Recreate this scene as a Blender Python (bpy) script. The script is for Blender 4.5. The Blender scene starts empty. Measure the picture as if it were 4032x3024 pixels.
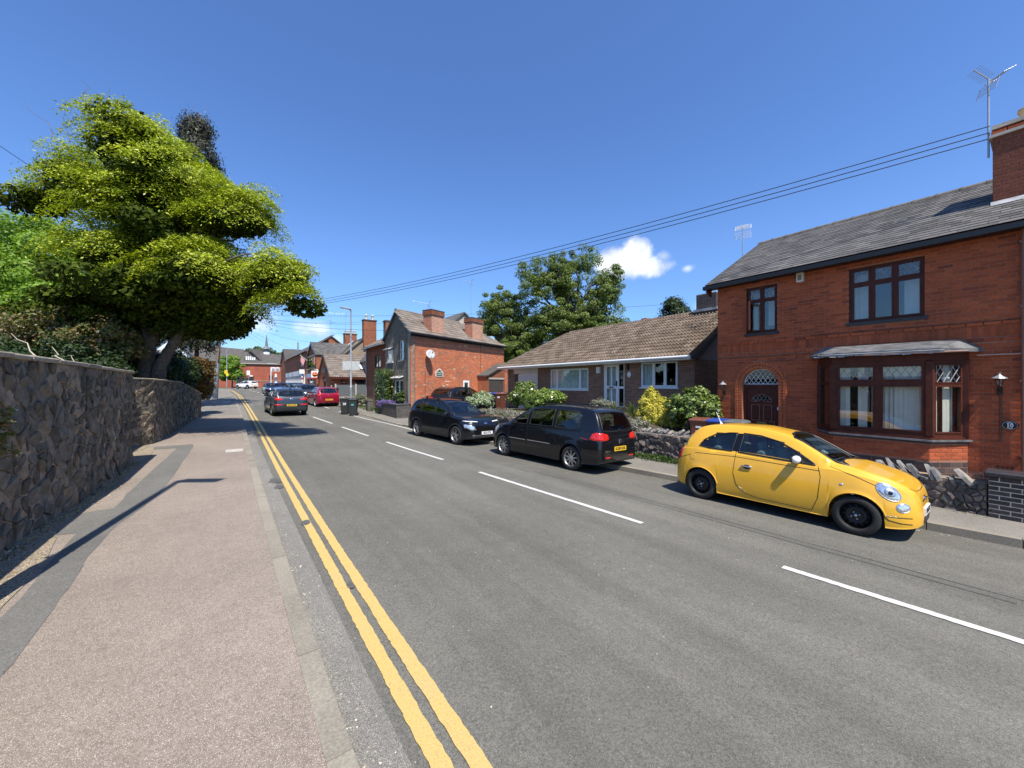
import bpy, bmesh, math, random
import numpy as np
from mathutils import Vector, Matrix
from mathutils.bvhtree import BVHTree
random.seed(11); rng=np.random.default_rng(11)
scn=bpy.context.scene; COL=scn.collection
PI=math.pi; R=math.radians
# ---------------------------------------------------------------- camera
YAW=35.5; CZ=1.96
cam=bpy.data.cameras.new('camera'); camo=bpy.data.objects.new('camera',cam); COL.objects.link(camo)
camo.location=(0,0,CZ); camo.rotation_euler=(R(90),0,R(-YAW))
cam.sensor_width=36; cam.lens=13.53; cam.clip_start=.05; cam.clip_end=9000
scn.camera=camo
# ---------------------------------------------------------------- sky, sun, exposure
SUN_EL,SUN_AZ=59.5,10.5          # sun stands behind the camera, a little to its left
W=bpy.data.worlds.new('World'); scn.world=W; W.use_nodes=True
nt=W.node_tree; nt.nodes.clear(); N=nt.nodes.new; LK=nt.links.new
wo=N('ShaderNodeOutputWorld'); bg=N('ShaderNodeBackground'); sky=N('ShaderNodeTexSky')
sky.sky_type='NISHITA'; sky.sun_disc=False; sky.sun_elevation=R(SUN_EL); sky.sun_rotation=R(180+SUN_AZ)
sky.air_density=1.0; sky.dust_density=.6; sky.ozone_density=2.4; sky.altitude=60
hs=N('ShaderNodeHueSaturation'); hs.inputs['Saturation'].default_value=1.0; hs.inputs['Value'].default_value=1.0
sx=N('ShaderNodeTexCoord'); sp=N('ShaderNodeSeparateXYZ'); LK(sx.outputs['Generated'],sp.inputs[0])
sr=N('ShaderNodeValToRGB'); LK(sp.outputs['Z'],sr.inputs[0]); e=sr.color_ramp.elements; e[0].position=0; e[0].color=(.66,.86,1.12,1); e[1].position=.6; e[1].color=(.74,1.0,1.40,1)
q=e.new(.12); q.color=(.72,.98,1.30,1); q=e.new(.3); q.color=(.78,1.03,1.42,1)
sm=N('ShaderNodeMixRGB'); sm.blend_type='MULTIPLY'; sm.inputs[0].default_value=1; LK(sky.outputs[0],sm.inputs[1]); LK(sr.outputs[0],sm.inputs[2]); LK(sm.outputs[0],hs.inputs['Color'])
bg.inputs['Strength'].default_value=.108
geo=N('ShaderNodeTexCoord'); nz=N('ShaderNodeTexNoise'); nz.inputs['Scale'].default_value=9; nz.inputs['Detail'].default_value=9; nz.inputs['Roughness'].default_value=.62
LK(geo.outputs['Generated'],nz.inputs['Vector'])
def clouds():
    # each cloud: unit direction, angular half sizes (horizontal, vertical), density
    def dirv(az,el): return Vector((math.sin(az)*math.cos(el),math.cos(az)*math.cos(el),math.sin(el)))
    cl=[(50.8,16.8,3.9,2.4,1.0),(53.7,17.9,2.6,2.3,1.0),(54.6,16.0,5.0,1.9,1.0),(57.2,17.2,1.5,1.2,.7),(60.0,15.3,1.3,.8,.6),(62.5,10.2,2.6,1.3,.55),
        (1.0,7.6,4.0,1.9,.6),(8.0,7.2,3.2,1.4,.6),(10.8,6.0,2.0,.9,.4),(-9,7.5,5,1.6,.35),(-40,9,9,2.2,.5),(95,8,9,2.5,.5),(150,10,12,3,.5),(-110,9,12,3,.5)]
    acc=None
    for az,el,w,h,dn in cl:
        az,el,w,h=R(az),R(el),R(w),R(h)
        c=dirv(az,el); right=Vector((math.cos(az),-math.sin(az),0)); up=right.cross(c)*-1
        if up.z<0: up=-up
        def dot(v,k):
            d=N('ShaderNodeVectorMath'); d.operation='DOT_PRODUCT'; LK(geo.outputs['Generated'],d.inputs[0]); d.inputs[1].default_value=v/k; return d.outputs['Value']
        a=dot(right,w); b=dot(up,h)
        bo=N('ShaderNodeMath'); bo.operation='SUBTRACT'; LK(b,bo.inputs[0]); bo.inputs[1].default_value=c.dot(up)/h
        s1=N('ShaderNodeMath'); s1.operation='MULTIPLY'; LK(a,s1.inputs[0]); LK(a,s1.inputs[1])
        s2=N('ShaderNodeMath'); s2.operation='MULTIPLY'; LK(bo.outputs[0],s2.inputs[0]); LK(bo.outputs[0],s2.inputs[1])
        ad=N('ShaderNodeMath'); ad.operation='ADD'; LK(s1.outputs[0],ad.inputs[0]); LK(s2.outputs[0],ad.inputs[1])
        sq=N('ShaderNodeMath'); sq.operation='SQRT'; LK(ad.outputs[0],sq.inputs[0])
        iv=N('ShaderNodeMath'); iv.operation='SUBTRACT'; iv.inputs[0].default_value=1.0; LK(sq.outputs[0],iv.inputs[1])
        fr=dot(c,1.0)   # only the front half of the sky
        st=N('ShaderNodeMath'); st.operation='GREATER_THAN'; LK(fr,st.inputs[0]); st.inputs[1].default_value=.5
        # iv in -inf..1 ; add noise, threshold
        n1=N('ShaderNodeMath'); n1.operation='MULTIPLY_ADD'; LK(nz.outputs['Fac'],n1.inputs[0]); n1.inputs[1].default_value=2.1; n1.inputs[2].default_value=-1.0
        ad2=N('ShaderNodeMath'); ad2.operation='ADD'; LK(iv.outputs[0],ad2.inputs[0]); LK(n1.outputs[0],ad2.inputs[1])
        mr=N('ShaderNodeMapRange'); mr.interpolation_type='SMOOTHSTEP'; LK(ad2.outputs[0],mr.inputs['Value']); mr.inputs['From Min'].default_value=.10; mr.inputs['From Max'].default_value=.70 if dn>.7 else 1.0
        mr.inputs['To Max'].default_value=dn
        m=N('ShaderNodeMath'); m.operation='MULTIPLY'; LK(mr.outputs[0],m.inputs[0]); LK(st.outputs[0],m.inputs[1])
        if acc is None: acc=m.outputs[0]
        else:
            mx=N('ShaderNodeMath'); mx.operation='MAXIMUM'; LK(acc,mx.inputs[0]); LK(m.outputs[0],mx.inputs[1]); acc=mx.outputs[0]
    return acc
cm=N('ShaderNodeMixRGB'); LK(clouds(),cm.inputs['Fac']); LK(hs.outputs[0],cm.inputs['Color1'])
nz2=N('ShaderNodeTexNoise'); nz2.inputs['Scale'].default_value=22; nz2.inputs['Detail'].default_value=5; LK(geo.outputs['Generated'],nz2.inputs['Vector'])
cr=N('ShaderNodeValToRGB'); cr.color_ramp.elements[0].position=.35; cr.color_ramp.elements[0].color=(4.6,5.2,6.3,1); cr.color_ramp.elements[1].position=.6; cr.color_ramp.elements[1].color=(8.2,8.4,8.8,1)
LK(nz2.outputs['Fac'],cr.inputs[0]); LK(cr.outputs[0],cm.inputs['Color2'])
LK(cm.outputs[0],bg.inputs['Color']); LK(bg.outputs[0],wo.inputs[0])
sl=bpy.data.lights.new('sun','SUN'); sl.energy=5.0; sl.angle=R(.53); sl.color=(1,.935,.83)
so=bpy.data.objects.new('sun',sl); COL.objects.link(so)
sd=Vector((-math.sin(R(SUN_AZ))*math.cos(R(SUN_EL)),-math.cos(R(SUN_AZ))*math.cos(R(SUN_EL)),math.sin(R(SUN_EL))))
so.rotation_euler=sd.to_track_quat('Z','Y').to_euler(); so.location=(0,0,60)
scn.view_settings.view_transform='Standard'; scn.view_settings.look='None'; scn.view_settings.gamma=1
scn.view_settings.use_curve_mapping=False; scn.view_settings.exposure=0.50
# ---------------------------------------------------------------- street geometry (x across to the right, y along, z up)
def pchip(pts,x):
    if x<=pts[0][0]: return pts[0][1]
    if x>=pts[-1][0]: return pts[-1][1]
    n=len(pts)
    for i in range(n-1):
        if x<=pts[i+1][0]: break
    def sl(i): return (pts[i+1][1]-pts[i][1])/(pts[i+1][0]-pts[i][0])
    def der(i):
        if i==0: return sl(0)
        if i==n-1: return sl(n-2)
        a,b=sl(i-1),sl(i)
        return 0 if a*b<=0 else 2*a*b/(a+b)
    h=pts[i+1][0]-pts[i][0]; t=(x-pts[i][0])/h
    return (2*t**3-3*t*t+1)*pts[i][1]+(t**3-2*t*t+t)*h*der(i)+(-2*t**3+3*t*t)*pts[i+1][1]+(t**3-t*t)*h*der(i+1)
GP=[(0,0),(10,0),(27,.12),(40,.4),(55,.66),(90,1.01),(130,1.3)]
def lin(pts,x):
    if x<=pts[0][0]: return pts[0][1]
    for (a,b),(c,d) in zip(pts,pts[1:]):
        if x<=c: return b+(d-b)*(x-a)/(c-a)
    return pts[-1][1]
def road(x,y): return lin(GP,y)-.32*max(0,min(1,(32-y)/20))*max(0,min(1.3,x/8.4))
KL=[(-40,1.6),(0,.52),(3.4,.45),(7.6,.38),(15,.3),(26.6,.22),(46.6,-.22),(58,-.58),(72,-1.02),(84,-1.5),(90,-2.1),(94,-3.4),(96,-6)]
KR=[(-40,12.2),(0,8.95),(6.7,8.15),(11.3,7.7),(16,6.95),(20,6.5),(26,6.35),(33,6.3),(60,6.2),(92,5.6)]
kl=lambda y:pchip(KL,y); kr=lambda y:pchip(KR,y)
# ---------------------------------------------------------------- mesh helpers
def new_obj(name,me,parent=None):
    o=bpy.data.objects.new(name,me); COL.objects.link(o)
    if parent is not None: o.parent=parent
    return o
def rootof(o):
    while o.parent: o=o.parent
    return o
class MB:
    def __init__(s): s.v=[]; s.f=[]; s.m=[]; s.sm=[]
    def add(s,vs,fs,mi=0,smooth=False):
        b=len(s.v); s.v+= [tuple(p) for p in vs]
        for f in fs: s.f.append(tuple(b+i for i in f)); s.m.append(mi); s.sm.append(smooth)
    def box(s,x0,y0,z0,x1,y1,z1,mi=0):
        s.add([(x0,y0,z0),(x1,y0,z0),(x1,y1,z0),(x0,y1,z0),(x0,y0,z1),(x1,y0,z1),(x1,y1,z1),(x0,y1,z1)],
              [(0,3,2,1),(4,5,6,7),(0,1,5,4),(1,2,6,5),(2,3,7,6),(3,0,4,7)],mi)
    def cbox(s,c,sz,mi=0,rot=None,bev=0):
        hx,hy,hz=[q/2 for q in sz]; M=rot if rot is not None else Matrix.Identity(3); c=Vector(c)
        if bev<=0:
            vs=[c+M@Vector((a*hx,b*hy,d*hz)) for d in(-1,1) for a,b in((-1,-1),(1,-1),(1,1),(-1,1))]
            s.add(vs,[(0,3,2,1),(4,5,6,7),(0,1,5,4),(1,2,6,5),(2,3,7,6),(3,0,4,7)],mi); return
        rings=[]
        for zz,k in((-hz,bev),(-hz+bev,0),(hz-bev,0),(hz,bev)):
            for a,b in((-1,-1),(1,-1),(1,1),(-1,1)):
                e=bev*.8
                p1=(a*(hx-k),b*(hy-k-e)); p2=(a*(hx-k-e),b*(hy-k))
                pr=(p1,p2) if a*b>0 else (p2,p1)
                # go round counter-clockwise
                if (a,b)==(-1,-1): pr=((a*(hx-k),b*(hy-k-e)),(a*(hx-k-e),b*(hy-k)))
                if (a,b)==(1,-1): pr=((a*(hx-k-e),b*(hy-k)),(a*(hx-k),b*(hy-k-e)))
                if (a,b)==(1,1): pr=((a*(hx-k),b*(hy-k-e)),(a*(hx-k-e),b*(hy-k)))
                if (a,b)==(-1,1): pr=((a*(hx-k-e),b*(hy-k)),(a*(hx-k),b*(hy-k-e)))
                for q in pr: rings.append(c+M@Vector((q[0],q[1],zz)))
        fs=[]
        for r in range(3):
            for i in range(8): fs.append((r*8+i,r*8+(i+1)%8,(r+1)*8+(i+1)%8,(r+1)*8+i))
        fs.append(tuple(range(7,-1,-1))); fs.append(tuple(range(24,32)))
        s.add(rings,fs,mi)
    def prism(s,poly,vec,mi=0):
        n=len(poly); vec=Vector(vec); a=[Vector(p) for p in poly]; b=[p+vec for p in a]
        nn=Vector((0,0,0))
        for i in range(n): nn+=a[i].cross(a[(i+1)%n])
        fl=nn.dot(vec)>0
        s.add(a+b,[tuple(range(n-1,-1,-1)) if fl else tuple(range(n)), tuple(range(n,2*n)) if fl else tuple(range(2*n-1,n-1,-1))]+
              [((i,(i+1)%n,n+(i+1)%n,n+i) if fl else (i,n+i,n+(i+1)%n,(i+1)%n)) for i in range(n)],mi)
    def tube(s,path,rad,n=8,mi=0,cap=True,smooth=True,closed=False):
        P=[Vector(p) for p in path]; m=len(P); rad=rad if hasattr(rad,'__len__') else [rad]*m
        T=[]
        for i in range(m):
            a=P[(i-1)%m] if (i>0 or closed) else P[i]; b=P[(i+1)%m] if (i<m-1 or closed) else P[i]
            T.append((b-a).normalized() if (b-a).length>1e-9 else Vector((0,0,1)))
        up=Vector((0,0,1)) if abs(T[0].z)<.9 else Vector((1,0,0)); u=T[0].cross(up).normalized(); vs=[]
        for i in range(m):
            u=(u-T[i]*u.dot(T[i])).normalized(); w=T[i].cross(u)
            for k in range(n):
                a=2*PI*k/n; vs.append(P[i]+(u*math.cos(a)+w*math.sin(a))*rad[i])
        fs=[]
        for i in range(m if closed else m-1):
            j=(i+1)%m
            for k in range(n): fs.append((i*n+k,i*n+(k+1)%n,j*n+(k+1)%n,j*n+k))
        s.add(vs,fs,mi,smooth)
        if cap and not closed:
            s.add([vs[k] for k in range(n)],[tuple(range(n-1,-1,-1))],mi); s.add([vs[(m-1)*n+k] for k in range(n)],[tuple(range(n))],mi)
    def lathe(s,prof,c=(0,0,0),axis='z',n=20,mi=0,smooth=True,arc=(0,2*PI)):
        c=Vector(c); vs=[]; m=len(prof); full=abs(arc[1]-arc[0]-2*PI)<1e-6; nn=n if full else n+1
        for k in range(nn):
            a=arc[0]+(arc[1]-arc[0])*k/n
            for r,h in prof:
                x,y=r*math.cos(a),r*math.sin(a)
                p={'z':Vector((x,y,h)),'y':Vector((x,h,-y)),'x':Vector((h,x,y))}[axis]; vs.append(c+p)
        fs=[]
        for k in range(n):
            k2=(k+1)%nn
            for i in range(m-1): fs.append((k*m+i,k2*m+i,k2*m+i+1,k*m+i+1))
        s.add(vs,fs,mi,smooth)
    def build(s,name,mats,parent=None,local=False,smooth=None):
        if not s.v: return None
        if parent is not None and not local:
            l=rootof(parent).location; vs=[(p[0]-l[0],p[1]-l[1],p[2]-l[2]) for p in s.v]
        else: vs=s.v
        me=bpy.data.meshes.new(name); me.from_pydata(vs,[],s.f)
        for m in (mats if isinstance(mats,(list,tuple)) else [mats]): me.materials.append(m)
        me.polygons.foreach_set('material_index',s.m)
        me.polygons.foreach_set('use_smooth',s.sm if smooth is None else [smooth]*len(s.f))
        me.update(); return new_obj(name,me,parent)
def thing(name,label,cat,loc=(0,0,0),rz=0,group=None,rot=None):
    o=bpy.data.objects.new(name,None); COL.objects.link(o); o.location=loc; o.rotation_euler=rot or (0,0,rz)
    o.empty_display_size=.3; o['label']=label; o['category']=cat
    if group: o['group']=group
    return o
def tag(o,label=None,cat=None,group=None,kind=None):
    if label: o['label']=label
    if cat: o['category']=cat
    if group: o['group']=group
    if kind: o['kind']=kind
    return o
def copytree(o,parent=None):
    c=o.copy(); COL.objects.link(c)
    if parent is not None: c.parent=parent
    for ch in list(o.children): copytree(ch,c)
    return c
FW=Vector((math.sin(R(YAW)),math.cos(R(YAW)),0)); RT=Vector((math.cos(R(YAW)),-math.sin(R(YAW)),0))
def seen(p,mg=1.0):
    q=Vector(p)-Vector((0,0,CZ)); d=q.dot(FW)
    if d<.3: return False
    return abs(q.dot(RT)/d)<1.33*mg and abs(q.z/d)<.998*mg
def pieces(name,parent,mats,items,meshes,limit=300,rank=None):
    """items: (matrix in the frame of the thing, index of mesh); the ones that show largest become parts, the rest one stuff part."""
    root=rootof(parent); RM=Matrix.Translation(root.location)@root.rotation_euler.to_matrix().to_4x4()
    sc=[]
    for i,(M,k) in enumerate(items):
        p=RM@M.translation; d=(p-Vector((0,0,CZ))).length
        sz=max(M.to_scale()[0],M.to_scale()[1],M.to_scale()[2])
        sc.append(((sz/d) if seen(p) else 0.0001/d,i))
    sc.sort(reverse=True); top=[i for _,i in sc[:limit]]; rest=[i for _,i in sc[limit:]]
    mats=mats if isinstance(mats,(list,tuple)) else [mats]
    for me in meshes:
        if not me.materials:
            for m in mats: me.materials.append(m)
    for i in top:
        M,k=items[i]; o=bpy.data.objects.new(name,meshes[k]); COL.objects.link(o); o.parent=parent; o.matrix_local=M
    if rest:
        V=[];Fc=[];b=0
        cache={k:(np.array([v.co[:] for v in me.vertices]),[tuple(p.vertices) for p in me.polygons]) for k,me in enumerate(meshes)}
        for i in rest:
            M,k=items[i]; co,fs=cache[k]; m=np.array(M)
            V.append(co@m[:3,:3].T+m[:3,3]); Fc+= [tuple(b+q for q in f) for f in fs]; b+=len(co)
        V=np.concatenate(V); me=bpy.data.meshes.new(name+'_rest'); me.from_pydata(V.tolist(),[],Fc)
        for m in mats: me.materials.append(m)
        o=new_obj(name+'_field',me,parent); o['kind']='stuff'
def unit_mesh(name,kind='box',sm=False):
    mb=MB()
    if kind=='box': mb.box(-.5,-.5,-.5,.5,.5,.5)
    elif kind=='brick':  # front edge slightly eased (front is -y)
        e=.02
        v=[(-.5,.5,-.5),(.5,.5,-.5),(.5,.5,.5),(-.5,.5,.5),(-.5,-.3,-.5),(.5,-.3,-.5),(.5,-.3,.5),(-.5,-.3,.5),(-.5+e,-.5,-.5+e*3),(.5-e,-.5,-.5+e*3),(.5-e,-.5,.5-e*3),(-.5+e,-.5,.5-e*3)]
        mb.add(v,[(4,5,1,0),(5,6,2,1),(6,7,3,2),(7,4,0,3),(8,9,5,4),(9,10,6,5),(10,11,7,6),(11,8,4,7),(11,10,9,8)])
    me=bpy.data.meshes.new(name); me.from_pydata(mb.v,[],mb.f); return me
def basis(ex,ey,ez,o):
    M=Matrix.Identity(4)
    for i,e in enumerate((ex,ey,ez)):
        for j in range(3): M[j][i]=e[j]
    for j in range(3): M[j][3]=o[j]
    return M
# ---------------------------------------------------------------- materials
MATS={}
def nmat(name):
    m=bpy.data.materials.new(name); m.use_nodes=True; t=m.node_tree; b=t.nodes['Principled BSDF']; MATS[name]=m; return m,t,b
def ln(t,a,b): t.links.new(a,b)
def noise(t,scale,detail=4,rough=.55,obj=True,vec=None,dist=0):
    n=t.nodes.new('ShaderNodeTexNoise'); n.inputs['Scale'].default_value=scale; n.inputs['Detail'].default_value=detail; n.inputs['Roughness'].default_value=rough; n.inputs['Distortion'].default_value=dist
    if vec is None:
        g=t.nodes.new('ShaderNodeNewGeometry'); vec=g.outputs['Position']
    ln(t,vec,n.inputs['Vector']); return n.outputs['Fac']
def ramp(t,fac,stops,interp='LINEAR'):
    r=t.nodes.new('ShaderNodeValToRGB'); r.color_ramp.interpolation=interp; e=r.color_ramp.elements
    while len(e)<len(stops): e.new(.5)
    for k,(p,c) in enumerate(stops): e[k].position=p; e[k].color=(*c,1) if len(c)==3 else c
    ln(t,fac,r.inputs[0]); return r.outputs[0]
def mixc(t,f,a,b,mode='MIX'):
    m=t.nodes.new('ShaderNodeMixRGB'); m.blend_type=mode
    for s_,v in ((m.inputs['Fac'],f),(m.inputs['Color1'],a),(m.inputs['Color2'],b)):
        if hasattr(v,'links'): ln(t,v,s_)
        elif isinstance(v,(int,float)): s_.default_value=v if s_.type=='VALUE' else (v,v,v,1)
        else: s_.default_value=(*v,1)
    return m.outputs[0]
def math_(t,op,a,b=None,c=None):
    m=t.nodes.new('ShaderNodeMath'); m.operation=op
    for i,v in enumerate((a,b,c)):
        if v is None: continue
        if hasattr(v,'links'): ln(t,v,m.inputs[i])
        else: m.inputs[i].default_value=v
    return m.outputs[0]
def rnd(t):
    o=t.nodes.new('ShaderNodeObjectInfo'); g=t.nodes.new('ShaderNodeNewGeometry')
    a=math_(t,'ADD',o.outputs['Random'],g.outputs['Random Per Island']); return math_(t,'FRACT',a)
def bump(t,b,h,strength=.3,dist=.01):
    n=t.nodes.new('ShaderNodeBump'); n.inputs['Strength'].default_value=strength; n.inputs['Distance'].default_value=dist
    ln(t,h,n.inputs['Height']); ln(t,n.outputs[0],b.inputs['Normal'])
def plain(name,col,rough=.6,metal=0,var=.12,scale=6,spec=None,coat=0,bumps=0):
    m,t,b=nmat(name); n=noise(t,scale,5)
    c=ramp(t,n,[(.3,tuple(max(0,q*(1-var)) for q in col)),(.7,tuple(min(1,q*(1+var)) for q in col))])
    ln(t,c,b.inputs['Base Color']); b.inputs['Roughness'].default_value=rough; b.inputs['Metallic'].default_value=metal
    if spec is not None: b.inputs['Specular IOR Level'].default_value=spec
    if coat: b.inputs['Coat Weight'].default_value=coat; b.inputs['Coat Roughness'].default_value=.03
    if bumps: bump(t,b,noise(t,scale*8,4),bumps,.01)
    return m
def pmat(name,stops,rough=.85,ns=18,nv=.22,bs=.35,bd=.006,nscale2=1.1,stain=None,spec=.3):
    """per-piece random colour (bricks, slates, stones) with grain"""
    m,t,b=nmat(name); r=rnd(t); c=ramp(t,r,stops,'LINEAR')
    n=noise(t,ns,6,.6); k=ramp(t,n,[(.3,(1-nv,)*3),(.7,(1+nv,)*3)]); c=mixc(t,1,c,k,'MULTIPLY')
    n2=noise(t,nscale2,4); k2=ramp(t,n2,[(.35,(.86,)*3),(.65,(1.1,)*3)]); c=mixc(t,1,c,k2,'MULTIPLY')
    if stain:
        n3=noise(t,stain[0],5,.65); f=ramp(t,n3,[(stain[1],(0,0,0)),(stain[1]+.06,(1,1,1))]); c=mixc(t,f,c,stain[2])
    ln(t,c,b.inputs['Base Color']); b.inputs['Roughness'].default_value=rough; b.inputs['Specular IOR Level'].default_value=spec
    bump(t,b,noise(t,ns*3,6,.65),bs,bd); return m
def ground_mat(name,c1,c2,speck,spk=.62,scale=160,patch=.5,rough=.9,bs=.5,tint=None):
    m,t,b=nmat(name); n=noise(t,scale,3,.7); n0=noise(t,scale*.33,4,.75); n=mixc(t,.45,n,n0); base=ramp(t,n,[(.38,c1),(.60,c2)])
    n2=noise(t,scale*1.6,2,.5); f=ramp(t,n2,[(spk,(0,0,0)),(spk+.05,(1,1,1))]); base=mixc(t,f,base,speck)
    n3=noise(t,patch,5,.6); k=ramp(t,n3,[(.3,(.84,)*3),(.7,(1.12,)*3)]); base=mixc(t,1,base,k,'MULTIPLY')
    n4=noise(t,7,4,.6); k=ramp(t,n4,[(.3,(.93,)*3),(.7,(1.06,)*3)]); base=mixc(t,1,base,k,'MULTIPLY')
    if name=='asphalt':
        g=t.nodes.new('ShaderNodeNewGeometry'); mp_=t.nodes.new('ShaderNodeMapping'); mp_.inputs['Scale'].default_value=(1.1,.05,1); ln(t,g.outputs['Position'],mp_.inputs[0]); n6=noise(t,1.3,4,.6,vec=mp_.outputs[0]); base=mixc(t,1,base,ramp(t,n6,[(.35,(.86,.86,.86)),(.65,(1.1,1.1,1.1))]),'MULTIPLY')
    if tint: 
        n5=noise(t,tint[0],6,.7); f=ramp(t,n5,[(tint[1],(0,0,0)),(tint[1]+.12,(1,1,1))]); base=mixc(t,f,base,tint[2])
    ln(t,base,b.inputs['Base Color']); b.inputs['Roughness'].default_value=rough; b.inputs['Specular IOR Level'].default_value=.25
    bump(t,b,n,bs,.004); return m
def leafmat(name,stops,trans=.35,rough=.5,spec=.35):
    m,t,b=nmat(name); r=rnd(t); c=ramp(t,r,stops)
    ln(t,c,b.inputs['Base Color']); b.inputs['Roughness'].default_value=rough; b.inputs['Specular IOR Level'].default_value=spec
    tr=t.nodes.new('ShaderNodeBsdfTranslucent'); mx=t.nodes.new('ShaderNodeMixShader'); out=t.nodes['Material Output']
    c2=mixc(t,1,c,(1.15,1.25,.55),'MULTIPLY'); ln(t,c2,tr.inputs['Color']); mx.inputs[0].default_value=trans
    ln(t,b.outputs[0],mx.inputs[1]); ln(t,tr.outputs[0],mx.inputs[2]); ln(t,mx.outputs[0],out.inputs['Surface']); return m
def glassm(name,tint=(.75,.85,.85),alpha=.0,rough=.0):
    """thin window glass: reflection over a tinted see-through"""
    m,t,b=nmat(name); t.nodes.remove(b); out=t.nodes['Material Output']
    g=t.nodes.new('ShaderNodeBsdfGlossy'); g.inputs['Roughness'].default_value=rough; g.inputs['Color'].default_value=(1,1,1,1)
    tr=t.nodes.new('ShaderNodeBsdfTransparent'); tr.inputs['Color'].default_value=(*tint,1)
    f=t.nodes.new('ShaderNodeFresnel'); gb=t.nodes.new('ShaderNodeNewGeometry'); ln(t,math_(t,'MULTIPLY_ADD',gb.outputs['Backfacing'],-.8333,1.5),f.inputs['IOR']); mx=t.nodes.new('ShaderNodeMixShader')
    k=math_(t,'MULTIPLY_ADD',f.outputs[0],1.15,.03); ln(t,k,mx.inputs[0]); ln(t,tr.outputs[0],mx.inputs[1]); ln(t,g.outputs[0],mx.inputs[2]); ln(t,mx.outputs[0],out.inputs['Surface']); return m
asphalt=ground_mat('asphalt',(.066,.063,.052),(.182,.174,.148),(.40,.385,.35),.64,150,.35,tint=(.22,.66,(.095,.092,.084)))
asph_edge=ground_mat('gutter_asphalt',(.085,.08,.07),(.225,.213,.19),(.45,.42,.36),.58,140,.8)
pave_pink=ground_mat('pink_macadam',(.14,.113,.09),(.29,.238,.195),(.55,.50,.45),.6,140,.45,tint=(.5,.6,(.21,.17,.15)))
pave_grey=ground_mat('grey_macadam',(.12,.112,.094),(.25,.23,.197),(.42,.4,.36),.62,140,.6)
patch_m=ground_mat('grey_patch',(.085,.083,.075),(.185,.18,.165),(.3,.29,.27),.64,150,.7)
dirt_m=ground_mat('dirt',(.10,.075,.05),(.28,.23,.16),(.5,.44,.34),.55,60,1.2)
soil_m=ground_mat('soil',(.03,.022,.014),(.09,.07,.045),(.2,.18,.14),.6,40,1.2)
grass_m=ground_mat('grass_ground',(.02,.04,.01),(.07,.11,.03),(.12,.14,.05),.6,30,.3)
kerb_m=pmat('kerb_concrete',[(0,(.22,.20,.158)),(.5,(.25,.226,.18)),(1,(.28,.253,.20))],.9,60,.25,.4,.004)
yellow_m,_t,_b=nmat('yellow_line_paint')
_n=noise(_t,90,5,.7); _c=ramp(_t,_n,[(.3,(.33,.235,.085)),(.45,(.49,.345,.11)),(.7,(.58,.42,.15))]); _n2=noise(_t,26,6,.8); _c=mixc(_t,ramp(_t,_n2,[(.60,(0,0,0)),(.66,(.8,.8,.8))]),_c,(.20,.17,.12)); _n3=noise(_t,1.3,4,.7); _c=mixc(_t,ramp(_t,_n3,[(.5,(0,0,0)),(.75,(.35,.35,.35))]),_c,(.42,.34,.2)); ln(_t,_c,_b.inputs['Base Color']); _b.inputs['Roughness'].default_value=.8; bump(_t,_b,_n,.4,.003)
white_m,_t,_b=nmat('white_line_paint')
_n=noise(_t,80,5,.7); _c=ramp(_t,_n,[(.3,(.32,.31,.28)),(.42,(.52,.51,.47)),(.7,(.62,.61,.57))]); _n2=noise(_t,30,6,.8); _c=mixc(_t,ramp(_t,_n2,[(.60,(0,0,0)),(.66,(.8,.8,.8))]),_c,(.25,.245,.23)); ln(_t,_c,_b.inputs['Base Color']); _b.inputs['Roughness'].default_value=.8
mark_m=plain('asphalt_mark',(.088,.085,.079),.8,0,.3,20)
brick10=pmat('brick_red_dark',[(0,(.30,.070,.027)),(.35,(.38,.088,.033)),(.7,(.46,.108,.04)),(.92,(.34,.08,.032)),(1,(.22,.055,.030))],.85,22,.2,.35,.004,.8,(1.6,.74,(.17,.05,.035)))
brickor=pmat('brick_orange',[(0,(.47,.14,.055)),(.3,(.60,.18,.07)),(.6,(.52,.135,.055)),(.8,(.66,.235,.10)),(.94,(.40,.14,.07)),(.955,(.23,.17,.12)),(.985,(.26,.19,.14)),(.99,(.62,.5,.33)),(1,(.68,.56,.38))],.9,24,.2,.4,.005,.9,(.9,.68,(.27,.16,.10)))
brickbung=pmat('brick_brown',[(0,(.20,.095,.056)),(.4,(.25,.12,.07)),(.75,(.31,.155,.092)),(1,(.22,.125,.08))],.9,24,.2,.4,.004,.9)
brickblue=pmat('brick_blue_black',[(0,(.028,.026,.03)),(1,(.06,.055,.06))],.45,24,.25,.3,.004)
brickplinth=pmat('brick_plinth_dark',[(0,(.05,.04,.038)),(1,(.10,.075,.065))],.7,24,.25,.3,.004)
brickold=pmat('brick_old',[(0,(.25,.09,.045)),(.5,(.33,.12,.06)),(1,(.24,.10,.06))],.9,14,.25,.4,.006)
brickchim=pmat('brick_chimney',[(0,(.40,.13,.06)),(.5,(.50,.18,.09)),(1,(.36,.12,.06))],.9,20,.25,.4,.005)
brickarch=pmat('brick_arch_orange',[(0,(.42,.11,.042)),(.5,(.52,.14,.055)),(1,(.47,.12,.045))],.85,22,.2,.35,.004,.8)
brickstack=pmat('brick_stack_dark',[(0,(.17,.055,.035)),(.5,(.25,.075,.042)),(1,(.20,.065,.04))],.88,18,.25,.4,.004,.8)
mortar_red=plain('mortar_red',(.34,.15,.09),.95,0,.25,20,bumps=.3)
mortar_grey=plain('mortar_grey',(.26,.235,.20),.95,0,.25,20,bumps=.3)
mortar_pale=plain('mortar_pale',(.62,.55,.44),.95,0,.2,20,bumps=.3)
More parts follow.
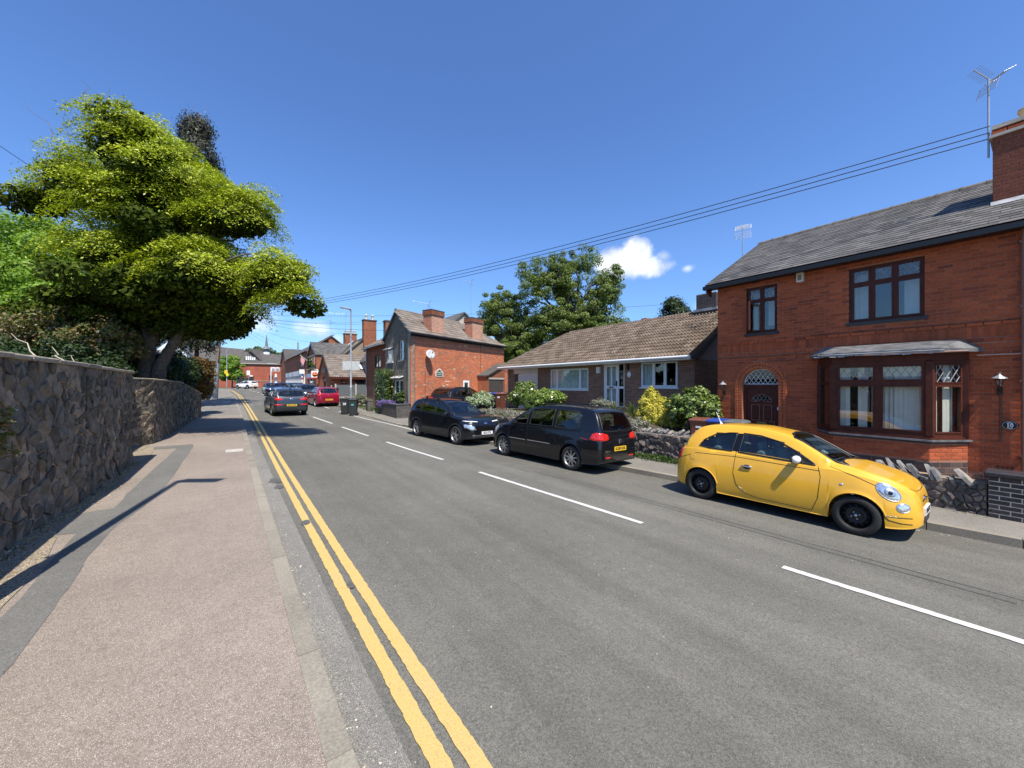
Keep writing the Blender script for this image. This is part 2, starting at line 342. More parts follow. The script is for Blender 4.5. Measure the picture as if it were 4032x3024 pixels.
slate_m=pmat('slate',[(0,(.068,.064,.058)),(.4,(.105,.10,.094)),(.75,(.14,.132,.122)),(1,(.09,.088,.084))],.75,16,.25,.4,.005,.7,(1.2,.68,(.15,.145,.115)))
tile_m=pmat('concrete_tile',[(0,(.10,.076,.056)),(.3,(.135,.102,.076)),(.6,(.16,.122,.092)),(.85,(.20,.155,.12)),(1,(.13,.10,.078))],.92,26,.35,.5,.006,3.5,(9,.68,(.34,.30,.23)))
tilegrey_m=pmat('grey_brown_tile',[(0,(.17,.14,.115)),(.5,(.21,.175,.145)),(1,(.26,.22,.185))],.92,26,.3,.5,.006,.9,(2.4,.68,(.4,.36,.3)))
ridge_m=plain('ridge_tile',(.12,.105,.09),.85,0,.3,8,bumps=.3)
stoneL=pmat('rubble_stone',[(0,(.078,.068,.05)),(.2,(.155,.132,.095)),(.4,(.115,.10,.075)),(.6,(.20,.158,.108)),(.75,(.155,.14,.108)),(.9,(.26,.19,.12)),(1,(.33,.265,.175))],.92,7,.5,1.0,.02,1.6,(2.6,.63,(.25,.21,.155)))
mortarL,_t,_b=nmat('rubble_mortar'); _c=ramp(_t,noise(_t,.9,4,.6),[(.46,(.17,.15,.122)),(.56,(.36,.26,.175))]); _c=mixc(_t,1,_c,ramp(_t,noise(_t,14,6,.7),[(.3,(.55,.55,.55)),(.7,(1.25,1.25,1.25))]),'MULTIPLY'); ln(_t,_c,_b.inputs['Base Color']); _b.inputs['Roughness'].default_value=.95; bump(_t,_b,noise(_t,30,6,.7),1.0,.012)
stoneR=pmat('slate_stone',[(0,(.07,.069,.064)),(.3,(.115,.11,.10)),(.5,(.10,.092,.082)),(.7,(.15,.12,.105)),(.9,(.19,.155,.135)),(1,(.28,.25,.22))],.85,10,.4,.8,.012,1.6,(3.5,.68,(.34,.31,.26)))
stonecap=pmat('cap_stone',[(0,(.13,.13,.128)),(.5,(.2,.195,.185)),(1,(.32,.29,.25))],.85,10,.35,.6,.01,2)
stoneband=pmat('buff_stone',[(0,(.3,.26,.2)),(1,(.42,.37,.3))],.9,10,.3,.5,.01)
render_m=plain('roughcast_grey',(.20,.175,.135),.95,0,.35,5,bumps=1.0)
renderbeige=plain('render_beige',(.29,.225,.16),.95,0,.25,1.2,bumps=.5)
renderpale=plain('render_pale',(.48,.42,.35),.95,0,.3,1.5,bumps=.5)
white=plain('white_upvc',(.80,.80,.79),.35,0,.03,3)
offwhite=plain('cream_paint',(.66,.62,.54),.6,0,.08,3)
mahog=plain('mahogany_upvc',(.078,.021,.012),.5,0,.25,7,spec=.25)
mahog2=plain('mahogany_light',(.22,.095,.06),.35,0,.2,7)
black=plain('black_plastic',(.012,.012,.013),.45,0,.2,12)
blacksm=plain('black_gloss',(.006,.006,.007),.18,0,.1,8)
rubber=plain('tyre_rubber',(.018,.018,.018),.8,0,.2,40,bumps=.2)
lead_m=plain('lead_sheet',(.17,.175,.18),.5,.3,.45,5,bumps=.4)
leadcap=plain('lead_flashing',(.34,.35,.36),.55,.2,.3,6)
darkwood=plain('weathered_boards',(.055,.047,.04),.9,0,.35,8,bumps=.5)
panel_m=plain('grey_composite_panel',(.105,.115,.125),.7,0,.12,5)
concrete=plain('concrete',(.42,.39,.34),.9,0,.15,8,bumps=.3)
steel=plain('galvanised_steel',(.42,.44,.45),.45,.6,.15,4)
alu=plain('aluminium',(.55,.55,.55),.35,.9,.1,6)
chrome=plain('chrome',(.75,.75,.76),.08,1,.03,6)
wood_pole=plain('pole_wood',(.20,.155,.12),.9,0,.3,6,bumps=.4)
clay=plain('clay_pot',(.62,.43,.24),.85,0,.18,8)
claypale=plain('pale_clay_pot',(.62,.56,.44),.85,0,.18,8)
binblack=plain('bin_charcoal',(.028,.034,.034),.5,0,.15,6)
binbrown=plain('bin_brown',(.16,.055,.032),.45,0,.12,6)
binblue=plain('bin_blue_lid',(.02,.055,.28),.4,0,.12,6)
curtain=plain('net_curtain',(.66,.70,.69),.9,0,.12,5)
blind_m=plain('blind_fabric',(.88,.82,.72),.9,0,.06,5)
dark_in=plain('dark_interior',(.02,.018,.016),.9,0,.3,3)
bark=plain('bark',(.14,.115,.09),.95,0,.4,9,bumps=.9)
barkdark=plain('bark_dark',(.05,.042,.034),.95,0,.4,9,bumps=.9)
glass=glassm('window_glass',(.90,.93,.92)); glassdark=glassm('tinted_glass',(.12,.14,.14)); cglass=glassm('car_glass',(.50,.58,.55)); cglassd=glassm('privacy_glass',(.16,.17,.18))
headl=plain('lamp_reflector',(.72,.74,.76),.12,.75,.25,30)
redlens,_t,_b=nmat('red_lens'); _c=ramp(_t,noise(_t,22,3),[(.35,(.42,.008,.008)),(.7,(.75,.03,.02))]); ln(_t,_c,_b.inputs['Base Color']); _b.inputs['Roughness'].default_value=.15; _b.inputs['Coat Weight'].default_value=.6
plate_y=plain('plate_yellow',(.80,.50,.03),.4,0,.04,5); plate_w=plain('plate_white',(.78,.78,.76),.4,0,.04,5)
fabric=plain('seat_fabric',(.06,.06,.065),.9,0,.2,20); fabricpale=plain('seat_pale',(.24,.29,.27),.9,0,.15,20)
print('materials ok')
# ================================================================ GROUND, ROAD, KERBS
def sheet(name,mat,ys,cols,zf,parent=None):
    """grid sheet: for each y a list of x values"""
    mb=MB(); n=len(cols(ys[0])); vs=[]
    for y in ys:
        for x in cols(y): vs.append((x,y,zf(x,y)))
    fs=[(i*n+j,i*n+j+1,(i+1)*n+j+1,(i+1)*n+j) for i in range(len(ys)-1) for j in range(n-1)]
    mb.add(vs,fs,0,True); return mb.build(name,mat,parent)
YS=[-40,-25,-15,-8]+[i*.5 for i in range(-10,60)]+[30+i for i in range(0,66)]
def lerpn(a,b,n): return [a+(b-a)*i/n for i in range(n+1)]
st=lambda o:tag(o,kind='structure')
groundz=lambda x,y: (lin(GP,y) if y<130 else 1.3)-.62
st(sheet('ground',grass_m,[-2500,-600,-100,-40]+list(range(-30,140,5))+[250,700,2500],lambda y:[-2500,-500,-80,-30,-14,-6,0,6,12,20,40,100,600,2500],groundz))
st(sheet('road',asphalt,YS,lambda y:lerpn(kl(min(y,88))-.02,kr(y)+.02,8),road))
st(sheet('gutter_strip',asph_edge,[y for y in YS if y<60],lambda y:lerpn(kl(y),kl(y)+.26,2),lambda x,y:road(x,y)+.004))
# junction beyond the bend and the street turning left
mb=MB(); zz=1.0
mb.add([(-60,86,.93),(-2,86,.98),(6.5,94.5,1.06),(6.5,103,1.1),(-60,103,1.06)],[(0,1,2,3,4)]); st(mb.build('side_road',asphalt))
def pz(x,y): return road(max(min(x,kr(y)),kl(y)),y)+.10
# left pavement
wl=lambda y:lin([(-40,-2.12),(5,-2.10),(7.2,-2.10),(9,-1.98),(12.3,-1.98),(13.0,-2.55),(15.3,-2.5),(15.9,-2.08),(27.5,-1.66),(28.5,-3.4),(44,-3.2),(46,-2.5),(60,-2.6),(80,-3.6),(90,-5)],y)-.15
YP=[y for y in YS if y<=88]+[12.2,12.35,12.6,13.1,15.2,15.6,16.0,27.6,28.4]; YP=sorted(set(YP))
st(sheet('left_pavement',pave_pink,[y for y in YP if y<=26],lambda y:lerpn(wl(y)-.2,kl(y)-.12,6),lambda x,y:lin(GP,y)+.10))
st(sheet('left_pavement_far',pave_grey,[26]+[y for y in YP if y>26],lambda y:lerpn(wl(y)-.2,kl(y)-.12,6),lambda x,y:lin(GP,y)+.10))
def strip(name,mat,left,right,dz,z0=.10):
    ys=sorted(set([p[0] for p in left]+[p[0] for p in right])); lo=max(left[0][0],right[0][0]); hi=min(left[-1][0],right[-1][0])
    ys=sorted(set([lo,hi]+[y for y in ys if lo<=y<=hi]+[lo+(hi-lo)*i/30 for i in range(31)]))
    J={y:(random.uniform(-.012,.012),random.uniform(-.012,.012)) for y in ys}
    return st(sheet(name,mat,ys,lambda y:lerpn(lin(left,y)+J[y][0],lin(right,y)+J[y][1],2),lambda x,y:lin(GP,y)+z0+dz))
strip('pavement_repair_strip',patch_m,[(-3,-1.55),(3.9,-1.53),(5.0,-1.53),(5.8,-1.58),(7.05,-1.64),(7.12,-1.86),(8.1,-1.80),(8.15,-1.50),(9.3,-1.52),(14.1,-1.41),(14.5,-1.42)],[(-3,-1.1),(3.87,-1.22),(4.8,-1.24),(6.0,-1.30),(7.05,-1.30),(7.9,-1.16),(8.95,-1.06),(14.5,-1.05)],.004)
strip('pavement_repair_patch',patch_m,[(14.5,-1.95),(15.1,-1.95)],[(14.5,-1.05),(15.1,-1.1)],.006)
strip('dirt_edge',dirt_m,[(3,-2.16),(12.2,-2.1)],[(3,-1.68),(5,-1.60),(6,-1.62),(7,-1.78),(7.3,-1.88),(9,-1.86),(12.2,-1.84)],.008)
strip('dirt_corner',dirt_m,[(12.25,-2.5),(15.5,-2.6)],[(12.25,-1.86),(13.5,-1.8),(14.6,-1.9),(15.5,-2.15)],.009)
strip('service_cover',concrete,[(12.8,-.26),(13.35,-.28)],[(12.8,.12),(13.35,.13)],.007)
strip('service_cover_far',concrete,[(38.5,-.95),(40.0,-.97)],[(38.5,-.45),(40.0,-.47)],.007)
# dropped crossing beyond the first wall
strip('driveway_mouth',pave_grey,[(27.9,-3.5),(43.5,-3.4)],[(27.9,-2.0),(29.5,-1.72),(41.5,-2.1),(43.5,-2.4)],.006)
# right pavement
wr=lambda y:lin([(-40,10.2),(6.5,10.0),(8,9.75),(14,9.5),(20,8.6),(21.6,8.25),(27,8.2),(39,7.5),(92,7.35)],y)
st(sheet('right_pavement',pave_grey,[y for y in YS if y<=88],lambda y:lerpn(kr(y)+.12,wr(y)+.4,5),lambda x,y:road(kr(y),y)+(.115 if y<17 else .115-.07*min(1,(y-17)/2) if y<27 else .115)))
# kerbs: single stones
def kerb_stones(side):
    o=tag(new_obj('kerb',None) if False else bpy.data.objects.new('kerb',None),kind='structure'); COL.objects.link(o)
    o.location=(0,0,0)
    K=kl if side<0 else kr; its=[]; um=unit_mesh('kerb_stone')
    y=-8.0; L=.915
    while y<86:
        x0=K(y); x1=K(y+L); d=Vector((x1-x0,L,lin(GP,y+L)-lin(GP,y) if side<0 else road(x1,y+L)-road(x0,y))).normalized()
        ex=d.cross(Vector((0,0,1))).normalized()
        top=(lin(GP,y)+.105) if side<0 else road(K(y),y)+(.12 if y<17 else (.12-.07*min(1,(y-17)/2) if y<27 else .12))
        h=.3; cx=(x0+x1)/2+(-.06 if side<0 else .06)
        its.append((basis(ex*.125,d*(L-.007),Vector((0,0,1))*h,(cx,y+L/2,top-h/2+random.uniform(-.003,.004))),0)); y+=L
    pieces('kerb_stone',o,kerb_m,its,[um],120)
kerb_stones(-1); kerb_stones(1)
# ---------------------------------------------------------------- markings
def line_strip(name,mat,pts,w,dz=.006,raw=False):
    mb=MB(); P=[Vector(p+(0,)) for p in pts]; vs=[]
    for i,p in enumerate(P):
        a=P[max(0,i-1)]; b=P[min(len(P)-1,i+1)]; t=(b-a).normalized(); nn=Vector((t.y,-t.x,0))
        for s_ in(-.5,.5):
            q=p+nn*(s_*w+random.uniform(-.005,.005)); vs.append((q.x,q.y,road(q.x,q.y)+dz))
    mb.add(vs,[(2*i,2*i+1,2*i+3,2*i+2) for i in range(len(P)-1)]); o=mb.build(name,mat); return st(o)
def dens(pts,n=14,st_=.35):
    y0,y1=pts[0][0],pts[-1][0]; m=max(2,int((y1-y0)/st_)); ys=[y0+(y1-y0)*i/m for i in range(m+1)]; ys=sorted(set(ys+[i*.05 for i in range(20,240) if y0<i*.05<y1])) if y0<2 else ys; return [(pchip(pts,y),y) for y in ys]
YL=[(-10,1.42),(0,.93),(1.85,.865),(5,.82),(10.7,.775),(27,.63),(44,.27),(53,.08),(67,-.42),(80,-1.02),(86,-1.5)]
line_strip('double_yellow_line',yellow_m,dens(YL),.10,.0085)
line_strip('double_yellow_line',yellow_m,dens([(y,x+(.165 if y<30 else .2)) for y,x in YL]),.10,.0085)
DS=[((5.52,-2.6),(5.75,-6.6)),((5.23,1.84),(5.45,-1.2)),((4.78,8.07),(5.09,3.67)),((4.35,13.85),(4.72,9.97)),((3.93,19.06),(4.2,15.64)),((3.55,24.73),(3.83,20.73)),
    ((3.3,29.6),(3.5,26.4)),((3.1,36),(3.2,32)),((2.9,43),(3.0,39)),((2.7,52.3),(2.8,48.5)),((2.5,59),(2.6,55.5)),((2.3,66),(2.4,62.5)),((2.0,73),(2.15,69.5)),((1.7,81),(1.85,77))]
for a,b in DS: line_strip('centre_line_dash',white_m,[tuple(Vector(b).lerp(Vector(a),i/60)) for i in range(61)],.105,.0075)
line_strip('parking_bay_line',white_m,dens([(15.5,6.6),(19.1,6.34),(23.8,5.82),(28,5.62)]),.09,.0075)
line_strip('parking_bay_line',white_m,dens([(30.4,5.42),(34,5.3)]),.09,.0075)
for i in range(7): line_strip('give_way_dash',white_m,[(-1.2+i*.62,88.6-i*1.15),(-.85+i*.62,88.25-i*1.15)],.5,.0075)
# faint worn streaks that run along the road
for x0,x1,y0,y1,w in((6.35,6.05,.2,7.5,.02),(6.55,6.2,-.5,7.0,.016),(5.9,5.7,7.5,13,.02)):
    line_strip('worn_streak',mark_m,[(x0+(x1-x0)*i/12,y0+(y1-y0)*i/12) for i in range(13)],w,.0045)
for (cx,cy,r) in((.62,9.2,.16),(.66,8.6,.1),(.78,6.2,.08),(.9,4.02,.05)):
    mb=MB(); mb.add([(cx+math.cos(k/9*2*PI)*r*random.uniform(.5,1.1),cy+math.sin(k/9*2*PI)*r*2*random.uniform(.5,1.1),road(cx,cy)+.0095) for k in range(9)],[tuple(range(9))]); st(mb.build('asphalt_stain',mark_m))
# grit and leaf litter in the gutter and along the wall foot
def litter(name,mat,n,fx,label,s0=.008,s1=.02):
    mb=MB()
    for _ in range(n):
        x,y,z=fx(); s_=random.uniform(s0,s1); a=random.uniform(0,6.3); h=s_*random.uniform(.3,.7)
        p=[(x+math.cos(a+k*2.1)*s_,y+math.sin(a+k*2.1)*s_,z) for k in range(3)]; mb.add(p+[(x,y,z+h)],[(0,1,3),(1,2,3),(2,0,3)])
    o=mb.build(name,mat); tag(o,label,'litter' if 'litter' in name else 'grit',kind='stuff'); return o
gritm=pmat('grit',[(0,(.30,.26,.2)),(.6,(.48,.43,.34)),(1,(.72,.67,.55))],.9,30)
litm=pmat('leaf_litter',[(0,(.12,.08,.04)),(.5,(.3,.2,.09)),(.8,(.45,.33,.15)),(1,(.55,.5,.35))],.9,30)
def fg():
    y=1.2+18*random.random()**2; x=kl(y)+abs(random.gauss(0,.10))+.01; return x,y,road(x,y)+.004
litter('gutter_grit',gritm,420,fg,'loose pale grit lying in the gutter by the left kerb',.004,.011)
def fw():
    y=4+9*random.random(); x=wl(y)+.18+abs(random.gauss(0,.10)); return x,y,lin(GP,y)+.112
litter('leaf_litter',litm,900,fw,'dry leaf litter along the foot of the left rubble wall',.008,.02)
litter('road_chips',gritm,260,lambda:((lambda x,y:(x,y,road(x,y)+.003))(random.uniform(1.2,8),random.uniform(.8,9))),'pale stone chips scattered on the road surface',.004,.010)
def fr():
    y=random.uniform(.2,26); x=kr(y)-abs(random.gauss(0,.12))-.02; return x,y,road(x,y)+.004
litter('gutter_grit',gritm,500,fr,'loose pale grit lying in the gutter by the right kerb',.004,.012)
# ================================================================ RUBBLE WALLS
def vor_cells(pts,u0,u1,v0,v1):
    P=np.array(pts); out=[]
    for i,p in enumerate(P):
        d=((P-p)**2).sum(1); idx=np.argsort(d)[1:22]; poly=[(u0,v0),(u1,v0),(u1,v1),(u0,v1)]
        for j in idx:
            q=P[j]; m=(p+q)/2; n=q-p; new=[]
            L_=len(poly)
            for k in range(L_):
                a=poly[k]; b=poly[(k+1)%L_]; da=(a[0]-m[0])*n[0]+(a[1]-m[1])*n[1]; db=(b[0]-m[0])*n[0]+(b[1]-m[1])*n[1]
                if da<=0: new.append(a)
                if (da<0)!=(db<0) and da!=db:
                    t_=da/(da-db); new.append((a[0]+(b[0]-a[0])*t_,a[1]+(b[1]-a[1])*t_))
            poly=new
            if len(poly)<3: break
        if len(poly)>=3: out.append(poly)
    return out
def stone_mesh(poly,joint,proud,rough,name='stone',S=None):
    """poly in (u,v), depth along -w ; returns mesh centred on the cell"""
    c=np.mean(np.array(poly),axis=0); pts=[]
    n=len(poly)
    for k in range(n):
        a=np.array(poly[k]); b=np.array(poly[(k+1)%n]); L_=np.linalg.norm(b-a); m=max(1,int(L_/.07))
        for q in range(m): pts.append(a+(b-a)*q/m)
    # light smoothing rounds corners
    pts=[(pts[i-1]+pts[i]*9+pts[(i+1)%len(pts)])/11+np.array([random.uniform(-.006,.006),random.uniform(-.006,.006)]) for i in range(len(pts))]
    size=max(.03,np.mean([np.linalg.norm(p-c) for p in pts]))
    ring0=[];ring1=[];ring2=[];ring3=[]
    tilt=(random.uniform(-.25,.25)*rough,random.uniform(-.3,.3)*rough)
    for p in pts:
        d=p-c; k=1-joint/size*random.uniform(.5,1.3); k=max(.5,k); j=random.uniform(-.05,.05)
        e=d*(k+j*.4)
        w=lambda f:proud*f+ (e[0]*tilt[0]+e[1]*tilt[1])*.6+random.uniform(-1,1)*proud*.16*rough
        ring0.append((e[0],.02,e[1])); ring1.append((e[0]*.99,-w(.72),e[1]*.99)); 
        ring2.append((e[0]*.92,-w(.97),e[1]*.92)); ring3.append((e[0]*.55,-w(1.06),e[1]*.55))
    m=len(pts); vs=ring0+ring1+ring2+ring3+[(0,-proud*1.1,0)]; fs=[]
    for r in range(3):
        for i in range(m): a=r*m+i;b=r*m+(i+1)%m; fs.append((a,b,b+m,a+m))
    for i in range(m): fs.append((3*m+i,3*m+(i+1)%m,4*m))
    me=bpy.data.meshes.new(name); me.from_pydata(vs,[],fs); return me,c
def rubble(parent,frame,length,height,cell,aspect,joint,proud,rough,mat,limit=300,topf=None,seed=1):
    """frame: origin, unit u (along), outward normal"""
    rs=random.Random(seed); O,U,Nn=frame; pts=[]; cu=cell*math.sqrt(aspect); cv=cell/math.sqrt(aspect)
    nv=max(1,round(height/cv)); 
    for j in range(nv):
        u=rs.uniform(-.5,.5)*cu; 
        while u<length+cu*.5:
            pts.append((u,(j+.5+rs.uniform(-.34,.34))*height/nv)); u+=cu*rs.choice([.55,.8,1.0,1.25,1.6])
    pts=[p for p in pts if rs.random()>.3]+[(rs.uniform(0,length),rs.uniform(0,height)) for _ in range(int(len(pts)*.5))]
    cells=vor_cells(pts,0,length,0,height); its=[];meshes=[]
    for poly in cells:
        c=np.mean(np.array(poly),axis=0)
        if topf:
            t=topf(c[0])
            if c[1]>t-.02: continue
            poly=[(a,min(b,topf(a))) for a,b in poly]
        me,c=stone_mesh(poly,joint,proud*rs.uniform(.55,1.25),rough)
        o=O+U*c[0]+Vector((0,0,1))*c[1]-rootof(parent).location
        its.append((basis(U,-Nn,Vector((0,0,1)),o),len(meshes))); meshes.append(me)
    pieces('stone',parent,mat,its,meshes,limit)
def wall_path(name,label,pts,zb,zt,thick,mats,cell,aspect,joint,proud,rough,cap,side=1,limit=300,seed=1,capm=None,loc=None):
    """pts: (x,y) path; outward normal to the right of the walking direction * side"""
    t=thing(name,label,'wall',(pts[0][0],pts[0][1],zb(pts[0][1])))
    core=MB(); n=len(pts); ins=.002 if mats[0] is stoneL else .018
    tot=sum((Vector(pts[i+1])-Vector(pts[i])).length for i in range(n-1))
    for i in range(n-1):
        a=Vector(pts[i]+(0,)); b=Vector(pts[i+1]+(0,)); U=(b-a).normalized(); Nn=Vector((U.y,-U.x,0))*side; L_=(b-a).length
        za,zb_=zb(a.y),zb(b.y); ta,tb=zt(a.y),zt(b.y)
        A=a-Nn*ins; B=b-Nn*ins; C_=b-Nn*thick; D=a-Nn*thick; e=.012
        core.add([(A.x,A.y,za-.3),(B.x,B.y,zb_-.3),(C_.x,C_.y,zb_-.3),(D.x,D.y,za-.3),(A.x,A.y,ta),(B.x,B.y,tb),(C_.x,C_.y,tb),(D.x,D.y,ta)],
                 [(0,1,5,4),(1,2,6,5),(2,3,7,6),(3,0,4,7),(4,5,6,7),(3,2,1,0)] if side<0 else [(4,5,1,0),(5,6,2,1),(6,7,3,2),(7,4,0,3),(7,6,5,4),(0,1,2,3)])
        if L_>.4:
            lim=max(20,int(limit*L_/tot)); z0=min(za,zb_)-.03
            rubble(t,(Vector((a.x,a.y,z0))+Nn*.002,U,Nn),L_,max(ta,tb)-z0,cell,aspect,joint,proud,rough,mats[0],lim,
                   lambda u,ta=ta,tb=tb,L_=L_,z0=z0:ta+(tb-ta)*min(1,max(0,u/L_))-z0,seed+i)
    core.build('mortar_core',mats[1],t)
    if cap:
        cs=MB(); its=[]; um=None; meshes=[]
        for i in range(n-1):
            a=Vector(pts[i]+(0,)); b=Vector(pts[i+1]+(0,)); U=(b-a).normalized(); Nn=Vector((U.y,-U.x,0))*side; L_=(b-a).length; u=0
            while u<L_-.05:
                l=min(random.uniform(.45,.85),L_-u); c=a+U*(u+l/2); zt_=lin([(0,zt(a.y)),(L_,zt(b.y))],u+l/2)
                mb=MB(); mb.cbox((0,0,0),(l-.006,thick+.05+random.uniform(0,.02),cap*random.uniform(.85,1.15)),bev=.014)
                vs=[Vector(p)+Vector((random.uniform(-1,1),random.uniform(-1,1),random.uniform(-1,1)))*.006 for p in mb.v]
                me=bpy.data.meshes.new('coping_stone'); me.from_pydata(vs,[],mb.f)
                slope=(zt(b.y)-zt(a.y))/L_; ex=(U+Vector((0,0,slope))).normalized()
                its.append((basis(ex,Nn*-side if False else Vector((-U.y,U.x,0)),Vector((0,0,1)),c-Nn*(thick/2-.02)+Vector((0,0,zt_+cap/2-.004))-t.location),len(meshes))); meshes.append(me); u+=l
        pieces('coping_stone',t,capm,its,meshes,60)
    return t
copm=pmat('coping_mortar',[(0,(.24,.205,.155)),(.5,(.31,.265,.20)),(1,(.37,.32,.25))],.95,14,.3,.7,.01,2,(3,.62,(.16,.15,.10)))
gz=lambda y:lin(GP,y)+.10
wall_path('stone_wall','tall rubble stone wall with mortar coping in the left foreground',[(-2.12,-3.0),(-2.11,3.0),(-2.10,7.3),(-1.99,9.0),(-1.98,12.3)],gz,lambda y:lin([(-3,2.25),(7,2.26),(12.3,2.2)],y),.42,(stoneL,mortarL),.225,1.5,.014,.015,1.1,.06,1,300,3,copm)
wall_path('stone_wall','lower shaded rubble wall under the big yellow green maple',[(-2.55,12.9),(-2.5,15.1),(-2.1,15.9),(-1.86,20),(-1.66,27.5)],gz,lambda y:lin([(12.9,2.15),(16,2.08),(20,2.02),(25.5,1.75),(25.6,1.45),(27.5,1.42)],y),.4,(stoneL,mortarL),.22,1.5,.014,.015,1.1,.05,1,300,9,copm)
# right garden walls with slabs set on edge on top
def cock_and_hen(t,pts,zt,thick,lean,hh=.17,limit=120,gap=(1.5,2.3)):
    its=[];meshes=[]
    for i in range(len(pts)-1):
        a=Vector(pts[i]+(0,)); b=Vector(pts[i+1]+(0,)); U=(b-a).normalized(); L_=(b-a).length; u=0
        while u<L_:
            w=random.uniform(.035,.075); big=random.random()<.72; h=(hh*random.uniform(.9,1.35)) if big else hh*random.uniform(.25,.5); d=thick*random.uniform(.7,1.0)
            n=8; mb=MB(); ring=[]
            for k in range(n):
                an=PI*k/(n-1); ring.append((0,math.cos(an)*d/2*random.uniform(.8,1.05),math.sin(an)**.8*h*random.uniform(.8,1.1)))
            f=[Vector((-w/2,p[1],p[2])) for p in ring]+[Vector((w/2,p[1]*.94,p[2]*.94)) for p in ring]
            mb.add(f,[tuple(range(n)),tuple(range(2*n-1,n-1,-1))]+[(k,n+k,n+k+1,k+1) for k in range(n-1)])
            me=bpy.data.meshes.new('cap_stone'); me.from_pydata([tuple(q) for q in mb.v],[],mb.f)
            c=a+U*u; z=zt(c.y)-.01; an=lean+random.uniform(-.22,.22); ez=Vector((0,0,1))*math.cos(an)+U*math.sin(an); ex=ez.cross(Vector((U.y,-U.x,0))).normalized()*-1
            ex=U*math.cos(an)-Vector((0,0,1))*math.sin(an); ey=ez.cross(ex)
            its.append((basis(ex,ey,ez,Vector((c.x+.17,c.y,z))-t.location),len(meshes))); meshes.append(me); u+=w*random.uniform(*gap)
    pieces('cap_stone',t,stonecap,its,meshes,limit)
gr=lambda y:road(kr(y),y)+.115
tw=wall_path('garden_wall','low slate stone garden wall with upright cap stones before the red brick house',[(10.08,6.3),(10.1,.62)],gr,lambda y:lin([(.5,.30),(1.5,.30),(3,.32),(6.3,.38)],y),.34,(stoneR,mortarL),.13,2.6,.008,.02,1.3,0,1,290,21)
cock_and_hen(tw,[(10.0,6.2),(10.02,.75)],lambda y:lin([(.5,.26),(1.5,.26),(3,.28),(6.3,.34)],y),.34,-.55,.24,120,(1.6,2.9))
tw=wall_path('garden_wall','dry slate stone retaining wall with leaning caps below the bungalow garden',[(9.0,20.4),(9.35,14.0),(9.6,9.0),(9.85,6.5),(9.95,5.2)],gr,lambda y:lin([(5.2,.52),(7.5,.50),(14,.55),(20.4,.55)],y),.5,(stoneR,mortarL),.17,2.2,.008,.035,1.6,0,1,300,33)
cock_and_hen(tw,[(9.92,7.7),(9.98,5.2)],lambda y:.5,.34,.75,.2)
# blue-black brick pier at the right edge
def brickwall(parent,frame,u0,u1,z0,z1,mat,holes=(),L=.215,H=.065,J=.010,proud=.006,limit=300,start=0,soldier=False,back=.05):
    O,U,Nn=frame; its=[]; k=0; z=z0; l=rootof(parent)
    if soldier:
        u=u0
        while u<u1-.02:
            its.append((basis(U*H,-Nn*(back+proud),Vector((0,0,1))*(z1-z0-J),O+U*(u+H/2)+Vector((0,0,(z0+z1)/2))-Nn*(back-proud)/2-l.location),0)); u+=H+J
    else:
        while z+H<=z1+.02:
            zc=z+H/2; iv=[(u0,u1)]
            for h in holes:
                r=h(zc)
                if r is None: continue
                nv=[]
                for a,b in iv:
                    if r[1]<=a or r[0]>=b: nv.append((a,b)); continue
                    if r[0]>a+.01: nv.append((a,r[0]))
                    if r[1]<b-.01: nv.append((r[1],b))
                iv=nv
            for a,b in iv:
                off=((k%2)*.5+start)*(L+J); i0=math.floor((a-u0-off)/(L+J)); p=u0+off+i0*(L+J)
                while p<b:
                    s_=max(p,a); e=min(p+L,b)
                    if e-s_>.03: its.append((basis(U*(e-s_),-Nn*(back+proud+random.uniform(-.0015,.0015)),Vector((0,0,1))*H,O+U*((s_+e)/2)+Vector((0,0,zc))-Nn*(back-proud)/2-l.location),0))
                    p+=L+J
            z+=H+J; k+=1
    pieces('brick',parent,mat,its,[unit_mesh('brick','brick')],limit)
rect=lambda a,b,z0,z1:(lambda z:(a,b) if z0<=z<=z1 else None)
t=thing('brick_pier','dark blue brick pier with pale mortar at the right edge of the slate wall','pier',(10.2,.1,-.2))
mb=MB(); mb.box(10.06,-.85,-.4,10.42,.60,.44); c=mb.build('mortar_core',mortar_pale,t)
brickwall(c,(Vector((10.06,.60,0)),Vector((0,-1,0)),Vector((-1,0,0))),0,1.4,-.3,.43,brickblue,limit=120)
brickwall(c,(Vector((10.42,.60,0)),Vector((-1,0,0)),Vector((0,1,0))),0,.36,-.3,.43,brickblue,limit=30)
mb=MB(); mb.cbox((10.24,-.1,.485),(.46,1.5,.085),bev=.02); mb.build('coping',brickblue,t)
print('part2 ok')
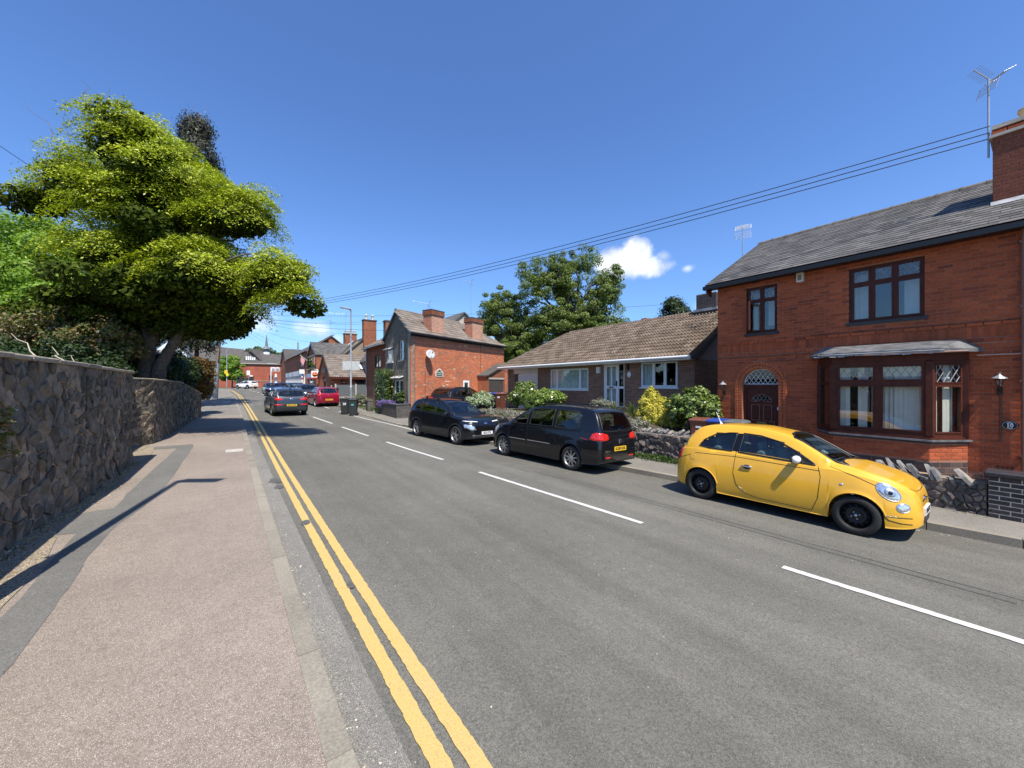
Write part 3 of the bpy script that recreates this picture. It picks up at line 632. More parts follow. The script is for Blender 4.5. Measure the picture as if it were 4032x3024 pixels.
# ================================================================ BUILDING HELPERS
def fr(x,y0): return (Vector((x,y0,0)),Vector((0,-1,0)),Vector((-1,0,0)))   # facade that faces the street, u runs towards the camera end
Z3=Vector((0,0,1))
def fbox(mb,f,u0,u1,n0,n1,z0,z1,mi=0):
    O,U,Nn=f; P=lambda u,n,z:O+U*u+Nn*n+Z3*z
    mb.add([P(u0,n0,z0),P(u1,n0,z0),P(u1,n1,z0),P(u0,n1,z0),P(u0,n0,z1),P(u1,n0,z1),P(u1,n1,z1),P(u0,n1,z1)],
           [(0,1,2,3),(7,6,5,4),(4,5,1,0),(5,6,2,1),(6,7,3,2),(7,4,0,3)],mi)
def wallcore(mb,f,u0,u1,z0,z1,rects,thick=.25,n1=0.0):
    us=sorted(set([u0,u1]+[r[0] for r in rects]+[r[1] for r in rects])); us=[u for u in us if u0<=u<=u1]
    for a,b in zip(us,us[1:]):
        if b-a<1e-4: continue
        m=(a+b)/2; cur=z0
        for r in sorted([r for r in rects if r[0]<=m<=r[1]],key=lambda r:r[2]):
            if r[2]>cur: fbox(mb,f,a,b,n1-thick,n1,cur,r[2])
            cur=max(cur,r[3])
        if cur<z1: fbox(mb,f,a,b,n1-thick,n1,cur,z1)
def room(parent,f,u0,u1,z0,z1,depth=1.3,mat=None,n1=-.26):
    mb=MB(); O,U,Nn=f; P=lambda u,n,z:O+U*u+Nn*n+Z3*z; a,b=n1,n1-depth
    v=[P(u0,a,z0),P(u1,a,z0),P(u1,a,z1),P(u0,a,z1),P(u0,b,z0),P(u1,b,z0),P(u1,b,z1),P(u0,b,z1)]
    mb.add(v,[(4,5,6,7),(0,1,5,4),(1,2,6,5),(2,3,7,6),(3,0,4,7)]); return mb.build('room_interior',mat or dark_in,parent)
def window(parent,f,u0,u1,z0,z1,cols,trans=None,fw=.05,bar=.045,n=-.07,dep=.06,fmat=None,gmat=None,lead=None,open_=None,sill=None,name='window'):
    """cols: fractions of the width where mullions stand; trans: per column a list of z (absolute) for transoms; lead: set of (col,row) with diamond leading"""
    fmat=fmat or white; gmat=gmat or glass; mb=MB(); cu=[u0]+[u0+(u1-u0)*c for c in cols]+[u1]
    fbox(mb,f,u0,u1,n-dep,n,z0,z0+fw); fbox(mb,f,u0,u1,n-dep,n,z1-fw,z1)
    fbox(mb,f,u0,u0+fw,n-dep,n,z0+fw,z1-fw); fbox(mb,f,u1-fw,u1,n-dep,n,z0+fw,z1-fw)
    cells=[]
    for i in range(len(cu)-1):
        a=cu[i]+(fw if i==0 else bar/2); b=cu[i+1]-(fw if i==len(cu)-2 else bar/2)
        if i>0: fbox(mb,f,cu[i]-bar/2,cu[i]+bar/2,n-dep,n+.002,z0+fw,z1-fw)
        tz=[z0+fw]+sorted((trans or {}).get(i,[]))+[z1-fw]
        for j in range(len(tz)-1):
            za=tz[j]+(bar/2 if j>0 else 0); zb=tz[j+1]-(bar/2 if j<len(tz)-2 else 0)
            if j>0: fbox(mb,f,a,b,n-dep,n+.001,tz[j]-bar/2,tz[j]+bar/2)
            cells.append((i,j,a,b,za,zb))
    w=mb.build(name,fmat,parent)
    for i,j,a,b,za,zb in cells:
        s_=.028; m2=MB(); fbox(m2,f,a,a+s_,n-dep*.8,n+.012,za,zb); fbox(m2,f,b-s_,b,n-dep*.8,n+.012,za,zb); fbox(m2,f,a+s_,b-s_,n-dep*.8,n+.012,za,za+s_); fbox(m2,f,a+s_,b-s_,n-dep*.8,n+.012,zb-s_,zb); m2.build('sash',fmat,w)
        m2=MB(); fbox(m2,f,a+s_,b-s_,n-.02,n-.014,za+s_,zb-s_); m2.build('pane',gmat,w)
        if lead and (i,j) in lead: leading(w,f,a+s_,b-s_,za+s_,zb-s_,n-.008)
    if sill: m2=MB(); fbox(m2,f,u0-.05,u1+.05,n-dep,sill[0],z0-sill[1],z0); m2.build('sill',sill[2],parent)
    return w
def leading(parent,f,a,b,z0,z1,n,step=.13,mat=None,inside=None,w=.007):
    O,U,Nn=f; mb=MB(); H=z1-z0; sl=1.55
    for sgn in(1,-1):
        k=-H/sl-step
        while k<(b-a)+H/sl+step:
            # line u = a+k + sgn*(z-z0)/sl
            seg=[]
            m=24
            for q in range(m+1):
                z=z0+H*q/m; u=a+k+sgn*(z-z0)/sl
                ok=a<=u<=b and (inside is None or inside(u,z))
                if ok: seg.append((u,z))
                if (not ok or q==m) and len(seg)>=2:
                    p=[O+U*s_[0]+Nn*n+Z3*s_[1] for s_ in(seg[0],seg[-1])]; mb.tube(p,w,4,cap=False,smooth=False); seg=[]
                elif not ok: seg=[]
            k+=step
    return mb.build('leading',mat or leadcap,parent)
def tile_mesh(kind):
    mb=MB()
    if kind=='slate': mb.box(-.5,-.5,-.5,.5,.5,.5)
    else:
        n=10; prof=[]
        for i in range(n+1):
            u=i/n-.5; h=(max(0,math.sin(4*PI*(u+.5)-.4)))**.8 if kind=='roman' else 0
            prof.append((u,h))
        top=[];
        vs=[(u,-.5,h+.25) for u,h in prof]+[(u,.56,h-.15) for u,h in prof]+[(u,-.5,-.6) for u,h in prof]; m=n+1
        fs=[(i,i+1,m+i+1,m+i) for i in range(n)]+[(2*m+i,2*m+i+1,i+1,i) for i in range(n)]+[(0,m,2*m),(n,2*m+n,m+n)]
        mb.add(vs,fs)
    me=bpy.data.meshes.new('tile'); me.from_pydata(mb.v,[],mb.f); return me
def roofplane(parent,O,U,V,length,slope,tw,te,kind,mat,thick,limit=300,clip=None,name='tile',stag=.5,deck=None):
    """O: eaves corner, U along the eaves, V up the slope; pieces lie from the eaves up"""
    Nr=U.cross(V).normalized(); its=[]; l=rootof(parent).location; rows=int(slope/te)+1
    rot=rootof(parent).rotation_euler.to_matrix()
    for r in range(rows):
        v=r*te; off=(r%2)*stag*tw; u=-off
        while u<length:
            a=max(0,u); b=min(length,u+tw); vm=min(slope,v+te); h=vm-v
            if b-a>.04 and h>.03 and (clip is None or clip((a+b)/2,v+h/2)):
                j=random.uniform(-.004,.004)
                if kind=='slate':
                    lift=thick*1.2; Vt=(V+Nr*(-.055+random.uniform(-.01,.01))).normalized(); Nt=U.cross(Vt)
                    M=basis(U*(b-a-.004),Vt*(h+.03),Nt*thick,O+U*((a+b)/2+j)+V*(v+h/2+.005)+Nr*(lift+.006))
                else:
                    Vt=(V+Nr*(-.06+random.uniform(-.008,.008))).normalized(); Nt=U.cross(Vt)
                    M=basis(U*(b-a),Vt*h,Nt*thick,O+U*((a+b)/2)+V*(v+h/2)+Nr*(.03+random.uniform(-.003,.003)))
                M.translation=M.translation-l; its.append((M,0))
            u+=tw
    pieces(name,parent,mat,its,[tile_mesh(kind)],limit)
def slab(name,parent,quad,th,mat):
    mb=MB(); a=[Vector(q) for q in quad]; nn=(a[1]-a[0]).cross(a[2]-a[0]).normalized(); mb.prism(a,-nn*th); return mb.build(name,mat,parent)
def pot(mb,c,r,h,mi=0): mb.lathe([(r*.98,0),(r*.86,h*.12),(r*.84,h*.75),(r*1.02,h*.8),(r*1.02,h*.88),(r*.92,h*.92),(r*.98,h),(r*.72,h),(r*.7,h*.5)],c,'z',18,mi)
def brickbox(parent,x0,y0,x1,y1,z0,z1,mat,mort,limit=60,faces='wsen',name='stack',H=.065,J=.01):
    """brick clad block: w = faces -x, s = faces -y, e, n"""
    mb=MB(); mb.box(x0,y0,z0,x1,y1,z1); p=mb.build(name,mort,parent)
    F={'w':((Vector((x0,y1,0)),Vector((0,-1,0)),Vector((-1,0,0))),y1-y0),'s':((Vector((x0,y0,0)),Vector((1,0,0)),Vector((0,-1,0))),x1-x0),
       'e':((Vector((x1,y0,0)),Vector((0,1,0)),Vector((1,0,0))),y1-y0),'n':((Vector((x1,y1,0)),Vector((-1,0,0)),Vector((0,1,0))),x1-x0)}
    for c in faces: brickwall(p,F[c][0],0,F[c][1],z0+.01,z1,mat,limit=limit,H=H,J=J,back=.02)
    return p
def txt(name,body,size,mat,parent,M,depth=.002,bold=0,align='CENTER'):
    cu=bpy.data.curves.new(name,'FONT'); cu.body=body; cu.size=size; cu.extrude=depth; cu.align_x=align; cu.align_y='CENTER'; cu.offset=bold; cu.resolution_u=3
    o=bpy.data.objects.new('tmp',cu); COL.objects.link(o); dg=bpy.context.evaluated_depsgraph_get(); me=bpy.data.meshes.new_from_object(o.evaluated_get(dg)); bpy.data.objects.remove(o)
    me.name=name; me.materials.clear(); me.materials.append(mat); p=new_obj(name,me,parent); p.matrix_local=M; return p
# ================================================================ HOUSE WITH THE ARCHED DOOR (number 10)
Y0=5.95; f=fr(12.0,Y0); uy=lambda y:Y0-y
H=thing('brick_house','dark red brick two storey house with mahogany bay window and arched front door','house',(12.0,3.0,-.15))
w1=(uy(5.13),uy(4.35),3.40,4.72); w2=(uy(2.84),uy(1.58),3.42,4.72); dr=(uy(5.24),uy(4.32),-.3,1.93); by=(uy(3.30),uy(1.10),.78,2.6)
E10=uy(-3.2)
mb=MB(); 
fan=(dr[0],dr[1],1.93,2.40)
wallcore(mb,f,0,E10,-.5,4.98,[w1,w2,(dr[0],dr[1],-.3,2.40),by],.25)
mb.box(12.25,Y0-.25,-.5,19.2,Y0,4.98); 
mb.prism([(12.0,Y0,4.98),(19.2,Y0,4.98),(15.5,Y0,6.88)],(0,-.25,0))
# spandrels over the arch
cy=(dr[0]+dr[1])/2; ra=(dr[1]-dr[0])/2
for s_ in(-1,1):
    n=10; pts=[(cy+s_*ra,2.40)]+[(cy+s_*ra*math.cos(PI/2*k/n),1.93+.47*math.sin(PI/2*k/n)) for k in range(n+1)]
    O_,U_,N_=f; poly=[O_+U_*u+Z3*z for u,z in pts]; mb.prism(poly,-N_*.25)
wall=mb.build('wall',mortar_red,H)
def arch(c,z0,r,r2=None): # opening with a round head
    def h(z):
        if z<z0: return (c-r,c+r)
        d=z-z0
        if d>=r: return None
        q=math.sqrt(r*r-d*d); return (c-q,c+q)
    return h
ro=.665
brickwall(wall,f,0,E10,.22,2.78,brick10,[arch(cy,1.93,ro),rect(by[0]-.12,by[1]+.12,-1,2.86)],limit=300)
brickwall(wall,f,0,E10,3.17,4.95,brick10,[rect(w1[0],w1[1],w1[2]-.075,w1[3]),rect(w2[0],w2[1],w2[2]-.075,w2[3])],limit=300,start=.25)
brickwall(wall,f,0,E10,2.875,3.115,brick10,soldier=True,limit=100,proud=.007)
brickwall(wall,f,0,E10,2.80,2.87,brick10,limit=30,proud=.02); brickwall(wall,f,0,E10,3.115,3.18,brick10,limit=30,proud=.03)
brickwall(wall,f,0,E10,-.35,.2,brickplinth,[rect(dr[0]-.25,dr[1]+.25,-1,.5),rect(by[0]-.2,by[1]+.2,-1,.5)],limit=40)
# arch rings and jambs
its=[];l=H.location
for ring,(r0,r1) in enumerate(((.46,.56),(.567,.66))):
    m=20+ring*4
    for k in range(m):
        a=PI*(k+.5)/m; rm=(r0+r1)/2; d=Vector((0,-math.cos(a),math.sin(a)))   # u = -y
        c=Vector((12.0,Y0-cy,1.93))+Vector((0,math.cos(a)*rm,math.sin(a)*rm)); er=Vector((0,math.cos(a),math.sin(a))); et=Vector((0,math.sin(a),-math.cos(a)))
        pr=.02+.02*ring if ring==0 else .032
        its.append((basis(et*(PI*rm/m-.008),Vector((1,0,0))*.11,er*(r1-r0-.008),c+Vector((.055-pr,0,0))-l),0))
    z=1.93-.075
    for k in range(27):
        for s_ in(-1,1):
            c=Vector((12.0,Y0-(cy+s_*(r0+r1)/2),z+.033)); its.append((basis(Vector((0,-1,0))*(r1-r0-.008),Vector((1,0,0))*.11,Z3*.065,c+Vector((.055-pr,0,0))-l),0))
        z-=.075
pieces('arch_brick',wall,brickarch,its,[unit_mesh('arch_brick','brick')],160)
# windows upstairs
window(H,f,*w1,cols=[.5],trans={0:[w1[2]+.92],1:[w1[2]+.92]},fw=.05,n=-.05,fmat=mahog,lead={(0,1),(1,1)},sill=(.045,.07,brickblue))
window(H,f,*w2,cols=[.32,.63],trans={0:[w2[2]+.90],1:[w2[2]+.90],2:[w2[2]+.90]},fw=.055,bar=.055,n=-.05,fmat=mahog,lead={(0,1),(1,1),(2,1)},sill=(.045,.07,brickblue))
for w_ in(w1,w2): room(H,f,w_[0],w_[1],w_[2],w_[3],1.5)
def drape(parent,f,a,b,z0,z1,n,mat,amp=.02,name='curtain',lam=.09):
    O,U,Nn=f; mb=MB(); m=max(6,int((b-a)/.022)); vs=[]
    for i in range(m+1):
        u=a+(b-a)*i/m; d=n+amp*math.sin(u/lam*2*PI)+amp*.4*math.sin(u/lam*3.1)
        for z in(z0,z1): vs.append(O+U*u+Nn*d+Z3*z)
    mb.add(vs,[(2*i,2*i+1,2*i+3,2*i+2) for i in range(m)],0,True); return mb.build(name,mat,parent)
wht=plain('white_curtain',(.60,.60,.58),.9,0,.1,6)
drape(H,f,w1[0]+.04,w1[0]+.33,3.45,4.6,-.30,wht); drape(H,f,w1[1]-.34,w1[1]-.04,3.62,4.6,-.33,wht,.01); drape(H,f,w2[0]+.04,w2[0]+.30,3.45,4.6,-.30,wht)
drape(H,f,w2[1]-.36,w2[1]-.06,3.5,4.3,-.33,curtain,.004,lam=.3)
# open casement hung out of the left window
cf=(Vector((11.95,5.10,0)),Vector((-.86,-.5,0)).normalized(),Vector((-.5,.86,0)).normalized())
window(H,cf,0,.33,3.47,4.28,cols=[],fw=.04,n=0,dep=.045,fmat=mahog,name='open_casement')
# door
def relf(parent,name,mat,u0,u1,z0,z1,n0,n1): mb=MB(); fbox(mb,f,u0,u1,n0,n1,z0,z1); return mb.build(name,mat,parent)
mb=MB(); fbox(mb,f,dr[0],dr[0]+.075,-.16,-.09,-.12,1.93); fbox(mb,f,dr[1]-.075,dr[1],-.16,-.09,-.12,1.93); fbox(mb,f,dr[0],dr[1],-.16,-.085,1.87,1.95)
mb.prism([f[0]+f[1]*(cy+ra*math.cos(PI*k/16))+Z3*(1.95+.44*math.sin(PI*k/16))+f[2]*-.17 for k in range(17)],f[2]*.01) if False else None
mb.build('door_frame',mahog,H)
D=relf(H,'front_door',mahog,dr[0]+.08,dr[1]-.08,-.10,1.865,-.165,-.115)
for a in(-1,1):
    c=cy+a*.155; q=MB(); 
    for (u0,u1,z0,z1) in((c-.11,c+.11,.92,.94),(c-.11,c+.11,1.36,1.38),(c-.11,c-.09,.94,1.36),(c+.09,c+.11,.94,1.36)): fbox(q,f,u0,u1,-.115,-.095,z0,z1)
    q.build('panel_moulding',mahog2,D); q=MB(); fbox(q,f,c-.07,c+.07,-.115,-.1,.97,1.33); q.build('panel',mahog,D)
    q=MB(); fbox(q,f,c-.11,c+.11,-.115,-.1,.1,.62); q.build('panel',mahog,D)
q=MB(); pth=[f[0]+f[1]*(cy+.26*math.cos(PI*k/20))+Z3*(1.46+.20*math.sin(PI*k/20))+f[2]*-.1 for k in range(21)]+[f[0]+f[1]*(cy-.09)+Z3*1.46+f[2]*-.1]+[f[0]+f[1]*(cy-.08*math.cos(PI*k/8))+Z3*(1.46+.05*math.sin(PI*k/8))+f[2]*-.1 for k in range(9)]
q.tube(pth,.012,6,closed=True); q.build('panel_moulding',mahog2,D)
q=MB(); q.prism([f[0]+f[1]*(cy-.245*math.cos(PI*k/16))+Z3*(1.475+.185*math.sin(PI*k/16))+f[2]*-.112 for k in range(17)],f[2]*.004); q.build('door_light',glassdark,D)
leading(D,f,cy-.24,cy+.24,1.48,1.65,-.105,.1,inside=lambda u,z:((u-cy)/.24)**2+((z-1.475)/.18)**2<1,w=.004)
brass=plain('brass',(.5,.36,.14),.35,.8,.15,12)
q=MB(); fbox(q,f,cy-.12,cy+.12,-.115,-.1,.83,.89); q.build('letter_box',brass,D)
q=MB(); q.cbox(f[0]+f[1]*(dr[1]-.13)+Z3*.86+f[2]*-.09,(.03,.03,.16),bev=.006); q.tube([f[0]+f[1]*(dr[1]-.13)+Z3*.9+f[2]*-.07,f[0]+f[1]*(dr[1]-.25)+Z3*.9+f[2]*-.07],.01,6); q.build('door_handle',mahog2,D)
q=MB(); q.prism([f[0]+f[1]*(cy-.45*math.cos(PI*k/18))+Z3*(1.955+.43*math.sin(PI*k/18))+f[2]*-.125 for k in range(19)],f[2]*.006); FL=q.build('fanlight',glassdark,H)
q=MB(); q.tube([f[0]+f[1]*(cy-.445*math.cos(PI*k/18))+Z3*(1.955+.425*math.sin(PI*k/18))+f[2]*-.12 for k in range(19)],.016,6,closed=True); q.build('fanlight_frame',white,FL)
leading(FL,f,cy-.43,cy+.43,1.97,2.36,-.112,.12,white,inside=lambda u,z:((u-cy)/.43)**2+((z-1.955)/.41)**2<1,w=.006)
room(H,f,dr[0],dr[1],-.1,2.38,.6)
relf(H,'door_bell',white,dr[1]-.055,dr[1]-.02,1.24,1.32,-.088,-.06)
# bay window
BF=11.35; A0=(12.0,3.42); A1=(BF,2.97); A2=(BF,1.43); A3=(12.0,.98)
ctr=Vector((12.1,2.2,0))
def seg(a,b):
    a=Vector((a[0],a[1],0)); b=Vector((b[0],b[1],0)); U=(b-a).normalized(); return (a,U,Vector((U.y,-U.x,0))),(b-a).length
BB=[seg(A0,A1),seg(A1,A2),seg(A2,A3)]
mb=MB(); poly=[A0,A1,A2,A3]; mb.prism([(x,y,-.4) for x,y in [(12.05,3.42)]+poly+[(12.05,.98)]],(0,0,1.16)); bw=mb.build('bay_base',mortar_red,H)
for (fb,L_) in BB: 
    fb2=(fb[0],fb[1],-fb[2] if fb[2].dot(fb[0]+fb[1]*L_/2-ctr)<0 else fb[2])
    brickwall(bw,fb2,0,L_,.43,.76,brickor if False else brick10,limit=100,back=.02); brickwall(bw,fb2,0,L_,-.38,.42,brickplinth,limit=60,back=.02,H=.10)
def bayring(name,mat,z0,z1,off,inner=None,outer=None):
    def o_(off): 
        k=off*.42
        return [(12.0,3.42+off),(BF-off,2.97+k+off*.35),(BF-off,1.43-k-off*.35),(12.0,.98-off)]
    mb=MB(); p=o_(off); mb.prism([(x,y,z0) for x,y in [(12.02,p[0][1])]+p+[(12.02,p[3][1])]],(0,0,z1-z0)); return mb.build(name,mat,H)
bayring('bay_sill',brickplinth,.76,.80,.03); bayring('bay_sill_board',lead_m,.80,.835,.07); bayring('bay_window_cill',mahog,.835,.89,.035)
bayring('bay_head',mahog,2.44,2.60,.02)
# lead roof: sloping top with ragged drip
mb=MB(); a=[(12.0,3.62),(BF-.2,3.13),(BF-.2,1.26),(12.0,.78)]; b=[(11.99,3.35),(11.86,3.05),(11.86,1.45),(11.99,1.05)]
vs=[(x,y,2.60) for x,y in a]+[(x,y,2.665) for x,y in a]+[(x,y,2.86) for x,y in b]
mb.add(vs,[(0,1,5,4),(1,2,6,5),(2,3,7,6),(4,5,9,8),(5,6,10,9),(6,7,11,10),(3,2,1,0),(8,9,10,11)]); LR=mb.build('lead_roof',lead_m,H)
mb=MB()
for k in range(14):
    y=1.2+k*.15; mb.add([(BF-.205,y,2.60),(BF-.205,y+.14,2.60),(BF-.20-random.uniform(.0,.03),y+.13,2.56+random.uniform(0,.03)),(BF-.2-random.uniform(0,.03),y+.01,2.56+random.uniform(0,.03))],[(0,1,2,3)])
mb.tube([(BF-.215,1.2,2.625),(BF-.215,3.2,2.625)],.011,6); mb.build('lead_drip',leadcap,LR)
mb=MB(); mb.tube([(BF-.19,.9,2.585),(BF-.19,2.4,2.59)],.018,6); mb.tube([(11.93,.86,2.53),(11.93,-1.5,2.53)],.016,6); mb.build('overflow_pipe',plain('pipe_pink',(.42,.26,.2),.6),H)
bz0,bz1=.89,2.44
def bayf(i,off=.0):
    fb,L_=BB[i]; nn=fb[2] if fb[2].dot(fb[0]+fb[1]*L_/2-ctr)>0 else -fb[2]
    return (fb[0],fb[1],nn),L_
fb,L_=bayf(1); window(H,fb,.0,L_,bz0,bz1,cols=[.5],trans={0:[1.98],1:[1.98]},fw=.085,bar=.10,n=0,dep=.08,fmat=mahog,lead={(0,1),(1,1)},name='bay_window')
fb,L_=bayf(2); window(H,fb,.03,L_-.06,bz0,bz1,cols=[],trans={0:[1.95]},fw=.07,n=0,dep=.07,fmat=mahog,lead={(0,1)},name='bay_window')
fb,L_=bayf(0); window(H,fb,.03,L_-.03,bz0,bz1,cols=[],trans={0:[1.98]},fw=.07,n=0,dep=.07,fmat=mahog,name='bay_window')
mb=MB()
for (x,y) in(A1,A2): mb.cbox((x+.045,y,(bz0+bz1)/2),(.13,.13,bz1-bz0),bev=.02)
mb.cbox((11.97,A3[1]+.03,(bz0+bz1)/2),(.12,.1,bz1-bz0)); mb.cbox((11.97,A0[1]-.03,(bz0+bz1)/2),(.12,.1,bz1-bz0)); mb.build('bay_corner_post',mahog,H)
# vertical blinds behind the bay glass
its=[]
for i,(a,b) in((1,(.09,1.45)),(2,(.06,.30)),(2,(.46,.68))):
    fb,L_=bayf(i); u=a
    while u<b:
        if not(i==1 and (.60<u<.68 or random.random()<.12)):
            an=random.uniform(-.9,.3); d=fb[1]*math.cos(an)+fb[2]*math.sin(an)
            its.append((basis(d*.085,d.cross(Z3)*.003,Z3*1.46,fb[0]+fb[1]*u+fb[2]*-.13+Z3*1.66-l),0))
        u+=.074
pieces('blind_slat',H,blind_m,its,[unit_mesh('blind_slat')],80)
room(H,f,by[0]-.2,by[1]+.2,.2,2.6,2.2,n1=-.02)
# roof
sl=R(28.8); V=Vector((math.cos(sl),0,math.sin(sl))); RO=Vector((11.72,6.2,4.97)); RL=(15.5-11.72)/math.cos(sl)
roof=slab('roof',H,[RO,RO+Vector((0,-9.2,0)),RO+Vector((0,-9.2,0))+V*RL,RO+V*RL],.09,mahog)
V2=Vector((-math.cos(sl),0,math.sin(sl))); slab('rear_roof',H,[(19.28,6.2,4.97),RO+V*RL,RO+V*RL+Vector((0,-9.2,0)),(19.28,-3.0,4.97)],.05,slate_m)
ch=(13.22,-.55,14.0,.73) # chimney footprint
roofplane(roof,RO+Vector((-.02,0,0)),Vector((0,-1,0)),V,9.2,RL,.255,.195,'slate',slate_m,.007,300,clip=lambda u,v:not(ch[1]+.1<6.2-u<ch[3]-.1 and ch[0]<11.72+v*math.cos(sl)<ch[2]-.1),name='slate')
its=[]; um=None; mb=MB(); mb.lathe([(.125,-.22),(.125,.22),(.10,.22),(.10,-.22)],(0,0,0),'y',8,arc=(PI*0,PI)) 
mb2=MB(); n=8
vs=[(math.cos(PI*k/n)*.125,y,math.sin(PI*k/n)*.11) for y in(-.22,.215,.216,.235) for k in range(n+1)]
vs=[(math.cos(PI*k/n)*r_,y,math.sin(PI*k/n)*r_*.88) for y,r_ in((-.22,.118),(.19,.118),(.192,.132),(.23,.132)) for k in range(n+1)]
mb2.add(vs,[(i*(n+1)+k,i*(n+1)+k+1,(i+1)*(n+1)+k+1,(i+1)*(n+1)+k) for i in range(3) for k in range(n)])
rme=bpy.data.meshes.new('ridge_tile'); rme.from_pydata(mb2.v,[],mb2.f)
def ridge(parent,p,q,mat=ridge_m,limit=60,sc=1):
    d=(Vector(q)-Vector(p)); L_=d.length; d.normalize(); n=int(L_/.44); its=[]; ex=d.cross(Z3).normalized(); ez=ex.cross(d)
    for k in range(n): its.append((basis(ex*sc,d,ez*sc,Vector(p)+d*(.22+k*.44)-rootof(parent).location),0))
    me=rme.copy(); pieces('ridge_tile',parent,mat,its,[me],limit)
ridge(roof,RO+V*RL+Vector((0,0,-.03)),RO+V*RL+Vector((0,-9.2,-.03)))
mb=MB(); mb.box(11.66,-3,4.84,11.76,6.24,4.945); mb.box(11.76,-3,4.85,12.0,6.2,4.87); mb.build('gutter',black,H)
mb=MB(); mb.prism([(11.70,6.21,4.82),(11.70,6.21,4.95),(15.5,6.21,4.95+3.8*math.tan(sl)),(15.5,6.21,4.78+3.8*math.tan(sl)),(12.1,6.21,4.82+.15)],(0,-.05,0)); mb.prism([(11.72,6.19,4.80),(12.0,6.19,4.95),(12.0,6.19,4.66)],(0,-.06,0)); mb.build('bargeboard',mahog,H)
# chimney
CH=brickbox(roof,ch[0],ch[1],ch[2],ch[3],5.5,7.30,brickstack,mortar_red,limit=110,faces='wsn',name='chimney')
mb=MB(); mb.box(ch[0]-.05,ch[1]-.05,7.24,ch[2]+.05,ch[3]+.05,7.30); mb.box(ch[0]-.02,ch[1]-.02,7.42,ch[2]+.02,ch[3]+.02,7.50); mb.build('chimney_band',renderpale,CH)
brickwall(CH,(Vector((ch[0]-.03,ch[3]+.03,0)),Vector((0,-1,0)),Vector((-1,0,0))),0,1.34,7.305,7.42,brick10,limit=30,back=.3)
mb=MB(); mb.box(ch[0]-.005,ch[1],6.35,ch[0],ch[3]-.35,6.42) ; mb.build('chimney_strap',black,CH)
mb=MB(); mb.add([(ch[0]-.16,ch[3]+.03,5.73),(ch[0]-.16,ch[1],5.73),(ch[0]-.012,ch[1],5.87),(ch[0]-.012,ch[3]+.03,5.87)],[(0,1,2,3)]); mb.build('flashing',leadcap,CH)
mb=MB(); pot(mb,(13.62,.28,7.5),.15,.30); pot(mb,(13.62,-.22,7.5),.15,.34); mb.build('chimney_pot',clay,CH)
# fittings on the facade
tag(relf(None,'alarm_box',offwhite,uy(3.88),uy(3.72),4.62,4.86,0.008,.09),'small white box under the eaves between the upper windows of the brick house','box') if False else None
ab=relf(H,'vent_box',offwhite,uy(3.88),uy(3.73),4.62,4.85,0.004,.10)
q=MB(); fbox(q,f,uy(3.85),uy(3.76),.10,.105,4.66,4.8); q.build('vent_cover',plain('vent_brown',(.28,.2,.14),.6),ab)
mb=MB(); mb.tube([(11.93,.30,-.2),(11.93,.30,4.85)],.035,10); 
for z in(.6,2.0,3.4,4.6): mb.box(11.9,.255,z,12.0,.345,z+.04)
mb.build('downpipe',plain('pipe_brown',(.20,.09,.06),.5),H)
mb=MB(); cb=lambda pts,r=.006:mb.tube([(11.988-.004,y,z) for y,z in pts],r,5)
cb([(.57,1.75),(.57,.85)],.012); cb([(.57,.855),(1.0,.80)],.006); cb([(5.9,2.745),(3.62,2.76),(3.6,2.84)]); cb([(4.72,2.56),(4.55,2.60),(3.95,2.60),(3.9,2.66),(3.9,2.80)]); cb([(2.6,3.21),(.9,3.19),(-1.2,3.2)],.007); cb([(3.6,3.21),(2.6,3.21)],.007)
mb.build('cable',plain('cable_brown',(.12,.06,.045),.6),H)
q=MB(); 
for k in range(4):
    for j in range(2): fbox(q,f,uy(.62)+k*.055,uy(.62)+k*.055+.035,.006,.009,.30+j*.05,.33+j*.05)
q.build('air_brick',black,H)
def lantern(y,z,s=1):
    t=thing('wall_lantern','black and silver lantern on the brick wall left of the arched door' if y>3 else 'black and silver lantern on the brick wall right of the bay window','wall lamp',(11.99,y,z-.30),0,'wall lanterns on the brick house')
    b=Vector((11.86,y,z)); m1=MB(); m1.lathe([(.0,.0),(.004,.05),(.02,.055),(.018,.02),(.05,-.01),(.10,-.045),(.105,-.055),(.03,-.05)],b,'z',8,smooth=False); m1.build('lantern_roof',steel,t)
    m1=MB(); m1.lathe([(.03,-.19),(.062,-.055)],b,'z',6,smooth=False); m1.build('lantern_glass',glass,t)
    m1=MB()
    for k in range(6):
        a=k*PI/3; m1.tube([b+Vector((math.cos(a)*.032,math.sin(a)*.032,-.19)),b+Vector((math.cos(a)*.064,math.sin(a)*.064,-.055))],.005,4)
    m1.lathe([(.0,-.2),(.035,-.2),(.035,-.185),(.0,-.185)],b,'z',8); m1.tube([b+Vector((0,0,-.2)),b+Vector((.01,0,-.25)),b+Vector((.06,0,-.29)),b+Vector((.10,0,-.27)),b+Vector((.125,0,-.28))],.014,8); m1.cbox(b+Vector((.12,0,-.29)),(.03,.07,.14),bev=.01); m1.build('bracket',black,t)
lantern(5.73,2.0); lantern(.58,2.12)
t=thing('house_number_plaque','oval black plaque with white number 10 on the brick wall by the right edge','plaque',(11.98,.46,1.17))
q=MB(); q.lathe([(0,-.014),(.095,-.014),(.105,-.006),(.105,.008),(0,.008)],(0,0,0),'x',28); o=q.build('plate',black,t,local=True); o.scale=(1,1,.82)
q=MB(); q.lathe([(.088,-.016),(.093,-.016),(.093,-.013),(.088,-.013)],(0,0,0),'x',28); o=q.build('rim',white,t,local=True); o.scale=(1,1,.82)
TM=lambda x,y,z:Matrix.Translation((x,y,z))@Matrix(((0,0,-1,0),(-1,0,0,0),(0,1,0,0),(0,0,0,1)))
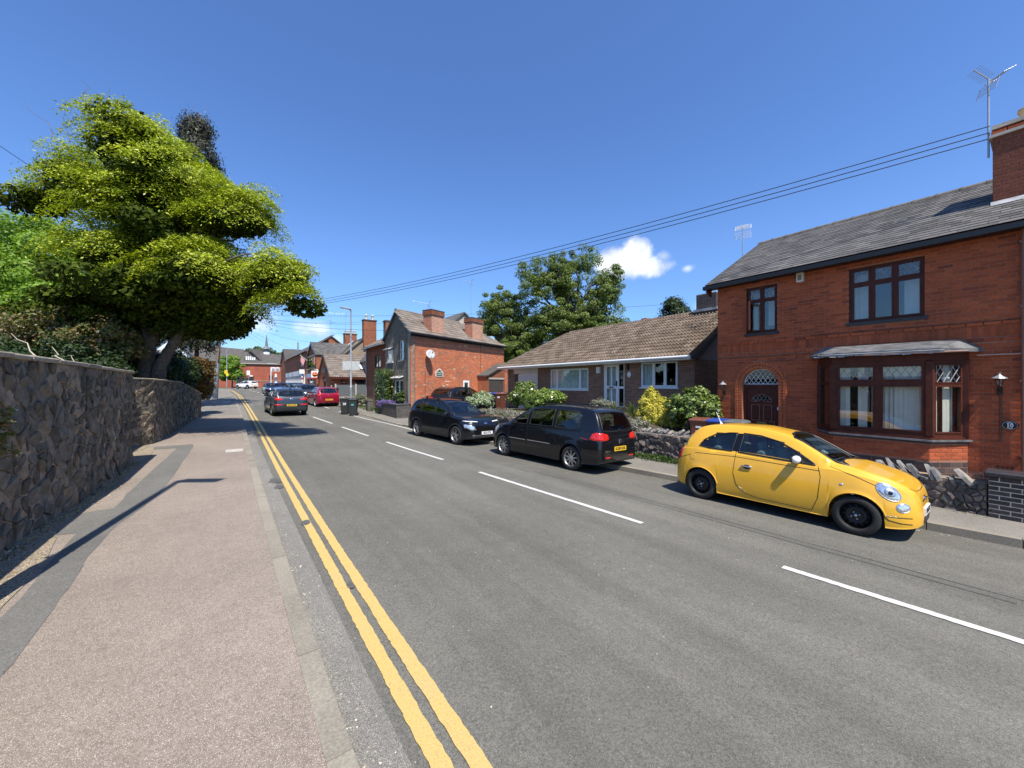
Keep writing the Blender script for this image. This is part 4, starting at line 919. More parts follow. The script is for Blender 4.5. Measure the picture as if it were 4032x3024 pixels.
txt('number','10',.085,white,t,TM(-.016,0,0),.002,.003)
for z in(-.052,.052):
    q=MB()
    for k in range(5): q.cbox((-.016,(k-2)*.014,z+(abs(k-2)*-.004 if z>0 else abs(k-2)*.004)),(.003,.012,.016),bev=.0)
    q.build('ornament',white,t,local=True)
print('house10 ok')
# ================================================================ BUNGALOW
Y1=20.3; f=fr(14.2,Y1); ub=lambda y:Y1-y
B=thing('bungalow','long brown brick bungalow with white garage, glazed door and tiled roof','bungalow',(14.2,14.0,.45))
g1=(ub(16.23),ub(13.37),1.67,2.76); g2=(ub(10.32),ub(8.61),1.82,2.90); gd=(ub(12.39),ub(11.18),.88,2.95); gg=(ub(19.68),ub(17.34),.2,2.95)
mb=MB(); wallcore(mb,f,0,ub(7.9),.1,2.98,[g1,g2,gd,gg],.22); mb.box(14.42,7.9,.1,21.0,8.12,2.98); mb.prism([(14.2,7.9,2.98),(20.9,7.9,2.98),(17.5,7.9,5.0)],(0,.22,0)); mb.box(14.42,20.1,.1,21,Y1,2.98)
bwl=mb.build('wall',mortar_grey,B)
brickwall(bwl,f,0,ub(7.9),.62,2.95,brickbung,[rect(*g1[:2],g1[2]-.05,g1[3]),rect(*g2[:2],g2[2]-.05,g2[3]),rect(*gd),rect(*gg)],limit=300)
brickwall(bwl,f,0,ub(7.9),.2,.6,brickplinth,[rect(*gd),rect(*gg)],limit=40)
brickwall(bwl,(Vector((14.2,7.9,0)),Vector((1,0,0)),Vector((0,-1,0))),0,4.6,.3,2.95,brickbung,limit=60)
window(B,f,*g1,cols=[.19,.79],fw=.06,bar=.06,n=-.03,sill=(.05,.05,white)); window(B,f,*g2,cols=[.36,.67],fw=.06,bar=.06,n=-.03,sill=(.05,.05,white))
drape(B,f,g1[0]+.05,g1[1]-.05,g1[2]+.05,g1[3]-.05,-.13,curtain,.012,'net_curtain',.11); drape(B,f,g2[0]+.05,g2[0]+.55,g2[2]+.05,g2[3]-.05,-.14,curtain,.015,'net_curtain',.12)
room(B,f,g1[0],g1[1],g1[2],g1[3]); room(B,f,g2[0],g2[1],g2[2],g2[3],2.5)
q=MB(); q.lathe([(0,0),(.06,0),(.05,.05),(.09,.12),(.05,.2),(.0,.22)],(14.42,9.3,1.84),'z',12); q.build('window_ornament',white,B)
# glazed door with side light
a,b=gd[0],gd[1]; dmid=a+(b-a)*.70; mb=MB()
fbox(mb,f,a,b,-.1,-.02,2.86,2.95); fbox(mb,f,a,a+.07,-.1,-.02,.88,2.86); fbox(mb,f,b-.06,b,-.1,-.02,.88,2.86); fbox(mb,f,dmid-.03,dmid+.03,-.1,-.019,.88,2.86); fbox(mb,f,a+.07,b-.06,-.1,-.021,.88,.94); mb.build('door_frame',white,B)
Dm=MB(); x0,x1=a+.075,dmid-.035; m=(x0+x1)/2
for r in((x0,x0+.09,.95,2.85),(x1-.1,x1,.95,2.85),(m-.035,m+.035,1.08,2.75),(x0+.09,x1-.1,.95,1.07),(x0+.09,x1-.1,2.76,2.85),(x0+.09,m-.035,1.75,1.87),(m+.035,x1-.1,1.75,1.87),(dmid+.04,b-.065,1.75,1.85)): fbox(Dm,f,r[0],r[1],-.075,-.025,r[2],r[3])
Dm=Dm.build('front_door',white,B); m2=MB(); fbox(m2,f,x0+.05,x1-.05,-.06,-.05,1.0,2.8); m2.build('door_glass',glass,Dm); m2=MB(); fbox(m2,f,dmid+.04,b-.065,-.06,-.05,.95,2.85); m2.build('side_light',glassdark,Dm)
m2=MB(); fbox(m2,f,m-.13,m+.13,-.022,-.012,1.78,1.83); m2.tube([f[0]+f[1]*(x1-.05)+Z3*(1.95)+f[2]*.03,f[0]+f[1]*(x1-.16)+Z3*1.95+f[2]*.03],.014,6); fbox(m2,f,x1-.07,x1-.03,-.024,.02,1.87,2.1); m2.build('door_handle',black,Dm)
drape(B,f,x0+.06,x1-.06,1.0,2.8,-.16,curtain,.014,'net_curtain',.1); room(B,f,a,b,.9,2.9)
# garage
mb=MB(); fbox(mb,f,gg[0]-.02,gg[1]+.02,-.05,.02,2.58,2.95); mb.build('garage_fascia',offwhite,B)
mb=MB(); fbox(mb,f,gg[0]+.38,gg[0]+.46,-.14,-.06,.2,2.55); fbox(mb,f,gg[1]-.08,gg[1],-.14,-.06,.2,2.55); fbox(mb,f,gg[0]+.46,gg[1]-.08,-.14,-.06,2.47,2.58); gf=mb.build('garage_frame',white,B)
mb=MB(); fbox(mb,f,gg[0]+.46,gg[1]-.08,-.16,-.12,.2,2.47); gdr=mb.build('garage_door',plain('garage_white',(.70,.69,.66),.5,0,.05),B)
for k in range(4):
    for j in range(3):
        u=gg[0]+.5+k*.35; z=.4+j*.68; mb=MB(); fbox(mb,f,u+.03,u+.32,-.12,-.105,z,z+.56); mb.build('door_panel',plain('garage_panel',(.66,.65,.62),.5,0,.05) if 'garage_panel' not in MATS else MATS['garage_panel'],gdr)
brickwall(B,(f[0]+f[2]*-.1,f[1],f[2]),gg[0],gg[0]+.38,.3,2.57,brickbung,limit=20)
# roof, hipped at the far end
sl=R(31); V=Vector((math.cos(sl),0,math.sin(sl))); RO=Vector((13.74,20.75,3.02)); RL=(17.55-13.74)/math.cos(sl); cs=math.cos(sl)
hipk=(20.75-17.9)/RL; zr=3.02+RL*math.sin(sl)
rf=slab('roof',B,[RO,RO+Vector((0,-13.0,0)),RO+Vector((0,-13.0,0))+V*RL,(17.55,17.9,zr)],.10,tile_m)
mb=MB(); mb.add([(21.36,7.75,3.02),(21.36,20.75,3.02),(17.55,17.9,zr),(17.55,7.75,zr),(13.74,20.75,3.02)],[(0,1,2,3),(1,4,2)]); mb.build('rear_slope',tile_m,rf)
roofplane(rf,RO,Vector((0,-1,0)),V,13.0,RL,.30,.325,'roman',tile_m,.06,300,clip=lambda u,v:u>v*hipk-.1,stag=0)
ridge(rf,(17.55,17.9,zr-.03),(17.55,7.75,zr-.03),tile_m); ridge(rf,(13.8,20.7,3.03),(17.5,17.95,zr-.02),tile_m)
mb=MB(); mb.box(13.70,7.80,2.88,13.78,20.7,3.03); mb.tube([(13.655,7.78,2.985),(13.655,20.72,2.985)],.058,10); mb.box(13.78,7.9,2.88,14.2,20.6,2.90); mb.build('gutter',white,B)
mb=MB(); mb.prism([(13.76,7.76,2.90),(13.76,7.76,3.0),(17.55,7.76,3.0+3.79*math.tan(sl)),(17.55,7.76,2.86+3.79*math.tan(sl)),(14.2,7.76,2.90)],(0,.06,0)); mb.build('bargeboard',darkwood,B)
mb=MB(); mb.tube([(14.12,20.25,2.9),(14.12,20.25,.3)],.035,8); mb.tube([(13.66,20.4,2.95),(13.9,20.35,2.85),(14.1,20.27,2.7)],.03,8); mb.build('downpipe',offwhite,B)
q=MB(); fbox(q,f,ub(12.78),ub(12.58),0.004,.09,2.48,2.78); q.build('meter_box',white,B)
q=MB(); q.lathe([(0,-.02),(.11,-.02),(.13,0),(.0,.0)],(0,0,0),'x',20); o=q.build('house_plaque',white,B); o.location=(-.012,10.92-14.0,2.38-.45); o.scale=(1,.85,1.1); o.location=Vector(o.location)
o.data.transform(Matrix.Translation(B.location))
q=MB(); fbox(q,f,ub(11.0),ub(10.92),0.0,.08,2.6,2.85); q.build('porch_lamp',black,B)
cstk=brickbox(rf,17.2,8.6,18.0,9.5,4.6,6.05,brickplinth,mortar_grey,limit=20,name='chimney'); mb=MB(); pot(mb,(17.6,9.05,6.05),.12,.22); mb.build('chimney_pot',claypale,cstk)
mb=MB(); mb.box(17.1,8.5,5.25,18.1,9.6,5.36); mb.build('flashing',leadcap,cstk)
mb=MB(); mb.box(18.4,13.0,5.0,18.75,13.35,5.62); o=mb.build('flue_stack',brickchim,rf)
# side gate between the two houses
t=thing('side_gate','pale blue grey boarded gate in the gap between bungalow and brick house','gate',(14.4,6.9,.2))
for k in range(8): mb=MB(); mb.box(14.4,6.0+k*.125+.004,.2,14.43,6.0+(k+1)*.125-.004,2.35); mb.build('board',plain('gate_paint',(.26,.31,.38),.6) if 'gate_paint' not in MATS else MATS['gate_paint'],t)
# ================================================================ COTTAGE WITH ROUGHCAST GABLE
ca=R(67.5); dC=Vector((math.sin(ca),math.cos(ca),0)); nC=Vector((dC.y,-dC.x,0)); O0=Vector((8.21,21.63,0)); fc=(O0,dC,nC)
K=thing('cottage','orange red brick cottage with roughcast grey street gable and two brick chimneys','house',(8.21,21.63,.03))
Wl=9.85; E=4.95; back=dC*Wl
Pq=lambda u,w,z:O0+dC*u+Vector((0,w,0))+Z3*z     # w runs along the street
mb=MB(); hw1=(4.75,5.42,1.18,2.2)
wallcore(mb,fc,0.0,Wl,-.2,E,[hw1],.25); 
w1=(.48,1.75,3.42,4.20); 
kw=MB()
fg=(O0+Vector((0,4.75,0)),Vector((0,-1,0)),Vector((-1,0,0)))    # gable, u from its far corner
gw=[(.46,1.62,3.40,4.18),(2.68,3.58,3.42,4.66),(1.9,3.5,1.32,2.22)]
wallcore(kw,fg,0,4.70,-.2,E,gw,.25)
kw.prism([O0+Vector((0,0.05,E)),O0+Vector((0,4.75,E)),O0+Vector((0,2.35,6.58))],(.25,0,0))
side=mb.build('side_wall',mortar_grey,K); gab=kw.build('gable_wall',render_m,K)
brickwall(side,fc,0,Wl,.0,E-.02,brickor,[rect(hw1[0]-.0,hw1[1]+.0,hw1[2],hw1[3]),],limit=300)
# rough render lumps on the gable
rl=MB()
for _ in range(2600):
    u=random.uniform(.05,4.6); z=random.uniform(.1,6.4)
    if z>E and abs(u-2.4)>2.4*(6.5-z)/(6.5-E): continue
    if any(a-.12<u<b+.12 and c-.4<z<d+.1 for a,b,c,d in gw): continue
    s_=random.uniform(.025,.06); p=fg[0]+fg[1]*u+Z3*z; an=random.uniform(0,3); ring=[p+fg[1]*math.cos(an+k*1.57)*s_*random.uniform(.6,1.3)+Z3*math.sin(an+k*1.57)*s_*.6 for k in range(4)]
    rl.add([r_-Vector((0,0,0)) for r_ in ring]+[p+fg[2]*s_*.28],[(0,1,4),(1,2,4),(2,3,4),(3,0,4)])
tag(rl.build('roughcast_lumps',render_m,gab),kind='stuff')
def vent(u0,u1,z):  # top-hung light pushed open
    o=fg[0]+fg[1]*u0+Z3*z+fg[2]*.0; ff=(o,fg[1],Vector((-.45,0,.9)).normalized()); mb=MB(); L_=u1-u0; X=Vector((-.86,0,-.32))
    for a,b,c,d in((0,L_,0,.06),(0,L_,.3,.36),(0,.06,.06,.3),(L_-.06,L_,.06,.3)):
        p=[o+fg[1]*a+X*c,o+fg[1]*b+X*c,o+fg[1]*b+X*d,o+fg[1]*a+X*d]; mb.prism(p,(-.015,0,.04))
    mb.build('vent_light',white,K)
window(K,fg,*gw[0],cols=[.0001+.999] if False else [],trans={0:[gw[0][2]+.62]},fw=.06,n=-.02,sill=(.07,.06,white)); vent(gw[0][0],gw[0][1],4.32)
window(K,fg,*gw[1],cols=[],trans={0:[gw[1][2]+.62]},fw=.07,n=-.09,sill=(.05,.07,concrete)); window(K,fg,*gw[2],cols=[.5],trans={},fw=.05,n=-.04,sill=(.08,.06,white)); vent(gw[2][0],gw[2][0]+.8,2.42); vent(gw[2][0]+.8,gw[2][1],2.42)
drape(K,fg,gw[2][0],gw[2][1],1.35,2.2,-.14,plain('green_blind',(.10,.17,.145),.8),.002,'roller_blind'); drape(K,fg,gw[0][0],gw[0][1],3.45,4.1,-.2,curtain,.01); drape(K,fg,gw[1][0]+.4,gw[1][1],3.45,4.6,-.2,curtain,.01)
for g_ in gw: room(K,fg,g_[0],g_[1],g_[2],g_[3],1.0)
window(K,fc,*hw1,cols=[],fw=.10,n=.012,dep=.06,sill=(.03,.05,white)); room(K,fc,*hw1,1.0)
# roof
e0=Pq(-.12,-.25,E-.03); Rr=Vector((8.09,23.98,6.62)); e1=e0+dC*(Wl+.2); 
perp=Vector((-dC.y,dC.x,0)); hh=(Rr-e0).dot(perp); VV=(perp*hh+Z3*(6.62-e0.z)); SL=VV.length; VV.normalize(); du=(Rr-e0).dot(dC)
r1=Rr+dC*6.6
kr_=slab('roof',K,[e0,e1,r1,Rr],.08,tilegrey_m)
lim0=lambda v:du*v/SL; lim1=lambda v:(Wl+.2)+( (r1-e0).dot(dC)-(Wl+.2))*v/SL
roofplane(kr_,e0,dC,VV,Wl+.2,SL,.31,.33,'roman',tilegrey_m,.05,300,clip=lambda u,v:lim0(v)-.12<u<lim1(v)+.1,stag=0)
ridge(kr_,Rr,r1,tilegrey_m,20)
mb=MB(); bk=Vector((8.09,26.75,E-.03)); mb.add([bk,bk+dC*9.9,r1,Rr,e1],[(0,3,2,1),(1,2,4)]); mb.build('rear_slope',tilegrey_m,kr_)
mb=MB(); mb.prism([e0+Vector((0,0,.02)),Rr+Vector((0,0,.0)),Rr+Vector((0,0,-.12)),e0+Vector((0,0,-.12))],(-.04,0,0)); mb.prism([bk+Vector((0,0,.02)),Rr,Rr+Vector((0,0,-.12)),bk+Vector((0,0,-.12))],(-.04,0,0)); mb.build('bargeboard',blacksm,K)
mb=MB(); mb.tube([e0+Vector((0,0,-.04))-perp*.05,e1+Vector((0,0,-.04))-perp*.05],.055,8); fbox(mb,fc,0,Wl,.0,.05,E-.2,E-.04); mb.build('gutter',blacksm,K)
mb=MB(); 
for u in(.28,1.12,6.75): mb.tube([O0+dC*u+nC*.03+Z3*(4.85 if u!=1.12 else 2.9),O0+dC*u+nC*.03+Z3*.3],.014 if u>.3 else .02,6)
mb.build('wall_cable',plain('cable_red',(.20,.07,.04),.7),K)
for u0,u1,ht in((1.75,2.85,6.62),(5.85,7.1,6.72)):
    cs_=MB(); p=[O0+dC*u0+nC*-.05,O0+dC*u1+nC*-.05,O0+dC*u1-nC*.75,O0+dC*u0-nC*.75]; cs_.prism([q+Z3*4.9 for q in p],(0,0,ht-4.9)); co=cs_.build('chimney',mortar_pale,kr_)
    brickwall(co,(p[0],dC,nC),0,u1-u0,5.0,ht-.35,brickchim,limit=110,back=.02,proud=.004,J=.022,H=.062); brickwall(co,(p[3],-nC,Vector((-dC.x,-dC.y,0))) if False else (p[3],nC,Vector((-dC.x,-dC.y,0))),0,.7,5.0,ht-.35,brickchim,limit=60,back=.02,J=.016,H=.062)
    pp=[p[0]-dC*.05+nC*.05,p[1]+dC*.05+nC*.05,p[2]+dC*.05-nC*.05,p[3]-dC*.05-nC*.05]
    m2=MB(); m2.prism([q+Z3*(ht-.36) for q in pp],(0,0,.05)); m2.prism([q+Z3*(ht-.07) for q in pp],(0,0,.07)); m2.build('chimney_band',brickplinth,co)
    brickwall(co,(pp[0],dC,nC),0,u1-u0+.1,ht-.31,ht-.07,brickold,limit=30,back=.3); brickwall(co,(pp[3],nC,Vector((-dC.x,-dC.y,0))),0,.8,ht-.31,ht-.07,brickold,limit=20,back=.3)
    m2=MB(); m2.prism([p[0]-dC*.1+nC*.0+Z3*5.0,p[0]-dC*.0+Z3*5.0,p[3]+Z3*5.65,p[3]-dC*.1+Z3*5.65],(0,0,.03)); m2.build('flashing',leadcap,co)
# lean-to
Lq=lambda u,n,z:O0+dC*u+nC*n+Z3*z
mb=MB(); mb.prism([Lq(6.4,.8,0),Lq(8.75,.8,0),Lq(8.75,.8,3.42),Lq(6.4,.8,2.52)],-nC*.8); mb.prism([Lq(8.755,.8,0),Lq(10.1,.8,0),Lq(10.1,.8,3.3),Lq(8.755,.8,3.3)],-nC*1.2); lt=mb.build('lean_to',brickold,K)
fl=(Lq(0,.8,0),dC,nC); brickwall(lt,fl,6.42,8.74,.1,3.4,brickold,[rect(6.65,8.6,-1,2.3),lambda z:(0,20) if z>3.42 else ((0,6.4+(z-2.52)/.9*2.35) if z>2.5 else None)],limit=60); brickwall(lt,fl,8.78,10.08,.1,3.25,brickor,[rect(9.65,9.9,1.2,2.3)],limit=60)
mb=MB(); mb.prism([Lq(6.3,.95,2.5),Lq(8.8,.95,3.46),Lq(8.8,.95,3.54),Lq(6.3,.95,2.58)],-nC*1.0); mb.prism([Lq(8.7,.9,3.3),Lq(10.2,.9,3.25),Lq(10.2,.9,3.36),Lq(8.7,.9,3.42)],-nC*1.4); mb.build('lean_to_roof',slate_m,K)
mb=MB(); mb.prism([Lq(6.6,.83,2.3),Lq(8.65,.83,2.3),Lq(8.65,.83,2.42),Lq(6.6,.83,2.42)],nC*.02); mb.build('lintel',concrete,K)
dd=thing('x','x','x') if False else None
for k in range(12): mb=MB(); u=6.68+k*.157; mb.prism([Lq(u,.78,.3),Lq(u+.15,.78,.3),Lq(u+.15,.78,2.28-random.uniform(0,.03)),Lq(u,.78,2.28-random.uniform(0,.03))],nC*random.uniform(.02,.035)); mb.build('door_board',darkwood,lt)
# satellite dish and plaque hang on the wall
t=thing('satellite_dish','grey satellite dish on the orange brick side wall of the cottage','satellite dish',O0+dC*1.25+nC*.05+Z3*3.65)
Mx=Matrix.Translation(nC*.30+Z3*.12)@Vector((nC.x*.75-.35,nC.y*.9,.42)).normalized().to_track_quat('Z','Y').to_matrix().to_4x4()
q=MB(); q.lathe([(0,-.06),(.14,-.045),(.26,-.01),(.28,0),(.275,.01),(.14,-.03),(0,-.045)],(0,0,0),'z',24); o=q.build('dish',plain('dish_grey',(.36,.37,.38),.5),t,local=True); o.matrix_local=Mx@Matrix.Diagonal((1,1.12,1,1))
q=MB(); q.tube([(0,-.27,0),(0,-.1,.33)],.012,6); q.cbox((0,-.08,.36),(.05,.05,.09),bev=.01); o=q.build('feed_arm',black,t,local=True); o.matrix_local=Mx
q=MB(); q.tube([nC*.02-Z3*.12,nC*.16-Z3*.1,nC*.27+Z3*.08],.018,6); q.build('bracket',steel,t,local=True)
t=thing('wall_plaque','white plaque with dark green lettering panel on the orange brick cottage wall','plaque',O0+dC*2.37+nC*.015+Z3*2.62)
FM=lambda u,n,z:Matrix.Translation(dC*u+nC*n+Z3*z)@basis(dC,Z3,nC,(0,0,0))
q=MB(); shp=[(-.34,-.2),(.34,-.2),(.34,.08),(.28,.17),(.16,.19),(.1,.31),(0,.34),(-.1,.31),(-.16,.19),(-.28,.17),(-.34,.08)]; q.prism([dC*a*1.05+Z3*b*.95 for a,b in shp],nC*.02); q.build('board',offwhite,t,local=True)
q=MB(); q.prism([dC*a*.8+Z3*b*.72+nC*.0205 for a,b in shp],nC*.004); q.build('panel',plain('dark_green',(.03,.08,.06),.5),t,local=True)
for k,sz in((.05,.10),(-.06,.08)): q=MB(); q.prism([dC*-.2+Z3*k+nC*.026,dC*.2+Z3*k+nC*.026,dC*.2+Z3*(k+.04)+nC*.026,dC*-.2+Z3*(k+.04)+nC*.026],nC*.002); q.build('lettering_bar',offwhite,t,local=True)
# brick wing beyond the gable
WG=thing('brick_wing','dark red brick wing with grey tiled roof beside the roughcast gable','house',(8.3,29,.1)); fw_=fr(8.3,31.4)
mb=MB(); ww=(2.25,3.65,3.15,4.08); wallcore(mb,fw_,0,5.0,-.1,4.75,[ww],.25); mb.box(8.55,31.2,-.1,14,31.4,4.75); wgw=mb.build('wall',mortar_red,WG)
brickwall(wgw,fw_,0,5.0,1.8,4.7,brickold,[rect(*ww)],limit=80); window(WG,fw_,*ww,cols=[.5],fw=.05,n=-.05,fmat=mahog); room(WG,fw_,*ww,1.0); drape(WG,fw_,ww[0],ww[0]+.5,3.2,4.0,-.2,curtain)
wr_=slab('roof',WG,[(8.0,31.6,4.72),(8.0,26.35,4.72),(11.2,26.35,6.5),(11.2,31.6,6.5)],.08,tilegrey_m)
Vv=Vector((3.2,0,1.78)); Ls=Vv.length; roofplane(wr_,Vector((8.0,31.6,4.74)),Vector((0,-1,0)),Vv.normalized(),5.25,Ls,.31,.33,'roman',tilegrey_m,.04,60,stag=0)
mb=MB(); mb.tube([(7.95,26.4,4.70),(7.95,31.6,4.66)],.05,8); mb.tube([(8.22,31.2,4.6),(8.22,31.2,.5)],.035,8); mb.build('gutter',steel,WG)
# pale gable that rises behind the cottage
t=thing('pale_gable_house','pale rendered gable with dark roof showing above the cottage roof','house',(17.2,32,.5))
mb=MB(); mb.box(15.2,32,.3,19.4,38,7.0); mb.prism([(15.2,32,7.0),(19.4,32,7.0),(17.25,32,8.55)],(0,6,0)); mb.build('wall',renderpale,t)
mb=MB(); mb.prism([(15.0,31.8,6.85),(17.25,31.8,8.72),(17.25,31.8,8.58),(15.1,31.8,6.75)],(0,6.4,0)); mb.prism([(19.6,31.8,6.85),(17.25,31.8,8.72),(17.25,31.8,8.58),(19.5,31.8,6.75)],(0,6.4,0)); mb.build('roof',slate_m,t)
# planter wall
t=thing('planter_wall','low dark painted brick planter wall at the foot of the roughcast gable','wall',(7.8,23.5,.05))
mb=MB(); mb.box(7.36,21.62,-.1,7.58,24.3,.76); mb.box(7.36,21.62,-.1,8.2,21.84,.78); mb.box(7.40,24.3,-.1,7.6,26.0,.58); mb.box(7.6,21.84,-.1,8.2,25.9,.66); pl=mb.build('wall_core',brickplinth,t)
dg=pmat('grey_block',[(0,(.085,.08,.075)),(1,(.13,.12,.11))],.8,20)
brickwall(pl,(Vector((7.36,24.3,0)),Vector((0,-1,0)),Vector((-1,0,0))),0,2.68,.0,.76,dg,limit=60); brickwall(pl,(Vector((7.36,21.62,0)),Vector((1,0,0)),Vector((0,-1,0))),0,.84,.0,.76,dg,limit=40); brickwall(pl,(Vector((7.40,26,0)),Vector((0,-1,0)),Vector((-1,0,0))),0,1.7,.0,.56,dg,limit=30)
mb=MB(); mb.box(7.33,21.58,.76,7.61,24.3,.80); mb.box(7.61,21.58,.78,8.2,21.87,.82); mb.build('coping',dg,t)
t=thing('gate_pillar','short dark stone pillar left of the planter wall','pillar',(7.3,26.9,.1)); mb=MB(); mb.cbox((7.3,26.9,.42),(.38,.5,.8),bev=.03); mb.build('shaft',dg,t); mb=MB(); mb.cbox((7.3,26.9,.85),(.44,.56,.07),bev=.02); mb.build('cap',dg,t)
# ================================================================ SHOPS UP THE STREET
def gableblock(name,label,cat,x0,x1,y0,y1,zb,ze,zr,wallm,roofm,over=.25,tiles=None,brick=None,holes=(),mort=mortar_red,yr=None,lim=60):
    """gable on the street: ridge along x"""
    t=thing(name,label,cat,(x0,(y0+y1)/2,zb)); yr=yr or (y0+y1)/2; ff=fr(x0,y1)
    mb=MB(); wallcore(mb,ff,0,y1-y0,zb-.4,ze,holes,.25); mb.box(x0+.25,y0,zb-.4,x1,y0+.25,ze); mb.box(x0+.25,y1-.25,zb-.4,x1,y1,ze)
    mb.prism([(x0,y0,ze),(x0,y1,ze),(x0,yr,zr)],(.25,0,0)); w=mb.build('wall',mort if brick else wallm,t)
    if brick:
        brickwall(w,ff,0,y1-y0,zb,zr,brick,[(lambda z,h=h:(h[0],h[1]) if h[2]<=z<=h[3] else None) for h in holes]+[lambda z:(-1,(y1-yr)*(z-ze)/(zr-ze)) if z>ze else None,lambda z:((y1-y0)-(yr-y0)*(z-ze)/(zr-ze),99) if z>ze else None],limit=lim)
        brickwall(w,(Vector((x0,y0,0)),Vector((1,0,0)),Vector((0,-1,0))),0,x1-x0,zb,ze,brick,limit=lim)
    for s_,ye in((-1,y0),(1,y1)):
        k=(ze-zr)/abs(ye-yr)*-1; yo=ye+s_*over; zo=ze-over*k
        q=[(x0-.15,yo,zo),(x1,yo,zo),(x1,yr,zr+.02),(x0-.15,yr,zr+.02)]
        if s_>0: q=[q[1],q[0],q[3],q[2]]
        r_=slab('roof',t,q,.09,roofm)
        if tiles and s_<0:
            V_=(Vector(q[3])-Vector(q[0])); L_=V_.length; roofplane(r_,Vector(q[0]),Vector((1,0,0)),V_.normalized(),x1-x0+.15,L_,tiles[1],tiles[2],tiles[0],roofm,tiles[3],lim*2,stag=0 if tiles[0]=='roman' else .5)
    mb=MB()
    for s_,ye in((-1,y0-over),(1,y1+over)):
        k=(zr-ze)/abs((y0 if s_<0 else y1)-yr); zo=ze-over*k; mb.prism([(x0-.17,ye,zo-.1),(x0-.17,ye,zo+.05),(x0-.17,yr,zr+.06),(x0-.17,yr,zr-.12)],(.05,0,0))
    mb.build('bargeboard',blacksm,t); return t,w,ff
A,aw,fa=gableblock('corner_shop','small red brick shop with brown tiled roof and two white skylights','shop',7.3,12.0,40.2,46.9,.5,2.8,5.05,None,tilegrey_m,.3,('roman',.42,.36,.06),brickor,[(2.6,4.2,.6,2.7)],lim=150)
k=(5.05-2.8)/3.35; 
for x in(8.85,10.2):
    mb=MB(); yy0,yy1=41.0,42.0; z=lambda y:2.8+(y-40.2)*k+.09
    V_=Vector((0,1,k)).normalized(); Nn_=Vector((0,-k,1)).normalized(); o=Vector((x,yy0,z(yy0)))
    mb.prism([o,o+Vector((.62,0,0)),o+Vector((.62,0,0))+V_*.95,o+V_*.95],Nn_*.06); s_=mb.build('skylight_frame',panel_m,A); mb=MB(); o2=o+Vector((.06,0,0))+V_*.06+Nn_*.061; mb.prism([o2,o2+Vector((.5,0,0)),o2+Vector((.5,0,0))+V_*.83,o2+V_*.83],Nn_*.01); mb.build('skylight_pane',plain('skylight_white',(.72,.76,.78),.15) if 'skylight_white' not in MATS else MATS['skylight_white'],s_)
mb=MB(); mb.box(7.2,39.86,2.42,12,39.92,2.62); mb.box(7.3,39.92,2.42,12,40.2,2.46)
for x in(8.2,9.3,10.4,11.2,11.8): mb.box(x,40.0,2.1,x+.1,40.2,2.45)
mb.build('eaves_fascia',mahog,A)
mb=MB(); mb.box(9.6,40.12,.6,10.6,40.19,2.35); mb.build('side_door',dark_in,A)
mb=MB(); fbox(mb,fa,2.6,4.2,-.2,-.1,.5,2.7); ad=mb.build('shop_door',darkwood,A)
for i in range(4): mb=MB(); fbox(mb,fa,2.75+i*.36,2.85+i*.36,-.09,-.07,2.25,2.55); mb.build('door_light',white,ad)
mb=MB(); fbox(mb,fa,2.3,4.5,.01,.08,3.1,3.6); mb.build('sign_board',black,A)
mb=MB(); mb.lathe([(.0,0),(.17,0),(.22,.12),(.2,.16),(0,.16)],(8.45,40.05,1.95),'z',12); mb.tube([(8.45,40.0,2.1),(8.45,40.02,2.6),(8.52,40.1,2.75)],.02,5); mb.build('hanging_basket',black,A)
mb=MB(); mb.box(7.42,40.12,1.28,7.95,40.19,1.85); q=mb.build('notice_board',black,A); mb=MB(); mb.box(7.62,40.10,1.36,7.78,40.115,1.78); mb.build('notice',white,q)
# grey panel fence with pale posts
t=thing('panel_fence','grey boarded fence with four pale concrete posts before the small brick shop','fence',(9.5,39.1,.6))
px_=[7.5,9.32,11.14,12.9]
for i,x in enumerate(px_): mb=MB(); mb.cbox((x,39.1,1.2),(.13,.12,1.55)); mb.build('post',concrete,t)
for i in range(3):
    n=11; w_=(px_[i+1]-px_[i]-.13)/n
    for j in range(n): x=px_[i]+.065+j*w_; mb=MB(); mb.box(x+.002,39.07+random.uniform(0,.012),.62,x+w_-.002,39.11,1.88); mb.build('board',panel_m,t)
tw=wall_path('garden_wall','low crumbling buff stone wall below the grey boarded fence',[(12.6,38.6),(7.6,38.6)],lambda y:.35,lambda y:.78,.3,(stoneband,mortarL),.2,2.0,.01,.03,1.3,0,-1,80,44)
wall_path('garden_wall','short stone wall stub beside the wheelie bins',[(7.6,36.6),(7.3,31.0)],lambda y:.2,lambda y:.62,.3,(stoneband,mortarL),.18,2.2,.01,.03,1.3,0,-1,60,45)
# post office with timbered front
Bk,bw_,fb_=gableblock('post_office','two storey post office with dark glazed bay, red sign and brown slate gable roof','shop',7.3,14.0,48.6,55.2,.7,5.35,7.0,None,slate_m,.15,('slate',.3,.22,.012),brickold,[(.5,6.0,3.9,5.3),(.6,5.9,.8,3.2)],yr=51.9,lim=60)
window(Bk,fb_,.5,6.0,3.9,5.3,cols=[.33,.66],fw=.10,bar=.12,n=-.02,fmat=black,gmat=glassdark); room(Bk,fb_,.5,6,3.9,5.3); mb=MB(); fbox(mb,fb_,.3,6.3,.0,.15,5.2,5.4); fbox(mb,fb_,.3,6.3,.0,.12,3.7,3.9); mb.build('timber_band',blacksm,Bk)
mb=MB(); fbox(mb,fb_,.4,6.2,.02,.2,2.72,3.2); mb.build('shop_fascia',plain('pale_blue_fascia',(.55,.62,.72),.5),Bk)
mb=MB(); fbox(mb,fb_,4.4,6.4,.02,.15,3.22,3.72); mb.build('upper_board',plain('tan_board',(.38,.28,.17),.7),Bk)
